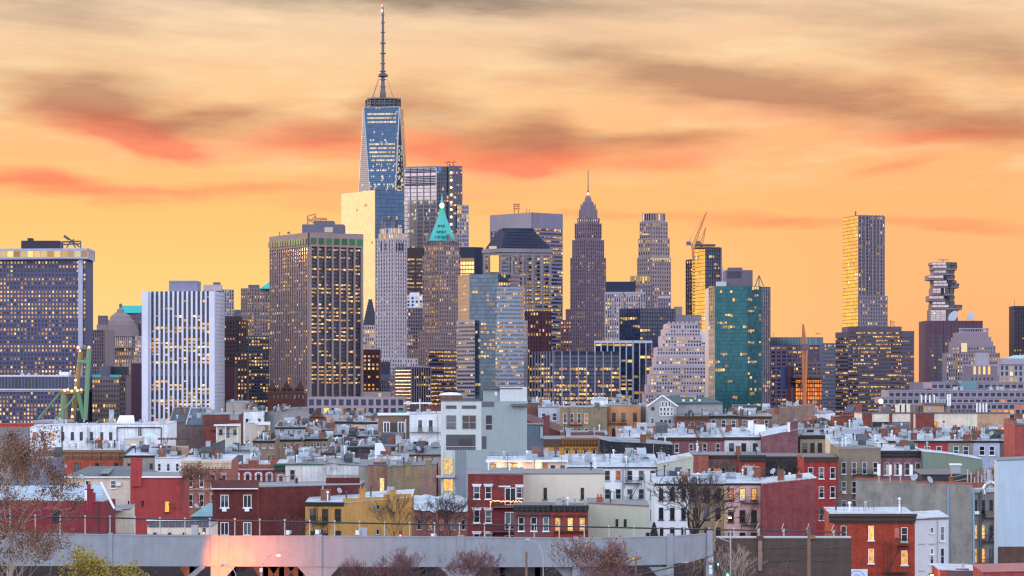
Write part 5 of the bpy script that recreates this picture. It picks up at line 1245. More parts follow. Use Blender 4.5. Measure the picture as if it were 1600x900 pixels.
# metal duct on that row
D = Thing('ventilation_duct', 'fat grey ventilation duct lying across the roofs behind the castellated house', 'duct', 645, 380); q = MB()
for a, b in zip([(352, 702), (362, 697), (372, 702), (384, 702), (398, 702), (403, 706)], [(362, 697), (372, 702), (384, 702), (398, 702), (403, 706), (404, 712)]): q.tube(D.p(*a), D.p(*b), .55, .55, 10)
q.build('duct', HVAC, D.root); D.flush()
H = House('slate_roof_house', 'dark slate wedge shaped roof with one white chimney stack', [(300, 708), (346, 690)], 630, SHING, ROOFD, 8, .2); H.chimney(325, 689, 7, -.5, CHIMW, 0, 714, .5); H.slab('deck_rail', plain((.2, .03, .03), .7, 0, 'red_iron'), 0, 282, 348, 703, 703.6, .5, .6); H.done()
D = Thing('pergola', 'dark timber pergola with potted shrubs on a roof deck', 'pergola', 640, 250); TIM = plain((.07, .045, .04), .8, 0, 'timber')
for px in (252, 276, 297): D.bx('post', TIM, px-.8, px+.8, 686, 712, 0, .2, True); D.bx('post', TIM, px-.8, px+.8, 686, 712, 3, .2, True)
D.bx('beam', TIM, 246, 300, 685, 687, -.2, .25, True); D.bx('beam', TIM, 246, 300, 685, 687, 3, .25, True)
for k in range(9): D.bx('rafter', TIM, 248+k*6, 249+k*6, 684, 685, -.3, 3.8)
D.flush()
simple('rowhouse', 'low terrace house with white roof deck under the timber pergola', 193, 262, 712, 610, su(.28, .25, .22), ROOFS, 4, 5, 12, 12, corn=BLACK, ch=3, frame=BROWNC, clut=(2, 7, 2, 2, 4, 1), rise=1.2)
simple('white_rowhouse', 'narrow white sided house left of the cream corniced brick house', 242, 284, 716, 600, sd(.66, .68, .72), ROOFS, 3, 5, 12, 8, clut=(1, 4, 1, 1, 1, 1))
H = House('rooftop_shed', 'beige rooftop shed with air conditioner above the bracketed cornice', [(193, 686), (220, 685)], 640, su(.50, .45, .38), ROOFS, 6, .3, cat='shed'); H.slab('air_conditioner', WHITEP, 0, 205, 214, 693, 700, 0, .5); H.done()
D = Thing('garden_umbrella', 'pale green garden umbrella on the roof deck by the pergola', 'umbrella', 650, 235); q = MB(); x, y, z = D.p(234, 678); q.lathe(x, y, [(1.9, z-.5), (1.6, z-.3), (.1, z+.2)], 8); q.build('canopy', plain((.40, .62, .58), .7, 0, 'canvas'), D.root); D.tb('pole', GREYM, (234, 680), (234, 705), .05, own=True); D.flush()
# ---------------------------------------------------------------- left front
H = House('brick_house', 'orange red brick house with deep bracketed brown cornice', [(60, 708), (193, 706)], 620, br(.36, .075, .045), ROOFS, 14, .8)
OCB = plain((.20, .10, .055), .7, 0, 'brown_cornice'); H.cornice(OCB, 703, 717, 0, .9, brackets=9)
H.win([120, 152, 182], [724], 7, 14, frame=BROWNC, arch=OCB); H.slab('vent_grille', COPING, 0, 100, 105, 726, 731, 0, .08); H.clutter(2, 9, 1, 2, 4, 2); H.chimney(70, 694, 6, 3); H.done()
H = House('clad_building', 'blue grey clad low building behind the bare brown tree', [(20, 720), (86, 718)], 560, sd(.16, .17, .22), ROOFG, 12, .3, cat='building'); H.win([35, 60], [735], 5, 9, frame=METAL); H.clutter(0, 3, 1, 1, 1, 0); H.done()
H = House('hip_roof_house', 'cream house with grey hipped roof and one window air conditioner', [(100, 745, 0), (207, 744, 0)], 520, su(.60, .50, .42), ROOFG, 12, 0, cap=False)
q = MB(); q.hexa([H.p(98, 745, -.5), H.p(284, 746, -.5), H.p(284, 746, 13), H.p(98, 745, 13)], [H.p(140, 728.5, 6), H.p(215, 728, 6), H.p(215, 728, 7), H.p(140, 728.5, 7)]); q.build('roof', masonry((.13, .14, .15), 'siding', .2), H.root)
q = MB(); q.hexa([H.p(155, 741, -.1), H.p(170, 741, -.1), H.p(178, 732.5, 4.4), H.p(164, 732.5, 4.4)], [H.p(155, 740, -.1), H.p(170, 740, -.1), H.p(178, 731.5, 4.4), H.p(164, 731.5, 4.4)]); q.build('skylight', METAL, H.root)
H.slab('gutter', WHITEP, 0, 99, 206, 744.5, 746.5, 0, .5); H.win([138, 177], [751], 8, 12, frame=WHITEP); H.slab('air_conditioner', WHITEP, 0, 182, 189, 754, 759, 0, .6); H.win([201], [782], 3, 13); H.dish(H.lx(128), -.6, H.lz(751), .5, .6); H.drain(204, 748, 835, 0, WHITEP); H.done()
H = House('red_house', 'plain bright red stuccoed house with one yellow lit window', [(203.5, 745, 0), (284, 746, 0)], 500, su(.33, .05, .05), ROOFG, 12, .4)
H.slab('gutter', WHITEP, 0, 221, 285, 744, 746.5, 0, .3); H.chimney(212.5, 716, 17, -.4, su(.33, .05, .05), 0, 760, 1.2); q = MB(); q.hexa([H.p(204, 749, -.38), H.p(221, 749, -.38), H.p(221, 749, .6), H.p(204, 749, .6)], [H.p(206, 722, -.36), H.p(219.5, 722, -.36), H.p(219.5, 722, .5), H.p(206, 722, .5)]); q.build('chimney_breast', su(.33, .05, .05), H.root)
H.win([261], [783], 7.5, 17, lit={(0, 0)}, frame=BROWNC, rail=False); H.win([223], [782], 3, 10, frame=BROWNC, sill=False); H.drain(284, 748, 800, 0, METAL); H.done()
H = House('maroon_building', 'long maroon wall with stepped chimney and blue grey sloping roof', [(-60, 781), (164, 784)], 450, sn(.20, .028, .04), ROOFS, 12, 0, cat='building', cap=False)
q = MB(); q.hexa([H.p(-60, 780.5, .3), H.p(160, 783.5, .3), H.p(178, 787, 12), H.p(-60, 787, 12)], [H.p(-60, 779.5, .3), H.p(158, 782.5, .3), H.p(160, 757, 11), H.p(-60, 760, 11)]); q.build('roof', masonry((.36, .44, .50), 'siding', .2), H.root)
q = MB(); q.hexa([H.p(157, 755, 2), H.p(161, 755, 2), H.p(161, 755, 2.4), H.p(157, 755, 2.4)][::1], [H.p(157, 753, 2), H.p(161, 753, 2), H.p(161, 753, 2.4), H.p(157, 753, 2.4)]); q.tube(H.p(158, 754, 2), H.p(179, 795, 0), .22, .22, 4); q.build('roof_edge', WHITEP, H.root)
H.chimney(139, 764, 11, -.1, su(.22, .03, .04), 0, 800, 1.0); H.chimney(138.5, 757, 5, .1, su(.24, .035, .04), 1, 766, .7); H.slab('chimney_shoulder', su(.22, .03, .04), 0, 131, 148, 770, 786, -1, .12); H.slab('flashing', WHITEP, 0, 132, 136, 764, 782, 0, .14)
H.win([86], [797], 7, 20, frame=BROWNC, sill=False); H.drain(154, 784, 835, 0, BROWNC); H.drain(91, 784, 835, 0, BROWNC); H.clutter(0, 2, 0, 0, 0, 0); H.done()
H = House('garage', 'little cream porch building between maroon wall and red house', [(164, 798), (203, 796)], 470, CREAM, ROOFG, 6, .5, cat='shed'); H.slab('canopy', GREYM, 0, 165, 192, 795, 797.5, 0, 2.0); H.slab('door', METAL, 0, 168, 180, 808, 835, 0, .06); H.done()
H = House('long_shed', 'low cream shed topped by dark corrugated screens by the viaduct', [(230, 823), (331, 823)], 400, CREAM, ROOFG, 8, .2, cat='shed')
for k in range(9): H.slab('screen_panel', METAL, 0, 233+k*10.4, 242.6+k*10.4, 813.5, 824, -.2, .06)
H.slab('eave', WHITEP, 0, 229, 332, 812, 813.6, -.2, .3); H.win([242, 265, 288, 310], [832], 5, 3.5, frame=METAL, sill=False); H.done()
H = House('teal_roof_house', 'small house with teal sloping metal roof left of the dark brick building', [(299, 806), (333, 806)], 470, su(.10, .14, .26), ROOFG, 9, 0, cap=False); q = MB(); q.hexa([H.p(297, 807, -.4), H.p(334, 807, -.4), H.p(334, 807, 9), H.p(297, 807, 9)], [H.p(326, 786, 3), H.p(334, 786, 3), H.p(334, 786, 6), H.p(326, 786, 6)]); q.build('roof', masonry((.22, .36, .38), 'siding', .2), H.root); H.chimney(306, 791, 5, 3, CHIMB, 1, 806); H.dish(H.lx(304), 2, H.lz(800), .4, .8); H.done()
H = House('brick_house', 'brick house with peeling cream cornice behind a leafless tree', [(284, 722), (361, 720)], 560, br(.30, .11, .085), ROOFS, 14, .8); H.cornice(masonry((.58, .44, .33), 'stained', .3), 719.5, 733, 0, .5, brackets=16)
H.win([298, 315, 333, 350], [742, 773], 7, 19, lintel=COPING); H.slab('band', su(.52, .40, .32), 0, 285, 360, 763, 765.5, 0, .1); H.drain(284.8, 722, 835, 0, GREYM, .12); H.clutter(2, 4, 1, 1, 2, 1); H.done()
H = House('castellated_house', 'red house with stepped parapet and ornate white window crowns', [(361, 733), (433, 733)], 580, br(.30, .045, .04), ROOFS, 14, 1.2); PB = br(.27, .09, .06); H.slab('parapet', PB, 0, 361, 433, 725.5, 733, -.35, .06)
for a, b in ((361, 372), (388, 404), (422, 433)): H.slab('merlon', PB, 0, a, b, 719, 726, -.35, .05)
H.slab('band', COPING, 0, 361, 433, 732.6, 734.6, 0, .2); H.win([369, 387, 404, 421], [741], 6.5, 18, arch=WHITEP); H.clutter(2, 6, 1, 1, 2, 1); H.done()
H = House('narrow_house', 'slim pink house with dark green cornice beside the castellated house', [(429, 728), (446.5, 728)], 575, su(.38, .16, .14), ROOFS, 12, .8); H.cornice(plain((.02, .07, .045), .6, 0, 'green_cornice'), 724, 738, 0, .7); H.win([439], [744], 6.5, 16, arch=WHITEP); H.done()
H = House('sided_house', 'cream sided house with one dark window and patched white wall', [(446, 727), (511, 726)], 570, sd(.66, .60, .55), ROOFG, 12, .8); H.win([457], [734], 8, 16, frame=COPING); H.slab('wall_patch', sn(.64, .64, .66), 0, 470, 510.5, 728, 757, 0, .05); H.slab('gutter', plain((.03, .10, .07), .6, 0, 'green_gutter'), 0, 429, 505, 724.6, 726.6, 0, .3); H.clutter(1, 6, 1, 2, 3, 0); H.done()
H = House('stucco_building', 'patchy grey stucco wall with sloping top right of the cream sided house', [(510.5, 724, 0), (575, 729, 0)], 565, sn(.33, .31, .27), ROOFG, 14, .8, cat='building'); H.chimney(521, 719, 12, -.05, sn(.40, .40, .40), 0, 735, .8); H.slab('whitewash', sn(.52, .53, .55), 0, 511, 560, 728, 742, 0, .03); H.clutter(1, 5, 1, 0, 2, 0); H.done()
H = House('brick_building', 'mottled brown brick wall with one tall lit window', [(575, 727), (605.5, 727)], 562, br(.24, .14, .10), ROOFG, 14, .8, cat='building'); H.win([597], [747], 7, 21, lit={(0, 0)}); H.chimney(593, 722, 20, 1, CHIMB, 0); H.clutter(0, 3, 0, 0, 1, 0); H.done()
H = House('stucco_building', 'olive brown blank wall with two chimney stacks left of the concrete house', [(605.5, 730, 0), (682, 726, 0)], 560, sn(.22, .17, .105), ROOFG, 12, .8, cat='building'); OL = sn(.24, .18, .11); H.chimney(638, 723, 8, -.1, OL, 0, 745); H.chimney(670, 719, 9, -.1, OL, 0, 742); H.slab('wall_patch', br(.24, .15, .12), 0, 655, 682, 730, 800, 0, .04); H.clutter(0, 5, 1, 1, 2, 0); H.done()
H = House('pink_house', 'salmon pink house with orange lit window and black gutter', [(628, 712), (689, 711)], 580, su(.50, .33, .27), ROOFG, 14, 1.5); H.win([638, 655, 677], [717], 6.5, 12, lit={(1, 0)}, dim={(0, 0)}); H.win([677], [717], 8, 20, frame=WHITEP); H.slab('gutter', BLACK, 0, 627, 690, 710, 712.4, 0, .4); H.clutter(1, 4, 1, 2, 4, 0); H.done()
H = House('mansard_house', 'brown mansard house with white balcony windows and snowy roof edge', [(591, 650), (640, 647)], 700, masonry((.20, .14, .11), 'siding', .25), ROOFS, 12, .3)
H.slab('roof_edge', WHITEP, 0, 590, 641, 645, 649, -.2, .5); H.win([604, 627], [659], 11, 17, mull=1, rail=False, t=.22); H.slab('balcony_door', plain((.05, .035, .03), .5, 0, 'dark_opening'), 0, 610.5, 620, 661, 677, 0, .06); H.slab('balcony_wall', sn(.25, .20, .18), 0, 592, 632, 675, 684, 0, 1.2); H.drain(634, 655, 698, 0, WHITEP, .14); H.slab('green_tank', plain((.02, .18, .12), .6, 0, 'tank_paint'), 0, 618, 634, 641.5, 645, -3, -1.5)
for px in (598, 610, 626): H.slab('balcony_post', BROWNC, 0, px-.4, px+.4, 660, 676, 1.0, 1.15, False)
H.done()
H = House('white_house', 'white mansard house with two arched dormers and steel balcony', [(640, 647), (690, 646)], 690, sd(.66, .68, .73), ROOFS, 12, .3); H.win([656.5, 673], [657], 6, 16, arch=WHITEP, frame=METAL); H.fire(640, 688, [675], 0, GREYM, True); H.win([649, 666, 683], [690], 6, 12, frame=BROWNC, dim={(2, 0)}); H.drain(684, 648, 710, 0, GREYM); H.clutter(0, 2, 0, 0, 2, 0); H.done()
D = Thing('roof_canopy', 'thin white flat canopy over a dark red roof room', 'canopy', 760, 652); D.bx('canopy', WHITEP, 631, 674, 629, 631, 0, 6, True); D.bx('wall', br(.14, .05, .05), 653, 690, 634, 650, .5, 5); D.bx('window', GD, 640, 653, 632, 647, .6, 5, True); D.tb('post', WHITEP, (656, 623), (656, 648), .12, own=True); D.flush()
# ---------------------------------------------------------------- big concrete house
CW = masonry((.48, .52, .52), 'stucco', .10); CG = masonry((.27, .32, .34), 'stucco', .10)
H = House('concrete_house', 'tall modern concrete house with loggia and lit glass stairwell', [(689, 627, 0), (752, 627, 0)], 560, CW, ROOFG, 12, 0, cat='building', bottom=0)
H.bx('side_wall', CG, 752, 823.5, 627, 900, 0, 12, True); H.bx('upper_storey', CG, 755, 816, 607.5, 627, 1.5, 10, True); H.bx('lift_tower', masonry((.50, .53, .55), 'stucco', .1), 781, 823.5, 604.5, 627.2, .8, 10, True); H.bx('roof_slab', METAL, 752, 816, 606, 608, .7, 10, True); H.bx('canopy_fin', METAL, 799, 824, 631, 635, -1.0, 1.0, True)
H.bx('roof_window', METAL, 753, 772, 627.5, 636, -.04, .2, True)
for a, b, y0, y1, fr in ((697, 713, 633.5, 639, METAL), (722, 744, 633.5, 639, METAL), (697, 713, 648.5, 671, CONC), (722, 744, 648.5, 671, CONC)): H.win([(a+b)/2], [y0], b-a, y1-y0, frame=fr, mull=1 if y1 > 660 and a > 700 else 0, rail=y1 > 660, sill=False)
H.slab('loggia', plain((.05, .06, .07), .6, 0, 'recess_shade'), 0, 697, 743, 679, 703, 0, .05); H.slab('loggia_glass', PANE, 0, 717, 738, 685, 698, .05, .08); H.slab('loggia_rail', GREYM, 0, 696.5, 743.5, 697, 698, .35, .42)  # loggia is a flat slab, its shade put into the dark paint
for k in range(12): H.slab('loggia_rail_post', GREYM, 0, 697+k*4.2, 697.4+k*4.2, 698, 703, .36, .41, False)
H.slab('stair_column', masonry((.20, .22, .25), 'stucco', .1), 0, 711.5, 727.5, 703, 775, 0, .35); H.slab('light_panel', CG, 0, 727.5, 767, 703, 790, 0, .2)
H.win([700.5], [715], 15, 27, lit={(0, 0)}, frame=GREYM, mull=1, rail=False, sill=False); H.win([700.5], [748], 15, 20, lit={(0, 0)}, frame=GREYM, mull=1, rail=False, sill=False); H.win([731.5+.2], [716], 8, 19, lit={(0, 0)}, frame=GREYM, rail=False, sill=False)
H.slab('balcony', GREYM, 0, 682, 711, 742.5, 746, 0, 1.4); H.slab('pier', CW, 0, 689, 693, 703, 790, 0, .3)
H.bx('side_window', GD, 759.5, 768.5, 649, 671, -.06, .1, True); H.bx('window_rail', GREYM, 759, 769, 662.8, 663.6, -.12, .1, True); H.bx('side_recess', plain((.05, .06, .07), .6, 0, 'recess_shade'), 753, 760, 681.5, 701.5, -.05, .1, True)  # side recess is a flat panel with its shade painted in
for yy in (651, 676): H.bx('board_joint', masonry((.30, .33, .35), 'stucco', .1), 769, 823, yy, yy+.5, -.02, .05)
for xx in (782, 796, 810): H.bx('board_joint', masonry((.33, .36, .38), 'stucco', .1), xx, xx+.4, 636, 702, -.02, .05)
H.bx('roof_room', br(.16, .09, .075), 688, 722, 617.5, 627.2, 5, 6, True); q = MB(); q.lathe(H.lx(704, 7), 7.5, [(2.2, H.lz(617.5, 7)), (2.0, H.lz(615.5, 7)), (1.2, H.lz(613.5, 7)), (.2, H.lz(613, 7))], 16); q.build('dome_skylight', WHITEP, H.root)
H.bx('roof_rail', METAL, 724, 754, 619, 620, 3, .1, True); H.bx('roof_planter', METAL, 722, 752, 622, 627, 5, 1, True); H.bx('wall_light', WHITEP, 773, 777, 612, 618, 1.4, .2, True); H.done()
# ---------------------------------------------------------------- middle, right of the concrete house
simple('brick_house', 'brown brick party wall house right behind the concrete house', 823, 842, 630, 805, br(.14, .075, .06), ROOFW, clut=(1, 2, 1, 0, 1, 0), par=(.5, CHIMW))
simple('grey_house', 'pale blue grey house with two windows behind brown mansard roof', 841, 875, 637, 800, su(.42, .45, .52), ROOFW, 2, 7, 12, 8, clut=(1, 3, 2, 0, 1, 0), fh=20)
H = House('stone_house', 'drab tan house with four pale windows and red fire escape', [(875, 637, 0), (919, 637, 0), (949, 636, 3)], 780, sn(.26, .20, .13), ROOFW, 14, .3); H.win([883, 893.5, 905, 916], [646, 669], 5.5, 15, i=0, dim={(3, 0)}); H.fire(887, 909, [663.5], 0, plain((.28, .05, .04), .7, 0, 'red_iron'), True, top=636); H.chimney(933, 630, 8, 1.5, br(.15, .12, .10), 0); H.clutter(0, 2, 0, 0, 2, 1); H.done()
H = House('water_tank_house', 'round white rooftop tank house behind the drab tan house', [(924, 626), (950, 626)], 800, WWALL, ROOFS, 5, .1, cat='building', cap=False); q = MB(); q.lathe(H.lx(937, 2), 2.5, [(2.3, H.lz(626.5)), (2.0, H.lz(623)), (.8, H.lz(620.5)), (.2, H.lz(619.5))], 10); q.build('roof', HVAC, H.root); H.done()
H = House('roof_room', 'grey metal roof room with flat cap behind the orange tan house', [(958, 622), (985, 622)], 805, plain((.30, .33, .36), .6, .1, 'sheet_metal'), ROOFG, 5, .1, cat='building'); H.win([965, 976], [624], 4, 5, frame=METAL, sill=False); H.clutter(0, 3, 0, 0, 1, 0); H.done()
H = House('orange_house', 'orange tan house with black fire escape right of the drab tan house', [(949.5, 634), (1001, 634)], 785, su(.48, .24, .12), ROOFW, 14, .3); H.win([959, 974, 992], [645, 669], 6, 14, frame=BROWNC, sill=False); H.fire(950, 979, [661.5], 0, BLACK, True, top=634); H.clutter(2, 4, 1, 0, 2, 1); H.done()
simple('grey_house', 'narrow grey windowless house between orange tan house and gabled barn', 1001, 1014, 636, 790, su(.30, .31, .33), ROOFW, clut=(0, 2, 0, 0, 1, 0))
H = House('modern_barn_house', 'modern grey gabled house with big white gridded window wall', [(1013, 633, 0), (1057, 633, 0)], 770, sd(.33, .33, .34), ROOFD, 20, 0, cap=False); GWAL = sd(.33, .33, .34)
q = MB(); q.hexa([H.p(1013, 633.2, 0), H.p(1057, 633.2, 0), H.p(1057, 633.2, 30), H.p(1013, 633.2, 30)], [H.p(1034.6, 619, 0), H.p(1035.4, 619, 0), H.p(1035.4, 619, 30), H.p(1034.6, 619, 30)]); q.build('gable', GWAL, H.root)
H.bx('side_wing', su(.30, .31, .33), 1056, 1129, 629, 668, 4, 12, True); q = MB(); q.hexa([H.p(1052, 630, 3), H.p(1131, 629.5, 3), H.p(1131, 629.5, 16), H.p(1052, 630, 16)], [H.p(1036, 618.5, 8), H.p(1108, 621, 8), H.p(1108, 621, 11), H.p(1036, 618.5, 11)]); q.build('wing_roof', plain((.025, .055, .05), .6, 0, 'green_black_roof'), H.root)
for a, b in (((1011, 635), (1035, 618)), ((1035, 618), (1059, 635))): H.tb('rake_board', WHITEP, a, b, .22, -.2)
H.win([1033, 1038.5, 1044, 1049.5], [636.5, 643.5], 5, 6, rail=False, sill=False, t=.15); H.win([1033.5, 1040, 1046.5], [655], 5.5, 13, rail=False, sill=False); H.win([1035.5, 1041, 1046], [627], 4.6, 9, rail=False, sill=False, t=.14)
q = MB(); x, y, z = H.p(1020, 638.5, -.1); q.tube((x, y, z), (x, y+.1, z), .5, .5, 14); q.build('round_window', GD, H.root); H.win([1019.5], [653.5], 4.5, 8); H.slab('balcony', CONC, 0, 997, 1057, 661, 671, 0, 2.0)
for px in (1066, 1078, 1091): H.bx('skylight', WHITEP, px, px+4, 624, 628, 4.5, 1, True)
H.chimney(1086, 618, 3, 6, HVAC, 0); H.done()
H = House('brown_mansard_house', 'dark brown roofed house with wavy parapet below the drab tan house', [(823, 657), (878, 676)], 700, masonry((.11, .045, .04), 'siding', .2), masonry((.13, .055, .05), 'siding', .2), 10, 1.5); H.chimney(854.5, 649, 9, -.2, su(.13, .05, .05), 0, 690, 1.0); H.done()
H = House('brown_house', 'long brown wall with curved parapet above the yellow house', [(876, 676), (949, 676)], 690, sn(.16, .075, .06), ROOFG, 10, .3); 
for a, b, y in ((878, 890, 672.5), (917, 930, 673)): q = MB(); u0, u1, z0, z1 = H.rect(0, a, b, y, 677); f = H.faces[0]; n = 6; [f.box(q, u0+(u1-u0)*k/n, u0+(u1-u0)*(k+1)/n, z0, z0+(z1-z0)*math.sin(math.pi*(k+.5)/n), -.35, .02) for k in range(n)]; q.build('parapet', sn(.16, .075, .06), H.root)
H.clutter(0, 3, 0, 0, 0, 0); H.done()
H = House('slate_mansard_house', 'blue slate scalloped mansard right against the concrete house', [(823.5, 664), (849, 664)], 600, masonry((.10, .13, .17), 'siding', .2), ROOFD, 10, .2); H.drain(846, 667, 685, 0, HVAC, .3); H.done()
H = House('yellow_house', 'mustard yellow house with dark brown bracketed cornice', [(847, 687), (937, 686)], 640, su(.52, .27, .055), ROOFG, 12, .5); H.cornice(plain((.19, .075, .03), .7, 0, 'ochre_cornice'), 684.5, 697, 0, .8, 877, 937, 12); H.slab('cornice_board', BROWNC, 0, 847, 877, 686, 697, 0, .5); H.win([886, 900, 914.5, 928], [703], 5.5, 16, lintel=OCB); H.clutter(1, 3, 0, 0, 0, 0); H.done()  # plain brown board continues the cornice to the left
H = House('black_painted_house', 'peeling black painted wall right of the mustard yellow house', [(937, 686, 0), (953, 690, 0), (1051, 695, 0)], 620, sn(.022, .024, .032), ROOFW, 12, .4, cat='building')
for k in range(16): a = 950+R.random()*98; y_ = 696+R.random()*12; H.slab('peeled_patch', CONC, 1, a, a+R.uniform(.5, 1.6), y_, y_+R.uniform(.6, 2.4), 0, .03, False)
H.drain(1021, 694, 712, 1, HVAC); H.clutter(2, 3, 0, 2, 0, 0); H.done()
simple('pink_house', 'bright pink roof room right of the orange tan house', 985, 1013, 676, 690, su(.55, .16, .14), ROOFW, clut=(2, 2, 0, 1, 0, 0)); simple('red_house', 'red low wall under a snowy shed roof above the black painted wall', 965, 1036, 684, 660, br(.34, .08, .06), ROOFS, clut=(1, 4, 1, 2, 1, 0), rise=1.8)
H = House('tan_stack_house', 'curved tan chimney stack standing on the snowy roof', [(1008, 680), (1014, 680)], 650, su(.34, .24, .14), ROOFG, 1.5, 0, cat='chimney', bottom=8); q = MB(); [q.tube(H.p(1010+6*math.sin(t), 682-6*math.cos(t)*1.2, .5), H.p(1010+6*math.sin(t+.4), 682-6*math.cos(t+.4)*1.2, .5), .5, .5, 8) for t in (0, .4, .8, 1.2, 1.6)]; q.build('flue', su(.34, .24, .14), H.root); H.done()
# row with the white roof behind the white row houses
simple('rowhouse', 'maroon rowhouse with four windows under the long white roof', 1024, 1091, 684, 640, br(.18, .075, .09), ROOFS, 3, 6.5, 14, 9, corn=BROWNC, ch=5, rise=1.8, clut=(3, 5, 1, 2, 1, 1)); simple('rowhouse', 'mauve rowhouse with white drainpipe left of the pale rowhouse', 1091, 1132, 684, 640, br(.20, .09, .10), ROOFS, 2, 6.5, 14, 9, corn=BROWNC, ch=5, rise=1.8, clut=(2, 4, 1, 1, 1, 0))
H = House('rowhouse', 'pale grey rowhouse with three windows beside the sloping mauve wall', [(1132, 684, 0), (1191, 684, 0)], 640, su(.52, .53, .57), ROOFS, 13, 1.8); H.win([1143, 1162, 1180], [692.5], 7.5, 15, frame=BROWNC); H.cornice(BROWNC, 683, 688, 0, .4); H.chimney(1173, 657, 8, 4, WHITEP, 0); H.slab('roof_hatch', WHITEP, 0, 1181, 1198, 664, 680, -6, -3); H.clutter(2, 3, 0, 1, 1, 1); H.done()
H = House('party_wall_house', 'big plain mauve side wall sloping up to a tall white chimney', [(1191, 682, 0), (1247, 671, 0)], 636, br(.19, .085, .095), ROOFS, 10, 1, cat='house'); H.chimney(1240, 659, 14, -.1, br(.17, .08, .09), 0, 690); H.chimney(1233, 660, 3, -.15, WHITEP, 0, 675); H.done()
H = House('rowhouse', 'tan rowhouse with four dark windows left of the taupe apartment house', [(1250, 683), (1305, 683)], 640, br(.30, .24, .17), ROOFG, 12, .6); H.cornice(BLACK, 680, 686, 0, .6); H.win([1258, 1269.5, 1281, 1295], [692], 6.5, 15, frame=BROWNC); H.clutter(1, 3, 1, 1, 1, 1); H.done()
# row behind that
H = House('rowhouse', 'dark red rowhouse with crooked black flue pipes right of the barn house', [(1057, 652), (1107, 651)], 760, br(.16, .06, .045), ROOFG, 12, .5); H.cornice(BROWNC, 650, 656, 0, .5); H.win([1066, 1082, 1098], [659.5], 6, 9, frame=COPING); q = MB(); [q.tube(H.p(a, b, 1), H.p(c, d_, 1), .28) for a, b, c, d_ in ((1076, 652, 1076, 643), (1076, 643, 1082, 643), (1083, 652, 1083, 645), (1071, 651, 1072, 646))]; q.build('flue_pipe', TAR, H.root); H.clutter(1, 2, 0, 0, 1, 0); H.done()
simple('rowhouse', 'greyish tan rowhouse with two white windows behind the mauve rowhouse', 1107, 1154, 650, 765, br(.24, .20, .17), ROOFW, 3, 6.5, 12, 6, corn=BLACK, ch=4, clut=(2, 4, 1, 0, 2, 0)); simple('rowhouse', 'brown brick rowhouse with one window and big chimney left of the brick warehouse', 1154, 1206, 651, 770, br(.25, .13, .10), ROOFW, 3, 6, 12, 5, corn=BROWNC, ch=3, clut=(3, 4, 0, 0, 2, 0))
H = House('roof_cabin', 'slate blue roof cabin with white door below the teal tower', [(1146, 634), (1183, 634)], 900, sd(.12, .17, .23), ROOFG, 6, .2, cat='shed'); H.slab('door', WHITEP, 0, 1153.5, 1160, 633.5, 647, 0, .08); H.win([1150, 1163.5], [636], 2.5, 4); H.slab('eave', METAL, 0, 1145, 1184, 632.6, 634.3, 0, .4); H.done()
H = House('warehouse', 'brown brick gable warehouse with snowy roof below the unfinished tower', [(1180, 644, 14), (1208, 638, 8), (1273, 631, 0)], 850, br(.24, .16, .13), ROOFS, 18, .3, cat='building'); H.chimney(1214, 636, 8, 1, CHIMB, 0); H.clutter(2, 6, 1, 0, 3, 0); H.done()
H = House('white_building', 'white sloping parapet wall left of the brick stair house', [(1273, 647), (1305, 645)], 860, WWALL, cat='building'); H.clutter(1, 3, 0, 0, 1, 0); H.done()
H = House('gabled_house', 'brown wide gabled roof behind the tan rowhouse', [(1255, 662), (1308, 662)], 760, br(.16, .085, .06), ROOFD, 10, 0, cap=False); q = MB(); q.hexa([H.p(1252, 663, -.3), H.p(1312, 663, -.3), H.p(1312, 663, 10), H.p(1252, 663, 10)], [H.p(1283, 652, -.3), H.p(1285, 652, -.3), H.p(1285, 652, 10), H.p(1283, 652, 10)]); q.build('roof', masonry((.14, .075, .055), 'siding', .2), H.root); H.done()
H = House('stair_house', 'red brick stair house with slanting skylight on its roof', [(1304, 652, 0), (1347, 650, 0)], 720, br(.20, .06, .045), ROOFD, 9, .2, cat='building'); q = MB(); q.hexa([H.p(1310, 652, 0), H.p(1347, 651, 0), H.p(1347, 651, 7), H.p(1310, 652, 7)], [H.p(1325, 633, 2), H.p(1347, 630, 2), H.p(1347, 630, 6), H.p(1325, 633, 6)]); q.build('sloping_roof', br(.20, .06, .045), H.root); q = MB(); q.hexa([H.p(1318, 646, .3), H.p(1331, 645, .3), H.p(1337, 634.5, 1.6), H.p(1325, 635, 1.6)], [H.p(1318, 645.4, .1), H.p(1331, 644.4, .1), H.p(1337, 634, 1.4), H.p(1325, 634.4, 1.4)]); q.build('skylight', GP, H.root); H.done()
# ---------------------------------------------------------------- long cream and brick block on the right
H = House('cream_block', 'long cream and brick block with antennas and lit corner windows', [(1347, 646, 0), (1527, 645, 0), (1578, 645.5, 0)], 700, CREAM, ROOFG, 16, 0, cat='building'); MB_ = br(.17, .05, .045)
for a, b in ((1347, 1362.5), (1389.5, 1394), (1422.5, 1427), (1430.5, 1459.5)): H.slab('brick_pier', MB_, 0, a, b, 645.6, 700, 0, .15)
H.slab('corner_wall', su(.42, .27, .18), 1, 1527, 1578, 645.7, 700, 0, .06); H.slab('roof_edge', METAL, 0, 1346, 1527, 644, 646, 0, .25); H.slab('roof_edge', METAL, 1, 1527, 1578.5, 644, 646, 0, .25)
H.win([1376], [659], 26, 11, frame=METAL, mull=2, rail=False, sill=False, lit=()); H.win([1408], [659], 27, 11, frame=METAL, mull=2, rail=False, sill=False, pane=GP); H.win([1462.5], [659], 6, 12, lit={(0, 0)}, frame=BROWNC)
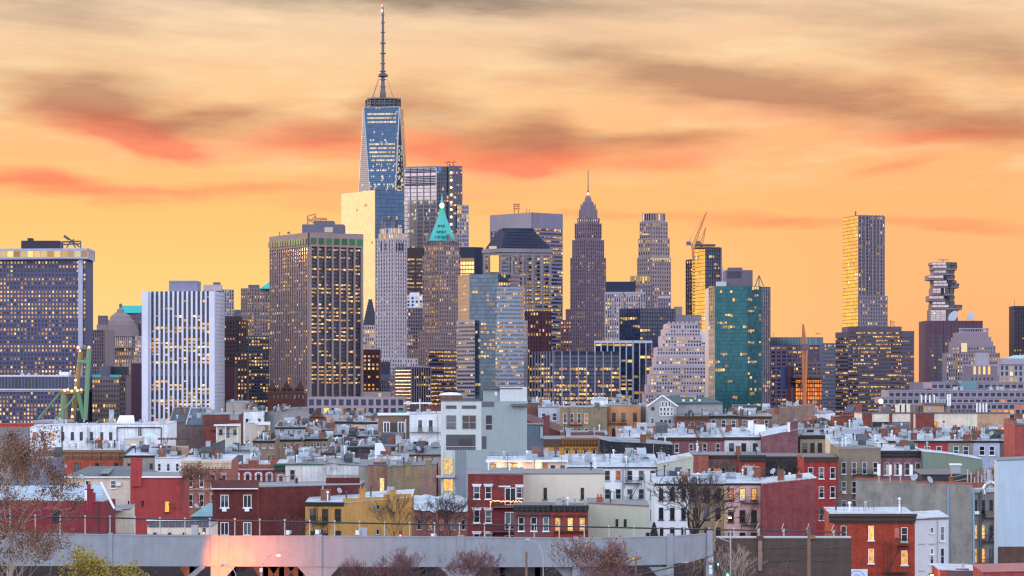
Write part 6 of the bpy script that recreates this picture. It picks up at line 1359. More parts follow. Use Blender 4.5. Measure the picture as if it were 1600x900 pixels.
H.win([1532], [662], 5, 12, i=1, lit={(0, 0)}, frame=BROWNC); H.win([1545], [662], 11, 12, i=1, lit={(0, 0)}, frame=BROWNC, mull=2); H.win([1563, 1570], [662], 4, 12, i=1, frame=BROWNC); H.win([1474.5], [657.5], 2.5, 2.5, frame=METAL, rail=False, sill=False)
H.bx('antenna_room', su(.46, .28, .18), 1443, 1475, 632, 646, 4, 6, True); q = MB(); x, y, z = H.p(1452.5, 638.5, 3.9); q.tube((x, y, z), (x, y+.1, z), .45, .45, 14); q.build('round_vent', HVAC, H.root); H.bx('equipment_deck', METAL, 1441, 1485, 629.5, 632.5, 3.5, 7, True)
for px in (1440, 1446.5, 1453, 1460): H.bx('antenna_panel', WHITEP, px-1, px+1, 617, 629, 3.4, .3, True)
for px in (1481, 1484.5): H.bx('antenna_panel', WHITEP, px-1.2, px+1.2, 615.5, 634, 3.4, .3, True)
for px in (1466, 1471, 1476): H.bx('equipment_cabinet', HVAC, px-2, px+2, 620+R.random()*4, 630, 4, 1, True)
for px in (1526.5, 1531.5, 1536.5, 1541.5): H.bx('antenna_panel', WHITEP, px-1.1, px+1.1, 630, 644, 2, .3, True); H.tb('antenna_pole', METAL, (px+1.8, 628, 2), (px+1.8, 645, 2), .06)
for px, w_ in ((1400, 8), (1406, 10), (1414, 8)): H.bx('equipment_cabinet', plain((.62, .55, .42), .6, 0, 'cabinet'), px, px+w_, 631+R.random()*3, 645, 4, 2, True)
for px in (1430, 1437): H.bx('equipment_cabinet', METAL, px, px+5, 634, 645, 5, 2, True)
for px in range(1488, 1524, 6): H.bx('roof_unit', METAL, px, px+4, 639.5, 645, 3, 1.5, True)
H.bx('bulkhead', METAL, 1376, 1392, 635, 645, 5, 4, True); beacon(H, 1376.5, 627, 4, .45, lamp('sodium_flood_lamp', (1.0, .55, .15), 25.0)); H.tb('lamp_pole', METAL, (1376.5, 628, 4), (1376.5, 646, 4), .06)
for px in (1377, 1408, 1512): H.tb('aerial', GREYM, (px-4, 654), (px+6, 653), .03, -1); H.tb('aerial', GREYM, (px, 653), (px, 660), .03, -1)
H.done()
H = House('blue_parapet_house', 'pale blue stepped parapet wall left of the cream and brick block', [(1303, 672), (1362, 671)], 650, su(.36, .40, .50), ROOFS, 10, .5)
for a, b, y in ((1307, 1315, 665), (1313, 1330, 668), (1332, 1342, 664), (1342, 1361, 668)): H.slab('stepped_parapet', su(.36, .40, .50), 0, a, b, y, 674, -.4, .02)
H.clutter(2, 4, 1, 1, 2, 1); H.done()
H = House('white_roof_house', 'low white roof with yellow edged wall below the blue parapet wall', [(1300, 694), (1388, 693)], 600, su(.52, .48, .36), ROOFS, 13, 1.6); H.slab('downpipe', WHITEP, 0, 1302, 1308, 700, 716, 0, .2); H.clutter(3, 6, 1, 1, 3, 1); H.done()
q_ = [('taupe_rowhouse', 'taupe rowhouse with slanted white skylight left of the red narrow house', 1388, 1434, su(.25, .21, .18), 2, ()), ('red_rowhouse', 'narrow red rowhouse with two white windows between taupe houses', 1434, 1481, br(.34, .04, .05), 2, ()), ('taupe_rowhouse', 'taupe rowhouse with teal lit windows right of the red narrow house', 1481, 1521, su(.23, .20, .17), 2, ()), ('blue_rowhouse', 'pale blue rowhouse with two white windows beside the brown end house', 1521, 1562, su(.34, .39, .52), 2, ()), ('brown_rowhouse', 'dark brown end rowhouse with rusty window at the right', 1562, 1586, su(.13, .09, .085), 1, ())]
for n_, l_, a, b, c_, k_, _ in q_:
    H = House(n_, l_, [(a, 690), (b, 690)], 600, c_, ROOFS, 13, 1.3); H.cornice(BROWNC, 688.5, 692, 0, .4); H.win([a+(b-a)*(k+.5)/k_ + (3 if k == 0 else -2) for k in range(k_)], [697], 9, 14, pane=GT if 'teal' in l_ else None); H.clutter(3, 5, 2, 1, 2, 1); H.done()
simple('brick_house', 'red brick house corner at the right edge above the light blue wall', 1586, 1625, 664, 570, br(.28, .065, .06), ROOFG, 0, clut=(1, 2, 0, 0, 1, 0), par=(.6, CHIMB))
for n_, l_, x0, x1, y, d in (('rowhouse', 'grey low roof with hatch between warehouse and tan rowhouse', 1206, 1256, 676, 700), ('rowhouse', 'white roofed terrace right behind the big mauve side wall', 1247, 1300, 672, 720), ('rowhouse', 'pale roof terrace with chairs left of the cream and brick block', 1362, 1440, 683, 660), ('rowhouse', 'pale roof with vents under the long cream wall', 1440, 1520, 684, 655), ('rowhouse', 'bluish roof terrace below the tan corner with lit windows', 1520, 1590, 684, 650)):
    simple(n_, l_, x0, x1, y, d, su(.35, .33, .34), R.choice([ROOFW, ROOFS, ROOFG]), 0, rise=1.2, clut=(4, 6, 2, 1, 3, 1), corn=BROWNC, ch=3)
# ---------------------------------------------------------------- front middle
H = House('terrace_house', 'cream penthouse terrace with glowing wall lamps and lit doors', [(762, 722, 0), (886, 720, 0)], 500, su(.62, .50, .42), ROOFS, 10, .6)
H.slab('eave', WHITEP, 0, 759, 887, 718.5, 722, 0, .6); H.win([771], [725], 9, 15, lit={(0, 0)}, frame=BROWNC); H.win([801], [724], 15, 16, lit={(0, 0)}, frame=BROWNC, mull=1, rail=False); H.slab('door', plain((.40, .16, .05), .5, 0, 'orange_door'), 0, 848.5, 855.5, 724, 739, 0, .08); H.win([864, 879], [727], 7, 9, frame=BROWNC); H.slab('corner_wall', CREAM, 0, 846, 847, 722, 740, 0, .8)
for px in (781, 811, 841):
    beacon(H, px, 727.5, -.25, .22, lamp('terrace_lamp', (1.0, .55, .14), 14.0)); l = bpy.data.lights.new('terrace_lamp_light', 'POINT'); l.energy = 42; l.color = (1.0, .45, .12); l.shadow_soft_size = .15; o = bpy.data.objects.new('terrace_lamp_light', l); COL.objects.link(o); o.parent = H.root; o.location = Vector(H.p(px, 727.5, -.6))
H.slab('parapet', CREAM, 0, 762, 890, 738.5, 742, 2.2, 2.5); H.slab('planter', METAL, 0, 823, 842, 734, 739, 1.6, 2.0); H.chimney(854, 704, 6, 2, HVAC, 0, 722, .9); H.chimney(855, 714, 10, 1.9, CHIMW, 0, 722); H.clutter(2, 5, 2, 1, 2, 1); H.done()
H = House('brick_house', 'dark red brick house with balconies strung with orange lights', [(731, 741), (817.5, 740)], 440, br(.17, .035, .035), ROOFG, 12, .5); H.slab('coping', COPING, 0, 730.5, 818, 739, 741, -.3, .1)
H.win([745, 763], [760, 797, 834], 10, 20, lintel=WHITEP); H.win([797.5], [762, 800, 836], 17, 27, frame=WHITEP, mull=1, rail=False, sill=False); H.win([808.5+3], [761], 9, 17, lintel=WHITEP); H.slab('door_head', WHITEP, 0, 779, 798, 759, 761, 0, .12)
for y_ in (791, 829):
    H.slab('balcony', METAL, 0, 766, 817, y_, y_+2, 0, 1.2)
    for k in range(15): H.slab('balcony_rail', BROWNC, 0, 766.2+k*3.6, 766.7+k*3.6, y_-10, y_, 1.12, 1.18, False)
    H.slab('balcony_rail', BROWNC, 0, 766, 817, y_-10.5, y_-9.7, 1.1, 1.2, False)
q = MB(); f = H.faces[0]
for k in range(46):
    uu = H.u(0, 766+k*1.1); z = H.zf(0, 790, 781.5+R.random()*2.6); x, y, _ = f.pt(uu, 0, 1.25); q.lathe(x, y, [(.02, z-.05), (.055, z), (.02, z+.05)], 5)
for k in range(12): uu = H.u(0, 766.3 if k % 2 else 805); z = H.zf(0, 790, 783+k); x, y, _ = f.pt(uu, 0, 1.25); q.lathe(x, y, [(.02, z-.05), (.055, z), (.02, z+.05)], 5)
q.build('string_lights', lamp('string_bulb', (1.0, .30, .05), 5.0), H.root)
H.clutter(0, 2, 0, 0, 0, 0); H.done()
H = House('cream_building', 'large blank cream wall with two slim windows beside the dark brick house', [(817.5, 741), (944.5, 740.5)], 450, masonry((.62, .56, .47), 'stucco', .07), ROOFG, 12, .4, cat='building'); H.win([852, 910], [762], 5.5, 18, frame=METAL, rail=True); H.slab('coping', plain((.35, .22, .18), .7, 0, 'coping'), 0, 817.5, 945, 739.4, 741, -.3, .08); H.clutter(0, 2, 0, 0, 0, 0); H.done()
H = House('maroon_rowhouse', 'low maroon rowhouse with three white windows and black cornice', [(803, 792), (861, 792)], 420, su(.16, .055, .06), ROOFD, 9, .2); H.cornice(BLACK, 789, 799, 0, .6, brackets=7); H.win([814.5, 834, 853], [808], 9, 22, lintel=BLACK); H.done()
H = House('red_rowhouse', 'low red rowhouse with three yellow lit windows and black lintels', [(861, 792), (919, 793)], 420, br(.28, .05, .04), ROOFD, 9, .2); H.cornice(BLACK, 789.5, 799.5, 0, .6, brackets=7); H.win([871.5, 891, 909.5], [808.5], 9, 22, lit={(0, 0), (1, 0), (2, 0)}, lintel=BLACK, frame=BROWNC); H.chimney(878, 781, 12, 3, HVAC, 0); H.clutter(0, 3, 0, 0, 1, 0); H.fire(866, 918, [831], 0, BLACK, False, .6, .3); H.done()
H = House('green_grey_building', 'pale green grey blank wall with red coping and two slit windows', [(919.5, 786, 0), (1014, 791, 0)], 430, masonry((.40, .41, .33), 'stucco', .09), ROOFG, 10, .3, cat='building'); q = MB(); f = H.faces[0]; n = 12
for k in range(n): f.box(q, f.W*k/n, f.W*(k+1)/n, H.lz(786+5*k/n+1), H.lz(786+5*k/n-.6), -.3, .1)
q.build('coping', REDCOP, H.root); H.win([964, 977], [811], 4, 12, frame=METAL, sill=False, rail=False); H.win([1012], [832], 6, 12, frame=METAL); H.chimney(937, 777, 9, 2, br(.36, .08, .06), 2, 788); H.clutter(0, 3, 0, 0, 0, 0); H.done()
H = House('white_rowhouse', 'row of bright white houses with black fire escape and silver roof', [(886, 731, 0), (1029, 731, 0)], 520, masonry((.72, .74, .79), 'stucco', .07), ROOFS, 16, 1.9); WH = masonry((.72, .74, .79), 'stucco', .07)
H.slab('gutter', BLACK, 0, 885, 1029, 729.6, 731.6, 0, .35); H.win([894, 912, 930, 949, 966, 984, 1002, 1020], [735, 764, 796], 8, 15.5, dim={(4, 0)}, frame=COPING); H.fire(976, 1002, [755, 785], 0, BLACK, True, top=718); H.drain(973, 732, 788, 0, HVAC, .12); H.drain(1007, 740, 788, 0, GREYM, .05)
for px, y_, w_ in ((891, 711, 8), (920, 707, 9), (944, 713, 8), (977, 709, 9), (996, 713, 8), (1033, 707, 10)): H.chimney(px, y_, w_, 5+(px % 3), CHIMW, 1, 731)
H.slab('garden_umbrella_cover', WHITEP, 0, 927.5, 932, 722, 738, .6, 1.0); H.clutter(1, 9, 2, 2, 4, 2); H.done()
H = House('party_wall_house', 'green grey party wall stepping up right of the white row', [(1028, 725, 0), (1083, 715, 0)], 518, masonry((.40, .41, .34), 'stucco', .1), ROOFS, 12, .5); H.slab('step', masonry((.40, .41, .34), 'stucco', .1), 0, 1058, 1083.5, 713, 722, -.5, .03); H.clutter(0, 2, 0, 0, 0, 0); H.done()
H = House('brick_house', 'reddish brick house squeezed between party wall and black mansard', [(1083, 711), (1107, 711)], 560, br(.28, .09, .07), ROOFG, 12, .5); H.clutter(1, 2, 0, 0, 0, 0); H.done()
H = House('brick_house', 'old brick house with faded windows behind the bare street trees', [(1106, 713), (1155, 713)], 565, br(.20, .12, .10), ROOFG, 12, .5); H.win([1114, 1130, 1146], [730], 7, 14, frame=COPING); H.cornice(BROWNC, 711, 717, 0, .5); H.done()
H = House('red_rowhouse', 'red rowhouse with black cornice right of the old brick house', [(1155, 713), (1196, 713)], 560, br(.30, .05, .035), ROOFD, 12, .5); H.cornice(BLACK, 711, 722, 0, .6); H.win([1165, 1182], [729], 8, 16); H.clutter(1, 2, 0, 1, 0, 0); H.done()
H = House('dark_house', 'black boarded house front behind bare branches', [(1196, 715), (1257, 715)], 575, su(.035, .03, .035), ROOFD, 12, .5); H.cornice(BLACK, 713, 722, 0, .5); H.win([1208, 1224, 1241], [730], 7, 15, frame=BROWNC); H.done()
H = House('red_house', 'tall red brick house with white windows beside the taupe apartment house', [(1256, 716), (1309.5, 716)], 535, br(.28, .035, .035), ROOFD, 12, .5); H.cornice(BROWNC, 713.5, 722, 0, .6); H.win([1266.5, 1283.5, 1301], [730, 760, 795], 8, 18, dim=()); H.drain(1309, 716, 830, 0, METAL); H.done()
H = House('white_rowhouse', 'narrow white rowhouse with arched dark windows behind the large bare tree', [(1023, 757), (1077, 757)], 480, masonry((.68, .69, .73), 'stucco', .07), ROOFS, 12, 1.3); H.cornice(BLACK, 755.5, 759, 0, .35); H.win([1033, 1050.5, 1068], [763, 793, 824], 7, 18.5, frame=BROWNC); H.clutter(2, 4, 1, 1, 1, 1); H.done()
H = House('tan_rowhouse', 'tan brown rowhouse between the narrow white and pink rowhouses', [(1077, 757), (1133, 757)], 480, br(.26, .19, .12), ROOFS, 12, 1.3); H.cornice(BLACK, 755.5, 759, 0, .35); H.win([1087, 1104.5, 1122], [763, 793, 824], 8, 19, frame=BROWNC); H.drain(1132.5, 758, 835, 0, plain((.45, .42, .2), .6, 0, 'yellow_pipe'), .1); H.clutter(2, 4, 1, 1, 2, 1); H.done()
H = House('pink_house', 'pink stucco house with two bright yellow windows and fire escape', [(1133, 757, 0), (1190, 756, 0)], 480, masonry((.55, .33, .31), 'stucco', .10), ROOFS, 12, 1.3); H.cornice(BLACK, 755, 758.5, 0, .3); H.win([1142, 1160, 1178], [763, 797, 832], 8.5, 19, lit={(1, 0), (2, 0)}, dim={(0, 0)}, ac={(1, 0)}, frame=BROWNC); H.fire(1158, 1184, [785.5, 820], 0, BLACK, True); H.clutter(3, 3, 1, 1, 2, 0); H.done()
H = House('brick_building', 'huge blank maroon brick side wall right of the pink house', [(1190, 756, 0), (1275.5, 747, 0)], 478, br(.20, .05, .055), ROOFS, 12, .4, cat='building'); q = MB(); f = H.faces[0]; n = 10
for k in range(n): f.box(q, f.W*k/n, f.W*(k+1)/n, H.lz(756-9*k/n+.6), H.lz(756-9*k/n-1.6), -.3, .08)
q.build('coping', REDCOP, H.root); H.chimney(1249, 741, 9, 2, CHIMB, 1); H.clutter(1, 3, 0, 1, 0, 0); H.done()
H = House('apartment_house', 'taupe apartment house with fire escape and many white windows', [(1310, 700), (1376, 701)], 540, su(.20, .165, .13), ROOFG, 14, .4); H.win([1318.5, 1334.5, 1351, 1367.5], [722, 752, 782], 7.5, 19, ac={(0, 1), (0, 2), (3, 0)}); H.fire(1333, 1372, [741, 772], 0, BLACK, True); H.slab('coping', plain((.27, .22, .18), .7, 0, 'coping'), 0, 1309, 1377, 699, 702, -.3, .1); H.clutter(0, 3, 1, 1, 2, 0); H.done()
H = House('mauve_house', 'mauve brick house with deep black cornice right of the taupe house', [(1376, 707), (1443, 707)], 545, br(.22, .11, .13), ROOFS, 13, 1.0); H.cornice(BLACK, 704, 715, 0, .8); H.win([1385, 1401, 1417.5, 1434], [723], 7.5, 19); H.clutter(1, 3, 1, 1, 1, 1); H.done()
H = House('green_building', 'plain sage green side wall behind the antenna roof', [(1442, 706, 0), (1478, 709, 0), (1535, 718, 0)], 542, masonry((.17, .21, .17), 'stucco', .1), ROOFS, 12, .4, cat='building'); H.clutter(0, 2, 0, 0, 0, 0); H.done()
H = House('black_roof_house', 'low black roof with grey vent hut behind the concrete wall', [(1440, 742, 0), (1525, 742, 0)], 480, su(.04, .04, .045), ROOFD, 12, .5); H.slab('vent_hut', HVAC, 0, 1489, 1503, 727, 742, -3, -1.5); H.slab('vent_hut_cap', WHITEP, 0, 1487, 1505, 725, 727.4, -3.2, -1.3); H.done()
# ---------------------------------------------------------------- front right
H = House('concrete_building', 'large weathered grey concrete side wall with antennas and fire escapes', [(1337, 748, 10), (1428, 752, 5), (1519, 757, 0)], 430, sn(.25, .235, .215), ROOFG, 12, .2, cat='building')
H.slab('coping', REDCOP, 0, 1336, 1428, 748, 750.4, -.3, .1); H.slab('coping', REDCOP, 1, 1428, 1519, 752.8, 755.4, -.3, .1)
RW = Face((H.lx(1519), 0), (H.lx(1568, 3), 3)); H.faces.append(RW); FI = 2; H.pts.append((1568, 768, 3)); FW = MB()
RW.box(FW, 0, RW.W, 0, H.lz(768), -3, 0); FW.build('rear_wall', sn(.21, .20, .20), H.root)
H.slab('roof_edge', ROOFS, FI, 1519, 1568, 763, 769, -3, .25); H.slab('rear_parapet', br(.26, .10, .07), FI, 1530, 1569, 755, 763, -3.5, -2.8)
H.win([1524, 1536, 1548.5, 1561.5], [781, 820, 857], 6, 22, i=FI, lit={(0, 1), (1, 1), (0, 2), (1, 2)}, frame=METAL, ac={(0, 0)}); H.fire(1532, 1564, [808, 846, 884], FI, BLACK, True, 1.2); H.slab('balcony_screen', plain((.16, .12, .11), .8, 0, 'rust_sheet'), FI, 1532, 1564, 797, 808, 1.2, 1.26)
H.drain(1520.5, 762, 900, FI, plain((.20, .30, .42), .5, 0, 'blue_pipe'), .16); H.drain(1531, 766, 900, FI, METAL, .22); H.drain(1482.5, 759, 895, 1, plain((.20, .30, .42), .5, 0, 'blue_pipe'), .19)
H.slab('wall_opening', plain((.05, .035, .03), .8, 0, 'dark_opening'), 1, 1453.5, 1463, 772, 793, 0, .06); H.slab('wall_patch', sn(.36, .36, .36), 1, 1453, 1464, 794, 812, 0, .05); H.slab('buttress', sn(.23, .215, .20), 0, 1363, 1375, 769, 805, 0, .15)
q = MB(); pts = [H.p(1545, 784, -.6), H.p(1560, 784, -.6)]
arc = [H.p(1538, 772, -1), H.p(1537, 764, -1), H.p(1541, 757, -1), H.p(1549, 753.5, -1), H.p(1556, 757, -1), H.p(1558.5, 766, -1), H.p(1558.5, 800, -1)]
q.path(arc, .28, 10); q.build('exhaust_duct', plain((.55, .56, .58), .25, .8, 'stainless_steel'), H.root)
for px, y0, y1 in ((1373.5, 725, 748), (1391, 726, 747), (1407, 726, 748), (1424, 726, 748)): H.bx('antenna_panel', WHITEP, px-2.2, px+2.2, y0, y1-5, 5, .3, True); H.tb('antenna_pole', GREYM, (px, y0+6, 5.4), (px, y1+6, 5.4), .07)
for px in (1386, 1399): H.bx('antenna_panel', plain((.45, .36, .33), .6, 0, 'pink_panel'), px-1.5, px+1.5, 726, 742, 6, .3, True)
H.dish(H.lx(1430, 4), 4, H.lz(752, 4), .55, .5, -1); H.dish(H.lx(1452, 3), 3, H.lz(756, 3), .55, .5, 1)
for k in range(9): px = 1512+k*5.5; H.tb('mast_pipe', HVAC, (px, 733+(k*7 % 5)*3, 5), (px, 764, 5), .09)
H.tb('mast_pipe', HVAC, (1546, 734, 4), (1546, 764, 4), .28, own=True); H.tb('roof_rail', GREYM, (1490, 745, 4), (1512, 740, 4), .05); H.tb('roof_rail', GREYM, (1490, 752, 4), (1512, 748, 4), .05)
H.chimney(1487, 745, 5, 4, CHIMB, 1, 762); 
q = MB(); [q.tube(H.p(*a), H.p(*b), .035) for a, b in (((1400, 780, -.4), (1400, 800, -.4)), ((1390, 781, -.4), (1410, 780, -.4)), ((1394, 778, -.4), (1394, 784, -.4)), ((1405, 777, -.4), (1405, 783, -.4)), ((1400, 776, -.4), (1400, 782, -.4)))]; q.build('aerial', GREYM, H.root); H.done()
H = House('red_brick_house', 'bright red brick corner house with heavy dark brown cornice in front', [(1301, 806), (1429.5, 806)], 380, br(.29, .045, .026), ROOFS, 10, .6); H.cornice(plain((.045, .028, .025), .6, 0, 'dark_cornice'), 802.5, 817, 0, 1.0, 1295, 1430)
H.win([1318], [821.5, 857], 9, 22); H.win([1361], [821.5, 857.5], 9, 23, lit={(0, 0), (0, 1)}); H.win([1413], [824, 860], 9.5, 23, lit={(0, 1)}); H.slab('bricked_window', masonry((.40, .16, .12), 'brick', .1), 0, 1398, 1404.5, 825, 840, 0, .03); H.fire(1402, 1418, [852], 0, BLACK, False, 1.0, .8)
q = MB(); f = H.faces[0]
for off in (.5, .9): q.tube(f.pt(H.u(0, 1406), H.zf(0, 1406, 852), off), f.pt(H.u(0, 1386), H.zf(0, 1386, 893), off), .05)
for k in range(13): t = k/13; uu = H.u(0, 1406)*(1-t)+H.u(0, 1386)*t; zz_ = H.zf(0, 1400, 852)*(1-t)+H.zf(0, 1400, 893)*t; q.tube(f.pt(uu, zz_, .5), f.pt(uu, zz_, .9), .03)
for px in (1380, 1385, 1390): q.tube(f.pt(H.u(0, px), H.zf(0, px, 847), .5), f.pt(H.u(0, px), H.zf(0, px, 896), .5), .04)
q.tube(f.pt(H.u(0, 1379), H.zf(0, 1379, 848), .5), f.pt(H.u(0, 1392), H.zf(0, 1392, 848), .5), .04); f.box(q, H.u(0, 1380), H.u(0, 1418), H.zf(0, 1400, 894.5), H.zf(0, 1400, 893), .1, 1.0); q.build('ladder', BLACK, H.root)
H.slab('sign_board', plain((.62, .66, .80), .5, 0, 'lavender_sign'), 0, 1322, 1355, 889, 905, .3, .4)
SW = plain((.38, .40, .66), .5, 0, 'sign_swirl')
for rr_, m_ in ((13.5, SW), (10.5, plain((.60, .58, .80), .5, 0, 'sign_swirl_light')), (7, SW)): 
    q = MB(); n = 18; uu = H.u(0, 1338.5); zc = H.zf(0, 1338.5, 904); s_ = 380/F
    for k in range(n):
        a0, a1 = math.pi*k/n, math.pi*(k+1)/n; r1, r0 = rr_*s_, (rr_-2.2)*s_
        q.poly([f.pt(uu+math.cos(a1)*r1, zc+math.sin(a1)*r1, .41), f.pt(uu+math.cos(a1)*r0, zc+math.sin(a1)*r0, .41), f.pt(uu+math.cos(a0)*r0, zc+math.sin(a0)*r0, .41), f.pt(uu+math.cos(a0)*r1, zc+math.sin(a0)*r1, .41)])
    q.build('sign_swirl', m_, H.root)
for k, c_ in enumerate(((.70, .42, .36), (.75, .35, .22), (.70, .55, .48), (.35, .60, .62))): H.slab('sign_panel', plain(c_, .5, 0, 'pastel_sign'), 0, 1302+k*4.1, 1306+k*4.1, 887, 895, .2, .28)
H.slab('awning', WHITEP, 0, 1301, 1319, 895.5, 900, .2, 1.0); H.clutter(0, 4, 0, 0, 0, 0); H.done()
H = House('white_side_house', 'plain white painted side wall joined to the bright red corner house', [(1429.5, 811, 0), (1482, 808, 3)], 380, masonry((.50, .49, .53), 'stucco', .12), ROOFS, 9, .4); H.win([1455.5], [824, 857], 5, 9, rail=False, mull=1); H.win([1472], [822.5], 6, 22); H.win([1455.5, 1472], [856.5], 6, 25); H.drain(1464.5, 812, 900, 0, COPING, .05)
for px, y_ in ((1440, 849), (1456, 849), (1440, 891)): H.slab('sill', COPING, 0, px-5, px+5, y_, y_+1.2, 0, .12)
H.slab('roof_gutter', METAL, 0, 1429, 1483, 810, 811.6, 0, .15); H.done()
H = House('blue_wall_building', 'pale blue painted blank wall at the right edge over brown brick', [(1559, 720), (1625, 718)], 410, masonry((.38, .47, .56), 'stucco', .10), ROOFG, 3, .3, cat='building'); H.slab('brick_base', br(.10, .055, .045), 0, 1559, 1625, 854, 905, 0, .06); H.done()
H = House('red_roof_shop', 'low shop with red brick parapet at the bottom right corner', [(1468, 891), (1540, 893)], 330, br(.32, .07, .05), ROOFS, 6, .3, cat='shop'); H.slab('parapet', br(.34, .08, .05), 0, 1494, 1514, 888.5, 892, -.3, .05); H.slab('window_band', METAL, 0, 1484, 1526, 894.5, 905, 0, .05); H.dish(H.lx(1508), 2, H.lz(890), .3, .3); H.done()
H = House('red_roof_shop', 'low shop with sloping bright red roof in the right bottom corner', [(1536, 895), (1630, 893)], 320, br(.30, .06, .06), rooftop((.30, .035, .03), .5), 7, .4, cat='shop'); H.done()
H = House('dark_brick_building', 'dark maroon brick building with paired white windows above the viaduct', [(332, 762, 0), (405, 762, 0), (563, 758, 1.5)], 450, br(.105, .026, .025), ROOFG, 12, .2, cat='building')
q = MB(); q.hexa([H.p(330, 763.5, -.8), H.p(404, 763.5, -.8), H.p(404, 763.5, 3), H.p(330, 763.5, 3)], [H.p(335, 750, .6), H.p(405, 750, .6), H.p(405, 750, 2.5), H.p(335, 750, 2.5)]); q.build('mansard_roof', masonry((.10, .035, .03), 'siding', .25), H.root)
H.slab('fascia', WHITEP, 0, 330, 404, 762.6, 764.2, .0, .85); H.win([351, 386.5], [773, 816], 13, 20, mull=1, rail=False, ac=set()); DB = br(.105, .026, .025)
for px in (350.5, 386): H.slab('air_conditioner', WHITEP, 0, px-3.5, px+3.5, 793, 799, 0, .25)
H.slab('corner_edge', br(.14, .036, .034), 0, 402, 405, 764, 840, 0, .05); H.slab('coping', COPING, 1, 405, 563, 755.6+.5, 757.2, -.3, .1); H.slab('parapet_box', DB, 1, 510, 563, 747, 756, -2, -1.7); H.slab('parapet_box', DB, 1, 462, 466, 747, 756, -2, -1.7)
for k in range(20): H.slab('roof_rail', plain((.12, .03, .03), .7, 0, 'red_iron'), 0, 340+k*6.2, 340.3+k*6.2, 745, 758, -2.5, -2.45, False)
H.slab('roof_rail', plain((.12, .03, .03), .7, 0, 'red_iron'), 0, 340, 463, 745, 745.8, -2.5, -2.4, False); H.chimney(539, 741, 3.5, 3, HVAC, 0, 757); H.chimney(346, 747, 10, 2.5, DB, 0, 757); H.done()
H = House('ochre_house', 'ochre yellow house with black cornice, fire escape and stepped side chimneys', [(477, 787, 1), (537, 786, 0), (643, 777, 3)], 440, masonry((.46, .25, .075), 'stained', .14), ROOFS, 11, .7); OCH = masonry((.46, .25, .075), 'stained', .14)
H.cornice(BLACK, 784.5, 791, 0, .7); H.win([489, 508, 528], [795, 829], 9.5, 20.5, i=0, frame=BROWNC, sill=True); H.fire(490, 512, [818], 0, BLACK, True, 1.0, top=787)
for px, y_, w_ in ((566, 764, 9), (614, 765, 10)): H.chimney(px, y_, w_, 1.0, OCH, 2 if px < 600 else 0, 800)
for a, b, y_ in ((537, 561, 782.5), (561, 600, 781), (600, 643, 776)): H.slab('parapet', OCH, 1, a, b, y_-4, y_+6, -.35, .02)
H.win([590], [788.5, 827], 4, 7.5, i=1, frame=COPING, rail=False); H.clutter(1, 3, 0, 1, 1, 0); H.done()
# crumpled snowy roofs and lit windows seen between the bare trees
H = House('snowy_roof_house', 'low house with crumpled white roof between ochre and dark red houses', [(640, 800), (735, 800)], 500, br(.22, .09, .07), ROOFS, 10, 0, cap=False); q = MB(); n = 12; R3 = random.Random(5)
hh = [[R3.uniform(-.5, .9) for _ in range(5)] for _ in range(n+1)]
for a in range(n):
    for b in range(4):
        pt = lambda a_, b_: (H.lx(638+8.2*a_), b_*2.6-.3, H.lz(800)+b_*.55+hh[a_][b_]*.45)
        q.poly([pt(a, b), pt(a+1, b), pt(a+1, b+1), pt(a, b+1)])
q.build('roof', ROOFS, H.root); H.win([655, 672, 690, 708, 724], [812], 6, 15, dim={(1, 0), (2, 0)}, frame=COPING); H.done()
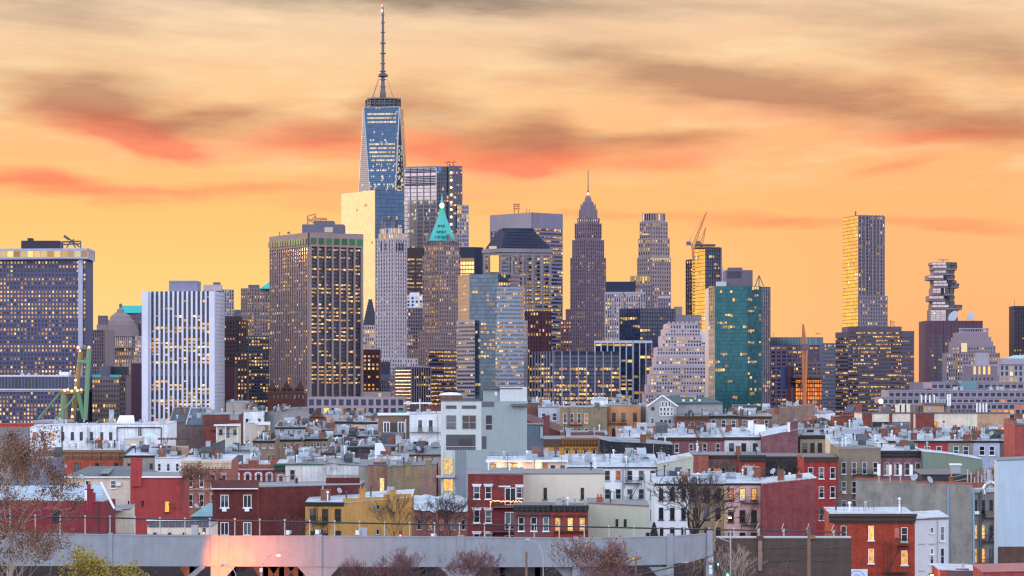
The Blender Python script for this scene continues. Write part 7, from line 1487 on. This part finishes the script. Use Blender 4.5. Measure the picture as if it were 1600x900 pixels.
# ---------------------------------------------------------------- the viaduct
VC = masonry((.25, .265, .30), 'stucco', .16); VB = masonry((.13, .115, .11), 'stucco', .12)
V = Thing('viaduct', 'long pale concrete viaduct crossing the foreground on piers', 'viaduct', 350, 500)
seg = [(-60, 832, 884, 4), (172, 836.5, 884.5, 1), (335, 838.5, 885, 0), (497, 838.5, 885.5, 0), (720, 840, 886, 0), (900, 842, 886, -1), (1047, 839, 882, 0), (1115, 834, 871, 2)]
for (xa, ya, ba, da), (xb, yb, bb, db) in zip(seg, seg[1:]):
    g = MB(); a = [V.p(xa, ba, da), V.p(xb, bb, db)]; t = [V.p(xa, ya, da), V.p(xb, yb, db)]
    off = lambda p, dy: (p[0], p[1]+dy, p[2])
    g.hexa([a[0], a[1], off(a[1], .6), off(a[0], .6)], [t[0], t[1], off(t[1], .6), off(t[0], .6)]); g.build('girder', VC, V.root)
    g = MB(); up = lambda p, dz: (p[0], p[1], p[2]+dz); g.hexa([off(up(t[0], -.02), -.06), off(up(t[1], -.02), -.06), off(up(t[1], -.02), .66), off(up(t[0], -.02), .66)], [off(up(t[0], .1), -.06), off(up(t[1], .1), -.06), off(up(t[1], .1), .66), off(up(t[0], .1), .66)]); g.build('coping', VC, V.root)
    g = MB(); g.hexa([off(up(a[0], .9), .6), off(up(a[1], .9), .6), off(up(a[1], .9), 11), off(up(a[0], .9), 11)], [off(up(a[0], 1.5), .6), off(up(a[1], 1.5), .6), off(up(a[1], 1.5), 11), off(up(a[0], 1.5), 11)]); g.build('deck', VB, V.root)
    if xa < 1000 and xa >= 335:   # arched haunches between the piers
        for px, sg in ((xa, 1), (xb, -1)): g = MB(); x0, y0, z0 = V.p(px, ba, 0); g.hexa([(x0+sg*.4, .12, z0-2.0), (x0+sg*.6, .12, z0-2.0), (x0+sg*.6, .55, z0-2.0), (x0+sg*.4, .55, z0-2.0)] if sg > 0 else [(x0-.6, .12, z0-2.0), (x0-.4, .12, z0-2.0), (x0-.4, .55, z0-2.0), (x0-.6, .55, z0-2.0)], [(x0+.4, .12, z0), (x0+2.4, .12, z0), (x0+2.4, .55, z0), (x0+.4, .55, z0)] if sg > 0 else [(x0-2.4, .12, z0), (x0-.4, .12, z0), (x0-.4, .55, z0), (x0-2.4, .55, z0)]); g.build('haunch', VC, V.root)
for px, yt, dd, w_ in ((172, 833, 1, .25), (335, 835, 0, .42), (497, 835.5, 0, .42), (720, 836.5, 0, .42), (900, 839, -1, .3), (1047, 834, 0, .35), (1109, 829.5, 1.6, .3)):
    x, y, z = V.p(px, yt, dd); g = MB(); g.box(x-w_, x+w_, y-.14, y+.7, z-3.6, z); g.build('pilaster', VC, V.root)
    if px != 172:
        g = MB(); g.box(x-.42, x+.42, y+.02, y+.9, 0, z-3.2); g.build('pier', VC, V.root)
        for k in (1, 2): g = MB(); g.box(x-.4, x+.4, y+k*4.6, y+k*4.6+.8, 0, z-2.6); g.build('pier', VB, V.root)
g = MB(); g.tube(V.p(318, 884, .3), V.p(292, 906, .3), .35, .35, 4); g.build('brace', VC, V.root)
for px in (300, 365, 415, 440, 470, 560, 600, 660, 785, 840, 960): g = MB(); x, y, z = V.p(px, 886, 9); g.box(x-.3, x+.3, 9, 9.6, 0, z+.7); g.hexa([(x-.3, 9, z-1.8), (x+.3, 9, z-1.8), (x+.3, 9.6, z-1.8), (x-.3, 9.6, z-1.8)], [(x-1.9, 9, z+.6), (x+1.9, 9, z+.6), (x+1.9, 9.6, z+.6), (x-1.9, 9.6, z+.6)]); g.build('inner_pier', VC, V.root)
V.flush()
W_ = Thing('retaining_wall', 'dark brown stained retaining wall right of the viaduct end', 'wall', 356, 1210); BW = masonry((.075, .055, .048), 'stained', .25)
W_.bx('wall', BW, 1115, 1330, 841, 1000, 0, 1.2); W_.bx('coping', COPING, 1120, 1330, 838.5, 841, -.1, 1.4, True); W_.bx('pilaster', masonry((.24, .17, .15), 'stained', .25), 1184.5, 1191, 840, 892, -.25, .3, True); W_.bx('pilaster_cap', BROWNC, 1182.5, 1193, 837.5, 844, -.35, .6, True); W_.bx('pilaster_cap', plain((.22, .12, .06), .8, 0, 'timber'), 1266, 1274, 837, 842, -.35, .6, True)
for yy in (856, 866, 876): W_.bx('ledge', masonry((.10, .075, .065), 'stained', .25), 1115, 1330, yy, yy+.6, -.06, .1, True)
W_.flush()
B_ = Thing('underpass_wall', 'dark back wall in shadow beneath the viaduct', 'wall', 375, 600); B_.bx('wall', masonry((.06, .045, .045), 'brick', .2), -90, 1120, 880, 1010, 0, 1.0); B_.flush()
# pipe railing along the top of the viaduct and wall
PR = Thing('pipe_railing', 'thick dark pipe rail on steel posts along the viaduct top', 'railing', 351.5, 500)
pts = [(-20, 806), (60, 807.5), (172, 809), (260, 811.5), (365, 813), (520, 816.5), (680, 819.5), (840, 821.5), (1000, 825), (1115, 827.5), (1200, 829), (1320, 832)]
q = MB(); [q.tube(PR.p(*a, 1.0 if a[0] < 1100 else 5), PR.p(*b, 1.0 if b[0] < 1100 else 5), .09, .09, 8) for a, b in zip(pts, pts[1:])]; q.build('rail', plain((.035, .038, .045), .5, .3, 'painted_pipe'), PR.root)
def railz(x): 
    for (xa, ya), (xb, yb) in zip(pts, pts[1:]):
        if xa <= x <= xb: return ya+(yb-ya)*(x-xa)/(xb-xa)
    return 820
for px in list(range(16, 1330, 39)):
    dd = 1.0 if px < 1100 else 5; y_ = railz(px); m = MB(); x, y, z = PR.p(px, y_, dd); _, _, zb = PR.p(px, 841 if px > 200 else 838, dd); m.tube((x, y, zb-.2), (x, y, z+.15), .07, .06, 6); m.tube((x, y, z+.05), (x, y, z+.25), .11, .11, 6)
    if px > 1150: m.tube((x, y, z+.9), (x-.3, y-.2, z+.2), .05); m.box(x-.25, x+.05, y-.35, y-.1, z-.1, z+.1)
    m.build('post', GREYM, PR.root)
q = MB(); [q.tube(PR.p(a[0], railz(a[0])+20+(4 if a[0] < 900 else 1), 1.1), PR.p(b[0], railz(b[0])+20+(4 if a[0] < 900 else 1), 1.1), .025) for a, b in zip(pts, pts[1:]) if b[0] < 1116]; q.build('lower_rail', METAL, PR.root); PR.flush()
for px, x0, x1, y0, l, m_ in ((304, 299, 309, 822, 'grey steel cabinet on the viaduct nearest the lit lamp', GREYM), (567, 562, 573, 826, 'grey steel cabinet on the viaduct in front of the ochre house', GREYM)):
    T = Thing('steel_cabinet', l, 'cabinet', 353, px); T.bx('body', m_, x0, x1, y0, 840, 0, .8, True); T.bx('lid', COPING, x0-.6, x1+.6, y0-.9, y0, -.05, .9, True); T.flush()
for px, y0, l in ((450, 829, 'small white equipment box left of the ochre house windows'), (496, 828, 'small white equipment box above the second viaduct pilaster'), (559, 829, 'small white equipment box beside the grey cabinet'), (677, 834, 'low white equipment box near the bare trees')):
    T = Thing('equipment_box', l, 'box', 352.5, px); T.bx('body', WHITEP, px-3.5, px+2.2, y0, y0+6.5, 0, .5, True); T.bx('side_box', COPING, px+2.4, px+5, y0, y0+5, .1, .4, True); T.bx('bracket', METAL, px-.6, px+.6, y0+6.5, 841, .2, .1, True); T.flush()
for px, l in ((318.5, 'red railway signal on the viaduct beside the dark maroon building'), (625.5, 'red railway signal on the viaduct beside the ochre house')):
    T = Thing('railway_signal', l, 'signal', 352, px); y_ = 825 if px < 400 else 829; T.bx('housing', BLACK, px-2.2, px+2.4, y_, y_+10, 0, .35, True); T.bx('post', METAL, px-.6, px+.6, y_+10, 842, .1, .1, True)
    for k, on_ in ((2.2, 0), (5, 0), (8, 1)):
        q = MB(); x, y, z = T.p(px, y_+k, -.03); q.tube((x, y+.02, z), (x, y-.08, z), .11, .11, 10); q.build('lamp_lens', lamp('red_signal', (1.0, .04, .02), 7.0) if on_ else METAL, T.root)
    T.flush()
# ---------------------------------------------------------------- street lamps and poles
def street_lamp(label, d, pole, y_base, arc, head, lit, wid=.09, glow=0, mat=GREYM, aim=None):
    T = Thing('street_lamp', label, 'street lamp', d, pole); m = MB(); x, y, z = T.p(pole, arc[0][1]); m.tube((x, 0, 0), (x, 0, z), wid*1.3, wid, 8); m.build('pole', mat, T.root)
    q = MB(); q.path([T.p(*a) for a in arc], wid*.6, 6); q.build('arm', mat, T.root)
    h = MB(); hx, hy, hz = T.p(*head); sg = 1 if arc[-1][0] > arc[0][0] else -1
    h.hexa([(hx-.30, -.16, hz-.02), (hx+.30, -.16, hz-.02), (hx+.30, .16, hz-.02), (hx-.30, .16, hz-.02)], [(hx-.22, -.1, hz+.16), (hx+.22, -.1, hz+.16), (hx+.22, .1, hz+.16), (hx-.22, .1, hz+.16)]); o = h.build('lamp_head', mat, T.root)
    g = MB(); g.lathe(hx+sg*.08, 0, [(.06, hz-.16), (.17, hz-.10), (.20, hz-.03)], 10); g.build('lamp_glass', lamp('sodium_lamp', (1.0, .50, .12), 30.0) if lit else COPING, o)
    if glow:
        l = bpy.data.lights.new('street_lamp_light', 'POINT' if not aim else 'SPOT'); l.energy = glow; l.color = (1.0, .17, .0); l.shadow_soft_size = .12
        lo = bpy.data.objects.new('street_lamp_light', l); COL.objects.link(lo); lo.parent = T.root; lo.location = (hx, 0, hz-.28)
        if aim: l.spot_size = math.radians(aim[1]); l.spot_blend = .35; lo.rotation_euler = Vector(aim[0]).to_track_quat('-Z', 'Y').to_euler()
    return T
T = street_lamp('glowing orange street lamp with curved arm in front of the viaduct', 343, 408, 905, [(408, 892), (409, 884), (413, 876), (419, 870), (425, 867.5), (431, 867.3)], (434, 867), True, .09, 260); T.bx('control_box', WHITEP, 405.5, 410, 888, 894, -.15, .2, True); T.flush()
T = street_lamp('orange street lamp hidden low on the viaduct face with pale curved arm', 344.5, 369, 905, [(369, 905), (368, 896), (364, 889), (358, 884), (352, 882.5)], (348.5, 883), False, .09, 9000, COPING, ((.47, 1.0, .06), 112)); T.flush()
T = street_lamp('pale unlit street lamp with bent arm left of the reddish tree', 335, 849, 905, [(849, 905), (848.5, 870), (846, 858), (841, 850), (834, 845.5), (827, 844)], (824, 844), False, .08, 0, COPING); T.flush()
T = street_lamp('glowing street lamp on curved arm above the viaduct end', 352, 1116.5, 905, [(1116.5, 835), (1118, 822), (1122, 814), (1129, 809), (1136, 808)], (1139.5, 808), True, .09, 220, plain((.30, .22, .14), .6, 0, 'weathered_pole')); T.flush()
T = street_lamp('glowing lamp at the very bottom before the white side wall', 330, 1448, 905, [(1448, 905), (1449, 899)], (1455, 898), True, .08, 200, BLACK); T.flush()
def pole(name, label, cat, d, px, yt, r, mat, w1=None):
    T = Thing(name, label, cat, d, px); m = MB(); x, y, z = T.p(px, yt); m.tube((x, 0, 0), (x, 0, z), r*1.2, r, 8); m.build('pole', mat, T.root); return T
WOOD = masonry((.20, .125, .085), 'stained', .3)
T = pole('utility_pole', 'brown wooden utility pole before the dark retaining wall', 'utility pole', 330, 1264, 822, .16, WOOD); T.bx('insulator', METAL, 1262, 1266, 824, 826, -.3, .2, True); T.flush()
T = pole('utility_pole', 'short brown wooden post in front of the viaduct by the unlit lamp', 'utility pole', 330, 822.5, 862, .12, WOOD); T.flush()
T = pole('metal_pole', 'thin grey steel pole with slanted bracket right of the signal pole', 'pole', 338, 1141.5, 829, .07, GREYM); T.tb('bracket', GREYM, (1119, 839), (1141, 847), .06, own=True); T.flush()
T = pole('signal_pole', 'dark traffic pole with white sign and green lights at viaduct end', 'traffic signal', 336, 1116, 846, .12, METAL)
T.bx('sign', plain((.62, .60, .52), .6, 0, 'sign_plate'), 1108.5, 1114.5, 869.5, 877.5, -.2, .05, True)
for k in range(3): T.bx('sign_mark', BLACK, 1109.5, 1113.5-(k % 2), 871+k*2.1, 871.9+k*2.1, -.22, .01)
GREENL = lamp('green_signal', (.02, .75, .22), 3.0)
for px, y_ in ((1110, 885), (1121.5, 882)): T.bx('signal_housing', METAL, px-2, px+2, y_-7, y_+8, -.1, .3, True); q = MB(); x, y, z = T.p(px, y_, -.12); q.tube((x, y, z), (x, y-.08, z), .14, .14, 10); q.build('green_light', GREENL, T.root)
q = MB(); [q.tube(T.p(*a, -.2), T.p(*b, -.2), .16) for a, b in (((1117, 862), (1119, 868)), ((1119, 868), (1119, 884)), ((1119, 884), (1117, 892)))]; q.build('cable_bundle', BLACK, T.root); T.bx('walk_signal', WHITEP, 1108, 1113, 888, 897, -.15, .2, True); T.flush()
T = Thing('traffic_light', 'green traffic light low between the grey pole and pale bare tree', 'traffic signal', 325, 1137); T.bx('housing', plain((.02, .14, .09), .5, 0, 'green_paint'), 1133, 1140.5, 894, 906, 0, .3, True); q = MB(); x, y, z = T.p(1137, 898.5, -.02); q.tube((x, y, z), (x, y-.08, z), .14, .14, 10); q.build('green_light', GREENL, T.root); T.tb('post', METAL, (1137, 900, .2), (1137, 990, .2), .06, own=True); T.flush()
T = Thing('yellow_sign', 'small yellow square warning sign hung on the viaduct girder', 'sign', 348.9, 989); T.bx('plate', plain((.70, .40, .03), .5, 0, 'yellow_sign'), 985.5, 992.8, 872, 878.3, -.2, .05, True)
for a, b, c, d_ in ((987, 988, 873.6, 876.6), (990.3, 991.3, 873.6, 876.6), (988.4, 989.9, 874.4, 875.4)): T.bx('symbol', BLACK, a, b, c, d_, -.215, .01)
T.flush()
T = Thing('wooden_sign_post', 'thin wooden post under the small yellow sign', 'post', 349.2, 993); T.tb('post', WOOD, (993.5, 872), (993.5, 990), .09, -1, own=True); T.flush()
def cable(label, pts, r=.03, sag=.25):
    o = MB(); a = [P3(*p) for p in pts]
    for p, q in zip(a, a[1:]):
        n = 8; prev = p
        for k in range(1, n+1):
            t = k/n; c = p.lerp(q, t); c.z -= sag*4*t*(1-t); o.tube(prev, c, r, r, 5); prev = c
    tag(o.build('overhead_cable', BLACK), label, 'cable')
cable('thick black cable bundle rising to the signal pole from bottom', [(955, 905, 318), (1114, 868, 335)], .07)
cable('second thin cable below the thick one towards the signal pole', [(1000, 905, 322), (1114, 880, 335)], .03)
cable('upper thin wire between signal pole and wooden utility pole', [(1117, 862, 335), (1264, 852, 330)], .02, .2)
cable('lower thin wire between signal pole and wooden utility pole', [(1117, 884, 335), (1264, 872, 330)], .025, .2)
cable('thin wire from the wooden pole to the red corner house', [(1264, 858, 330), (1330, 848, 350)], .02, .1)
# ---------------------------------------------------------------- trees
def bark(c): return masonry(c, 'stucco', .25)
def tree(label, px, d, base_h, top_py, spread_px, seed, col, lean=0.0, leaf=None, nleaf=0, levels=5, trunk_r=None, kids=3, up=.35, cat='tree', name='bare_tree', leafsize=.12, group=None, twig=.015, pside=.55):
    T = Thing(name, label, cat, d, px, group); r = random.Random(seed); top = T.lz(top_py); H_ = top; spread = spread_px*T.sc
    tr = trunk_r or max(.07, H_*.014); trunk, branch, tips = MB(), MB(), []
    fork = base_h*H_
    p = Vector((0, 0, 0)); seg_ = 4; pr = tr*1.25
    for k in range(seg_):
        q = Vector((lean*fork*((k+1)/seg_)**1.3+r.uniform(-.05, .05)*tr*3, r.uniform(-.1, .1)*tr*3, fork*(k+1)/seg_)); nr = tr*(1.25-.35*(k+1)/seg_); trunk.tube(p, q, pr, nr, 7); p, pr = q, nr
    rem = H_-fork
    def grow(p, dirn, length, rad, lev):
        tgt = trunk if lev == 0 else branch; n = 3; cur = p; d_ = dirn.copy(); rr = rad
        for k in range(n):
            d_ = (d_+Vector((r.gauss(0, .13), r.gauss(0, .13), r.gauss(.05, .10)))).normalized(); nxt = cur+d_*length/n; r2 = max(twig, rr*.82); tgt.tube(cur, nxt, rr, r2, 5 if rad > .06 else 3); cur, rr = nxt, r2
            if lev < levels and k > 0 and r.random() < pside: side(cur, d_, length, rr, lev)
        if lev >= levels: tips.append(cur); return
        for _ in range(2 if kids > 2 and lev < 2 else 1): side(cur, d_, length, rr, lev)
    def side(cur, d_, length, rr, lev):
        ax = Vector((r.gauss(0, 1), r.gauss(0, 1), r.gauss(0, .6))); ax = (ax-d_*ax.dot(d_)).normalized(); k = r.uniform(.35, .85)
        nd = (d_*(1-k*.35)+ax*k+Vector((0, 0, up*.35))).normalized(); grow(cur, nd, length*r.uniform(.58, .82), max(twig, rr*r.uniform(.55, .75)), lev+1)
    nb = 4 if kids > 2 else 3
    for k in range(nb):
        a = 2*math.pi*k/nb+r.uniform(-.5, .5); o_ = r.uniform(.45, 1.0)*spread/rem*.5
        grow(p-Vector((0, 0, fork*.12*r.random())), Vector((math.cos(a)*o_+lean*.5, math.sin(a)*o_, 1)).normalized(), rem*r.uniform(.34, .44), tr*.62, 0)
    # fit the crown to the height and spread it is seen to have
    vs = [Vector(v) for v in branch.v]+tips
    if vs:
        zt = max(v.z for v in vs); xs = sorted(v.x for v in vs); xw = max(.5, (xs[int(len(xs)*.985)]-xs[int(len(xs)*.015)])/2); sz = (H_-fork)/max(.5, zt-fork); sx = min(1.6, max(.5, spread/xw)) if spread else 1
        def fit(v): 
            z = v[2]; k = min(1.0, max(0.0, (z-fork*.8)/(fork*.4+.01))); return (v[0]*(1-k+k*sx), v[1]*(1-k+k*sx), z if z < fork else fork+(z-fork)*sz)
        trunk.v = [fit(v) for v in trunk.v]; branch.v = [fit(v) for v in branch.v]; tips = [Vector(fit(t)) for t in tips]
    trunk.build('trunk', bark(col), T.root); branch.build('branches', bark(tuple(c*.9 for c in col)), T.root)
    if leaf:
        lf = MB()
        for k in range(nleaf):
            t = r.choice(tips)+Vector((r.gauss(0, .28), r.gauss(0, .28), r.gauss(0, .25))); a = Vector((r.gauss(0, 1), r.gauss(0, 1), r.gauss(0, 1))).normalized(); b = a.orthogonal().normalized(); s_ = leafsize*r.uniform(.6, 1.4)
            lf.poly([t-a*s_, t+b*s_*.6, t+a*s_, t-b*s_*.6])
        lf.build('leaves', leaf, T.root)
    return T.flush()
def leafmat(name, stops):
    m, n, b = newmat(name); ge = n.n('ShaderNodeNewGeometry').outputs['Random Per Island']; n.put(b.inputs['Base Color'], n.ramp(ge, stops)); b.inputs['Roughness'].default_value = .8; return m
LB = leafmat('brown_leaves', [(0, (.085, .036, .022)), (.5, (.145, .06, .034)), (1, (.22, .10, .055))]); LY = leafmat('yellow_green_leaves', [(0, (.13, .10, .012)), (.5, (.25, .185, .02)), (1, (.36, .26, .03))]); LR = leafmat('rusty_leaves', [(0, (.14, .06, .04)), (1, (.28, .12, .07))]); LG = leafmat('dark_green_leaves', [(0, (.012, .03, .018)), (1, (.03, .06, .03))])
PLANE = (.48, .39, .32); ROSE = (.20, .10, .105); DARKB = (.07, .05, .05); TANB = (.30, .22, .16)
tree('tall plane tree with thin brown leaves filling the left edge', 0, 255, .40, 672, 88, 3, PLANE, .10, LB, 13000, 5, .24, 3, .25, leafsize=.085, name='plane_tree')
tree('second plane tree with pale limbs leaning in from the bottom left', -35, 250, .30, 776, 88, 11, PLANE, .22, LB, 6500, 5, .34, 3, .1, leafsize=.085, name='plane_tree')
tree('yellow green bush at the bottom left under the viaduct', 172, 228, .25, 862, 62, 21, (.16, .11, .06), 0, LY, 12000, 5, .12, 3, .5, leafsize=.10, name='leafy_bush', cat='bush')
tree('small rosy bare tree in front of the viaduct, leftmost of them', 553, 300, .55, 866, 22, 5, ROSE, 0, None, 0, 5, .07, 3, .6, pside=.8)
tree('wide rosy bare tree crown before the viaduct under the ochre house', 622, 300, .5, 851, 44, 6, ROSE, 0, None, 0, 6, .09, 3, .6, pside=.8)
tree('pointed rosy bare tree before the viaduct below the dark red house', 745, 298, .5, 846, 42, 8, ROSE, 0, None, 0, 6, .09, 3, .6, pside=.8)
tree('broad reddish tree with a few rusty leaves before the viaduct', 922, 290, .45, 836, 60, 9, (.19, .10, .09), 0, LR, 900, 6, .11, 3, .45, pside=.8)
tree('low rosy shrub crown below the broad reddish tree', 960, 285, .6, 874, 45, 14, ROSE, 0, None, 0, 5, .08, 3, .5, pside=.8)
tree('slender tan bare tree before the right viaduct bay', 1072, 315, .30, 838, 26, 15, TANB, 0, None, 0, 5, .07, 2, .7)
tree('pale bare tree before the brown retaining wall', 1158, 315, .30, 836, 36, 16, (.40, .31, .26), 0, None, 0, 5, .08, 3, .7)
tree('large dark bare tree in front of the white and tan rowhouses', 1090, 440, .36, 736, 62, 17, DARKB, -.05, None, 0, 5, .36, 3, .35, twig=.028, pside=.85)
tree('dark bare tree against the ochre side wall', 617, 425, .35, 770, 32, 18, DARKB, 0, None, 0, 5, .18, 3, .5, twig=.024)
tree('wide dark bare tree in front of the crumpled white roof', 692, 425, .35, 764, 58, 19, DARKB, 0, None, 0, 5, .20, 3, .4, twig=.022, pside=.75)
tree('thin dark bare tree in front of the dark maroon wall', 466, 425, .35, 798, 34, 20, (.13, .07, .07), 0, None, 0, 5, .10, 3, .4)
tree('bare tree with dry brown leaves before the cream corniced house', 312, 500, .35, 722, 30, 22, (.20, .13, .10), 0, LB, 1500, 5, .14, 3, .5, leafsize=.14)
tree('bare tree in front of the black boarded house', 1222, 540, .45, 708, 38, 23, DARKB, 0, None, 0, 5, .18, 3, .45, twig=.028)
tree('small leafless tree among the far snowy roofs by the warehouse', 1232, 800, .5, 650, 30, 24, (.16, .10, .08), 0, LB, 500, 5, .15, 3, .4, leafsize=.16, twig=.025)
tree('rusty shrub right of the antenna masts', 1545, 470, .5, 714, 30, 25, (.16, .09, .06), 0, LR, 1600, 5, .12, 3, .4, name='leafy_bush', cat='bush', leafsize=.12)
tree('thin shrub at the foot of the brown retaining wall', 1232, 345, .45, 874, 26, 26, ROSE, 0, None, 0, 5, .06, 3, .5, name='bare_shrub', cat='shrub', pside=.8)
tree('bare brown tree squeezed beside the tall red brick house', 1290, 500, .5, 790, 28, 27, (.14, .08, .07), 0, LB, 300, 5, .12, 3, .4)
tree('thin bare tree rising before the faded old brick house', 1128, 530, .5, 705, 22, 28, DARKB, 0, None, 0, 5, .1, 3, .6, twig=.014)
T = Thing('conifer', 'small dark green conifer beside the pale green grey wall', 'tree', 400, 1022); q = MB(); r = random.Random(4); zt = T.lz(815); zb = T.lz(845); q.tube((0, 0, 0), (0, 0, zt), .12, .03); q.build('trunk', bark(DARKB), T.root); q = MB()
for k in range(1500):
    t = r.random()**.7; rad = .85*t*(.5+.5*r.random()); a = r.uniform(0, 6.28); z = zt-(zt-zb)*t; p = Vector((math.cos(a)*rad, math.sin(a)*rad, z)); dv = Vector((math.cos(a), math.sin(a), -.5)).normalized()*.28; s_ = Vector((-math.sin(a), math.cos(a), 0))*.07
    q.poly([p-s_, p+s_, p+dv])
q.build('crown', LG, T.root); T.flush()
print('objects', len(bpy.data.objects))
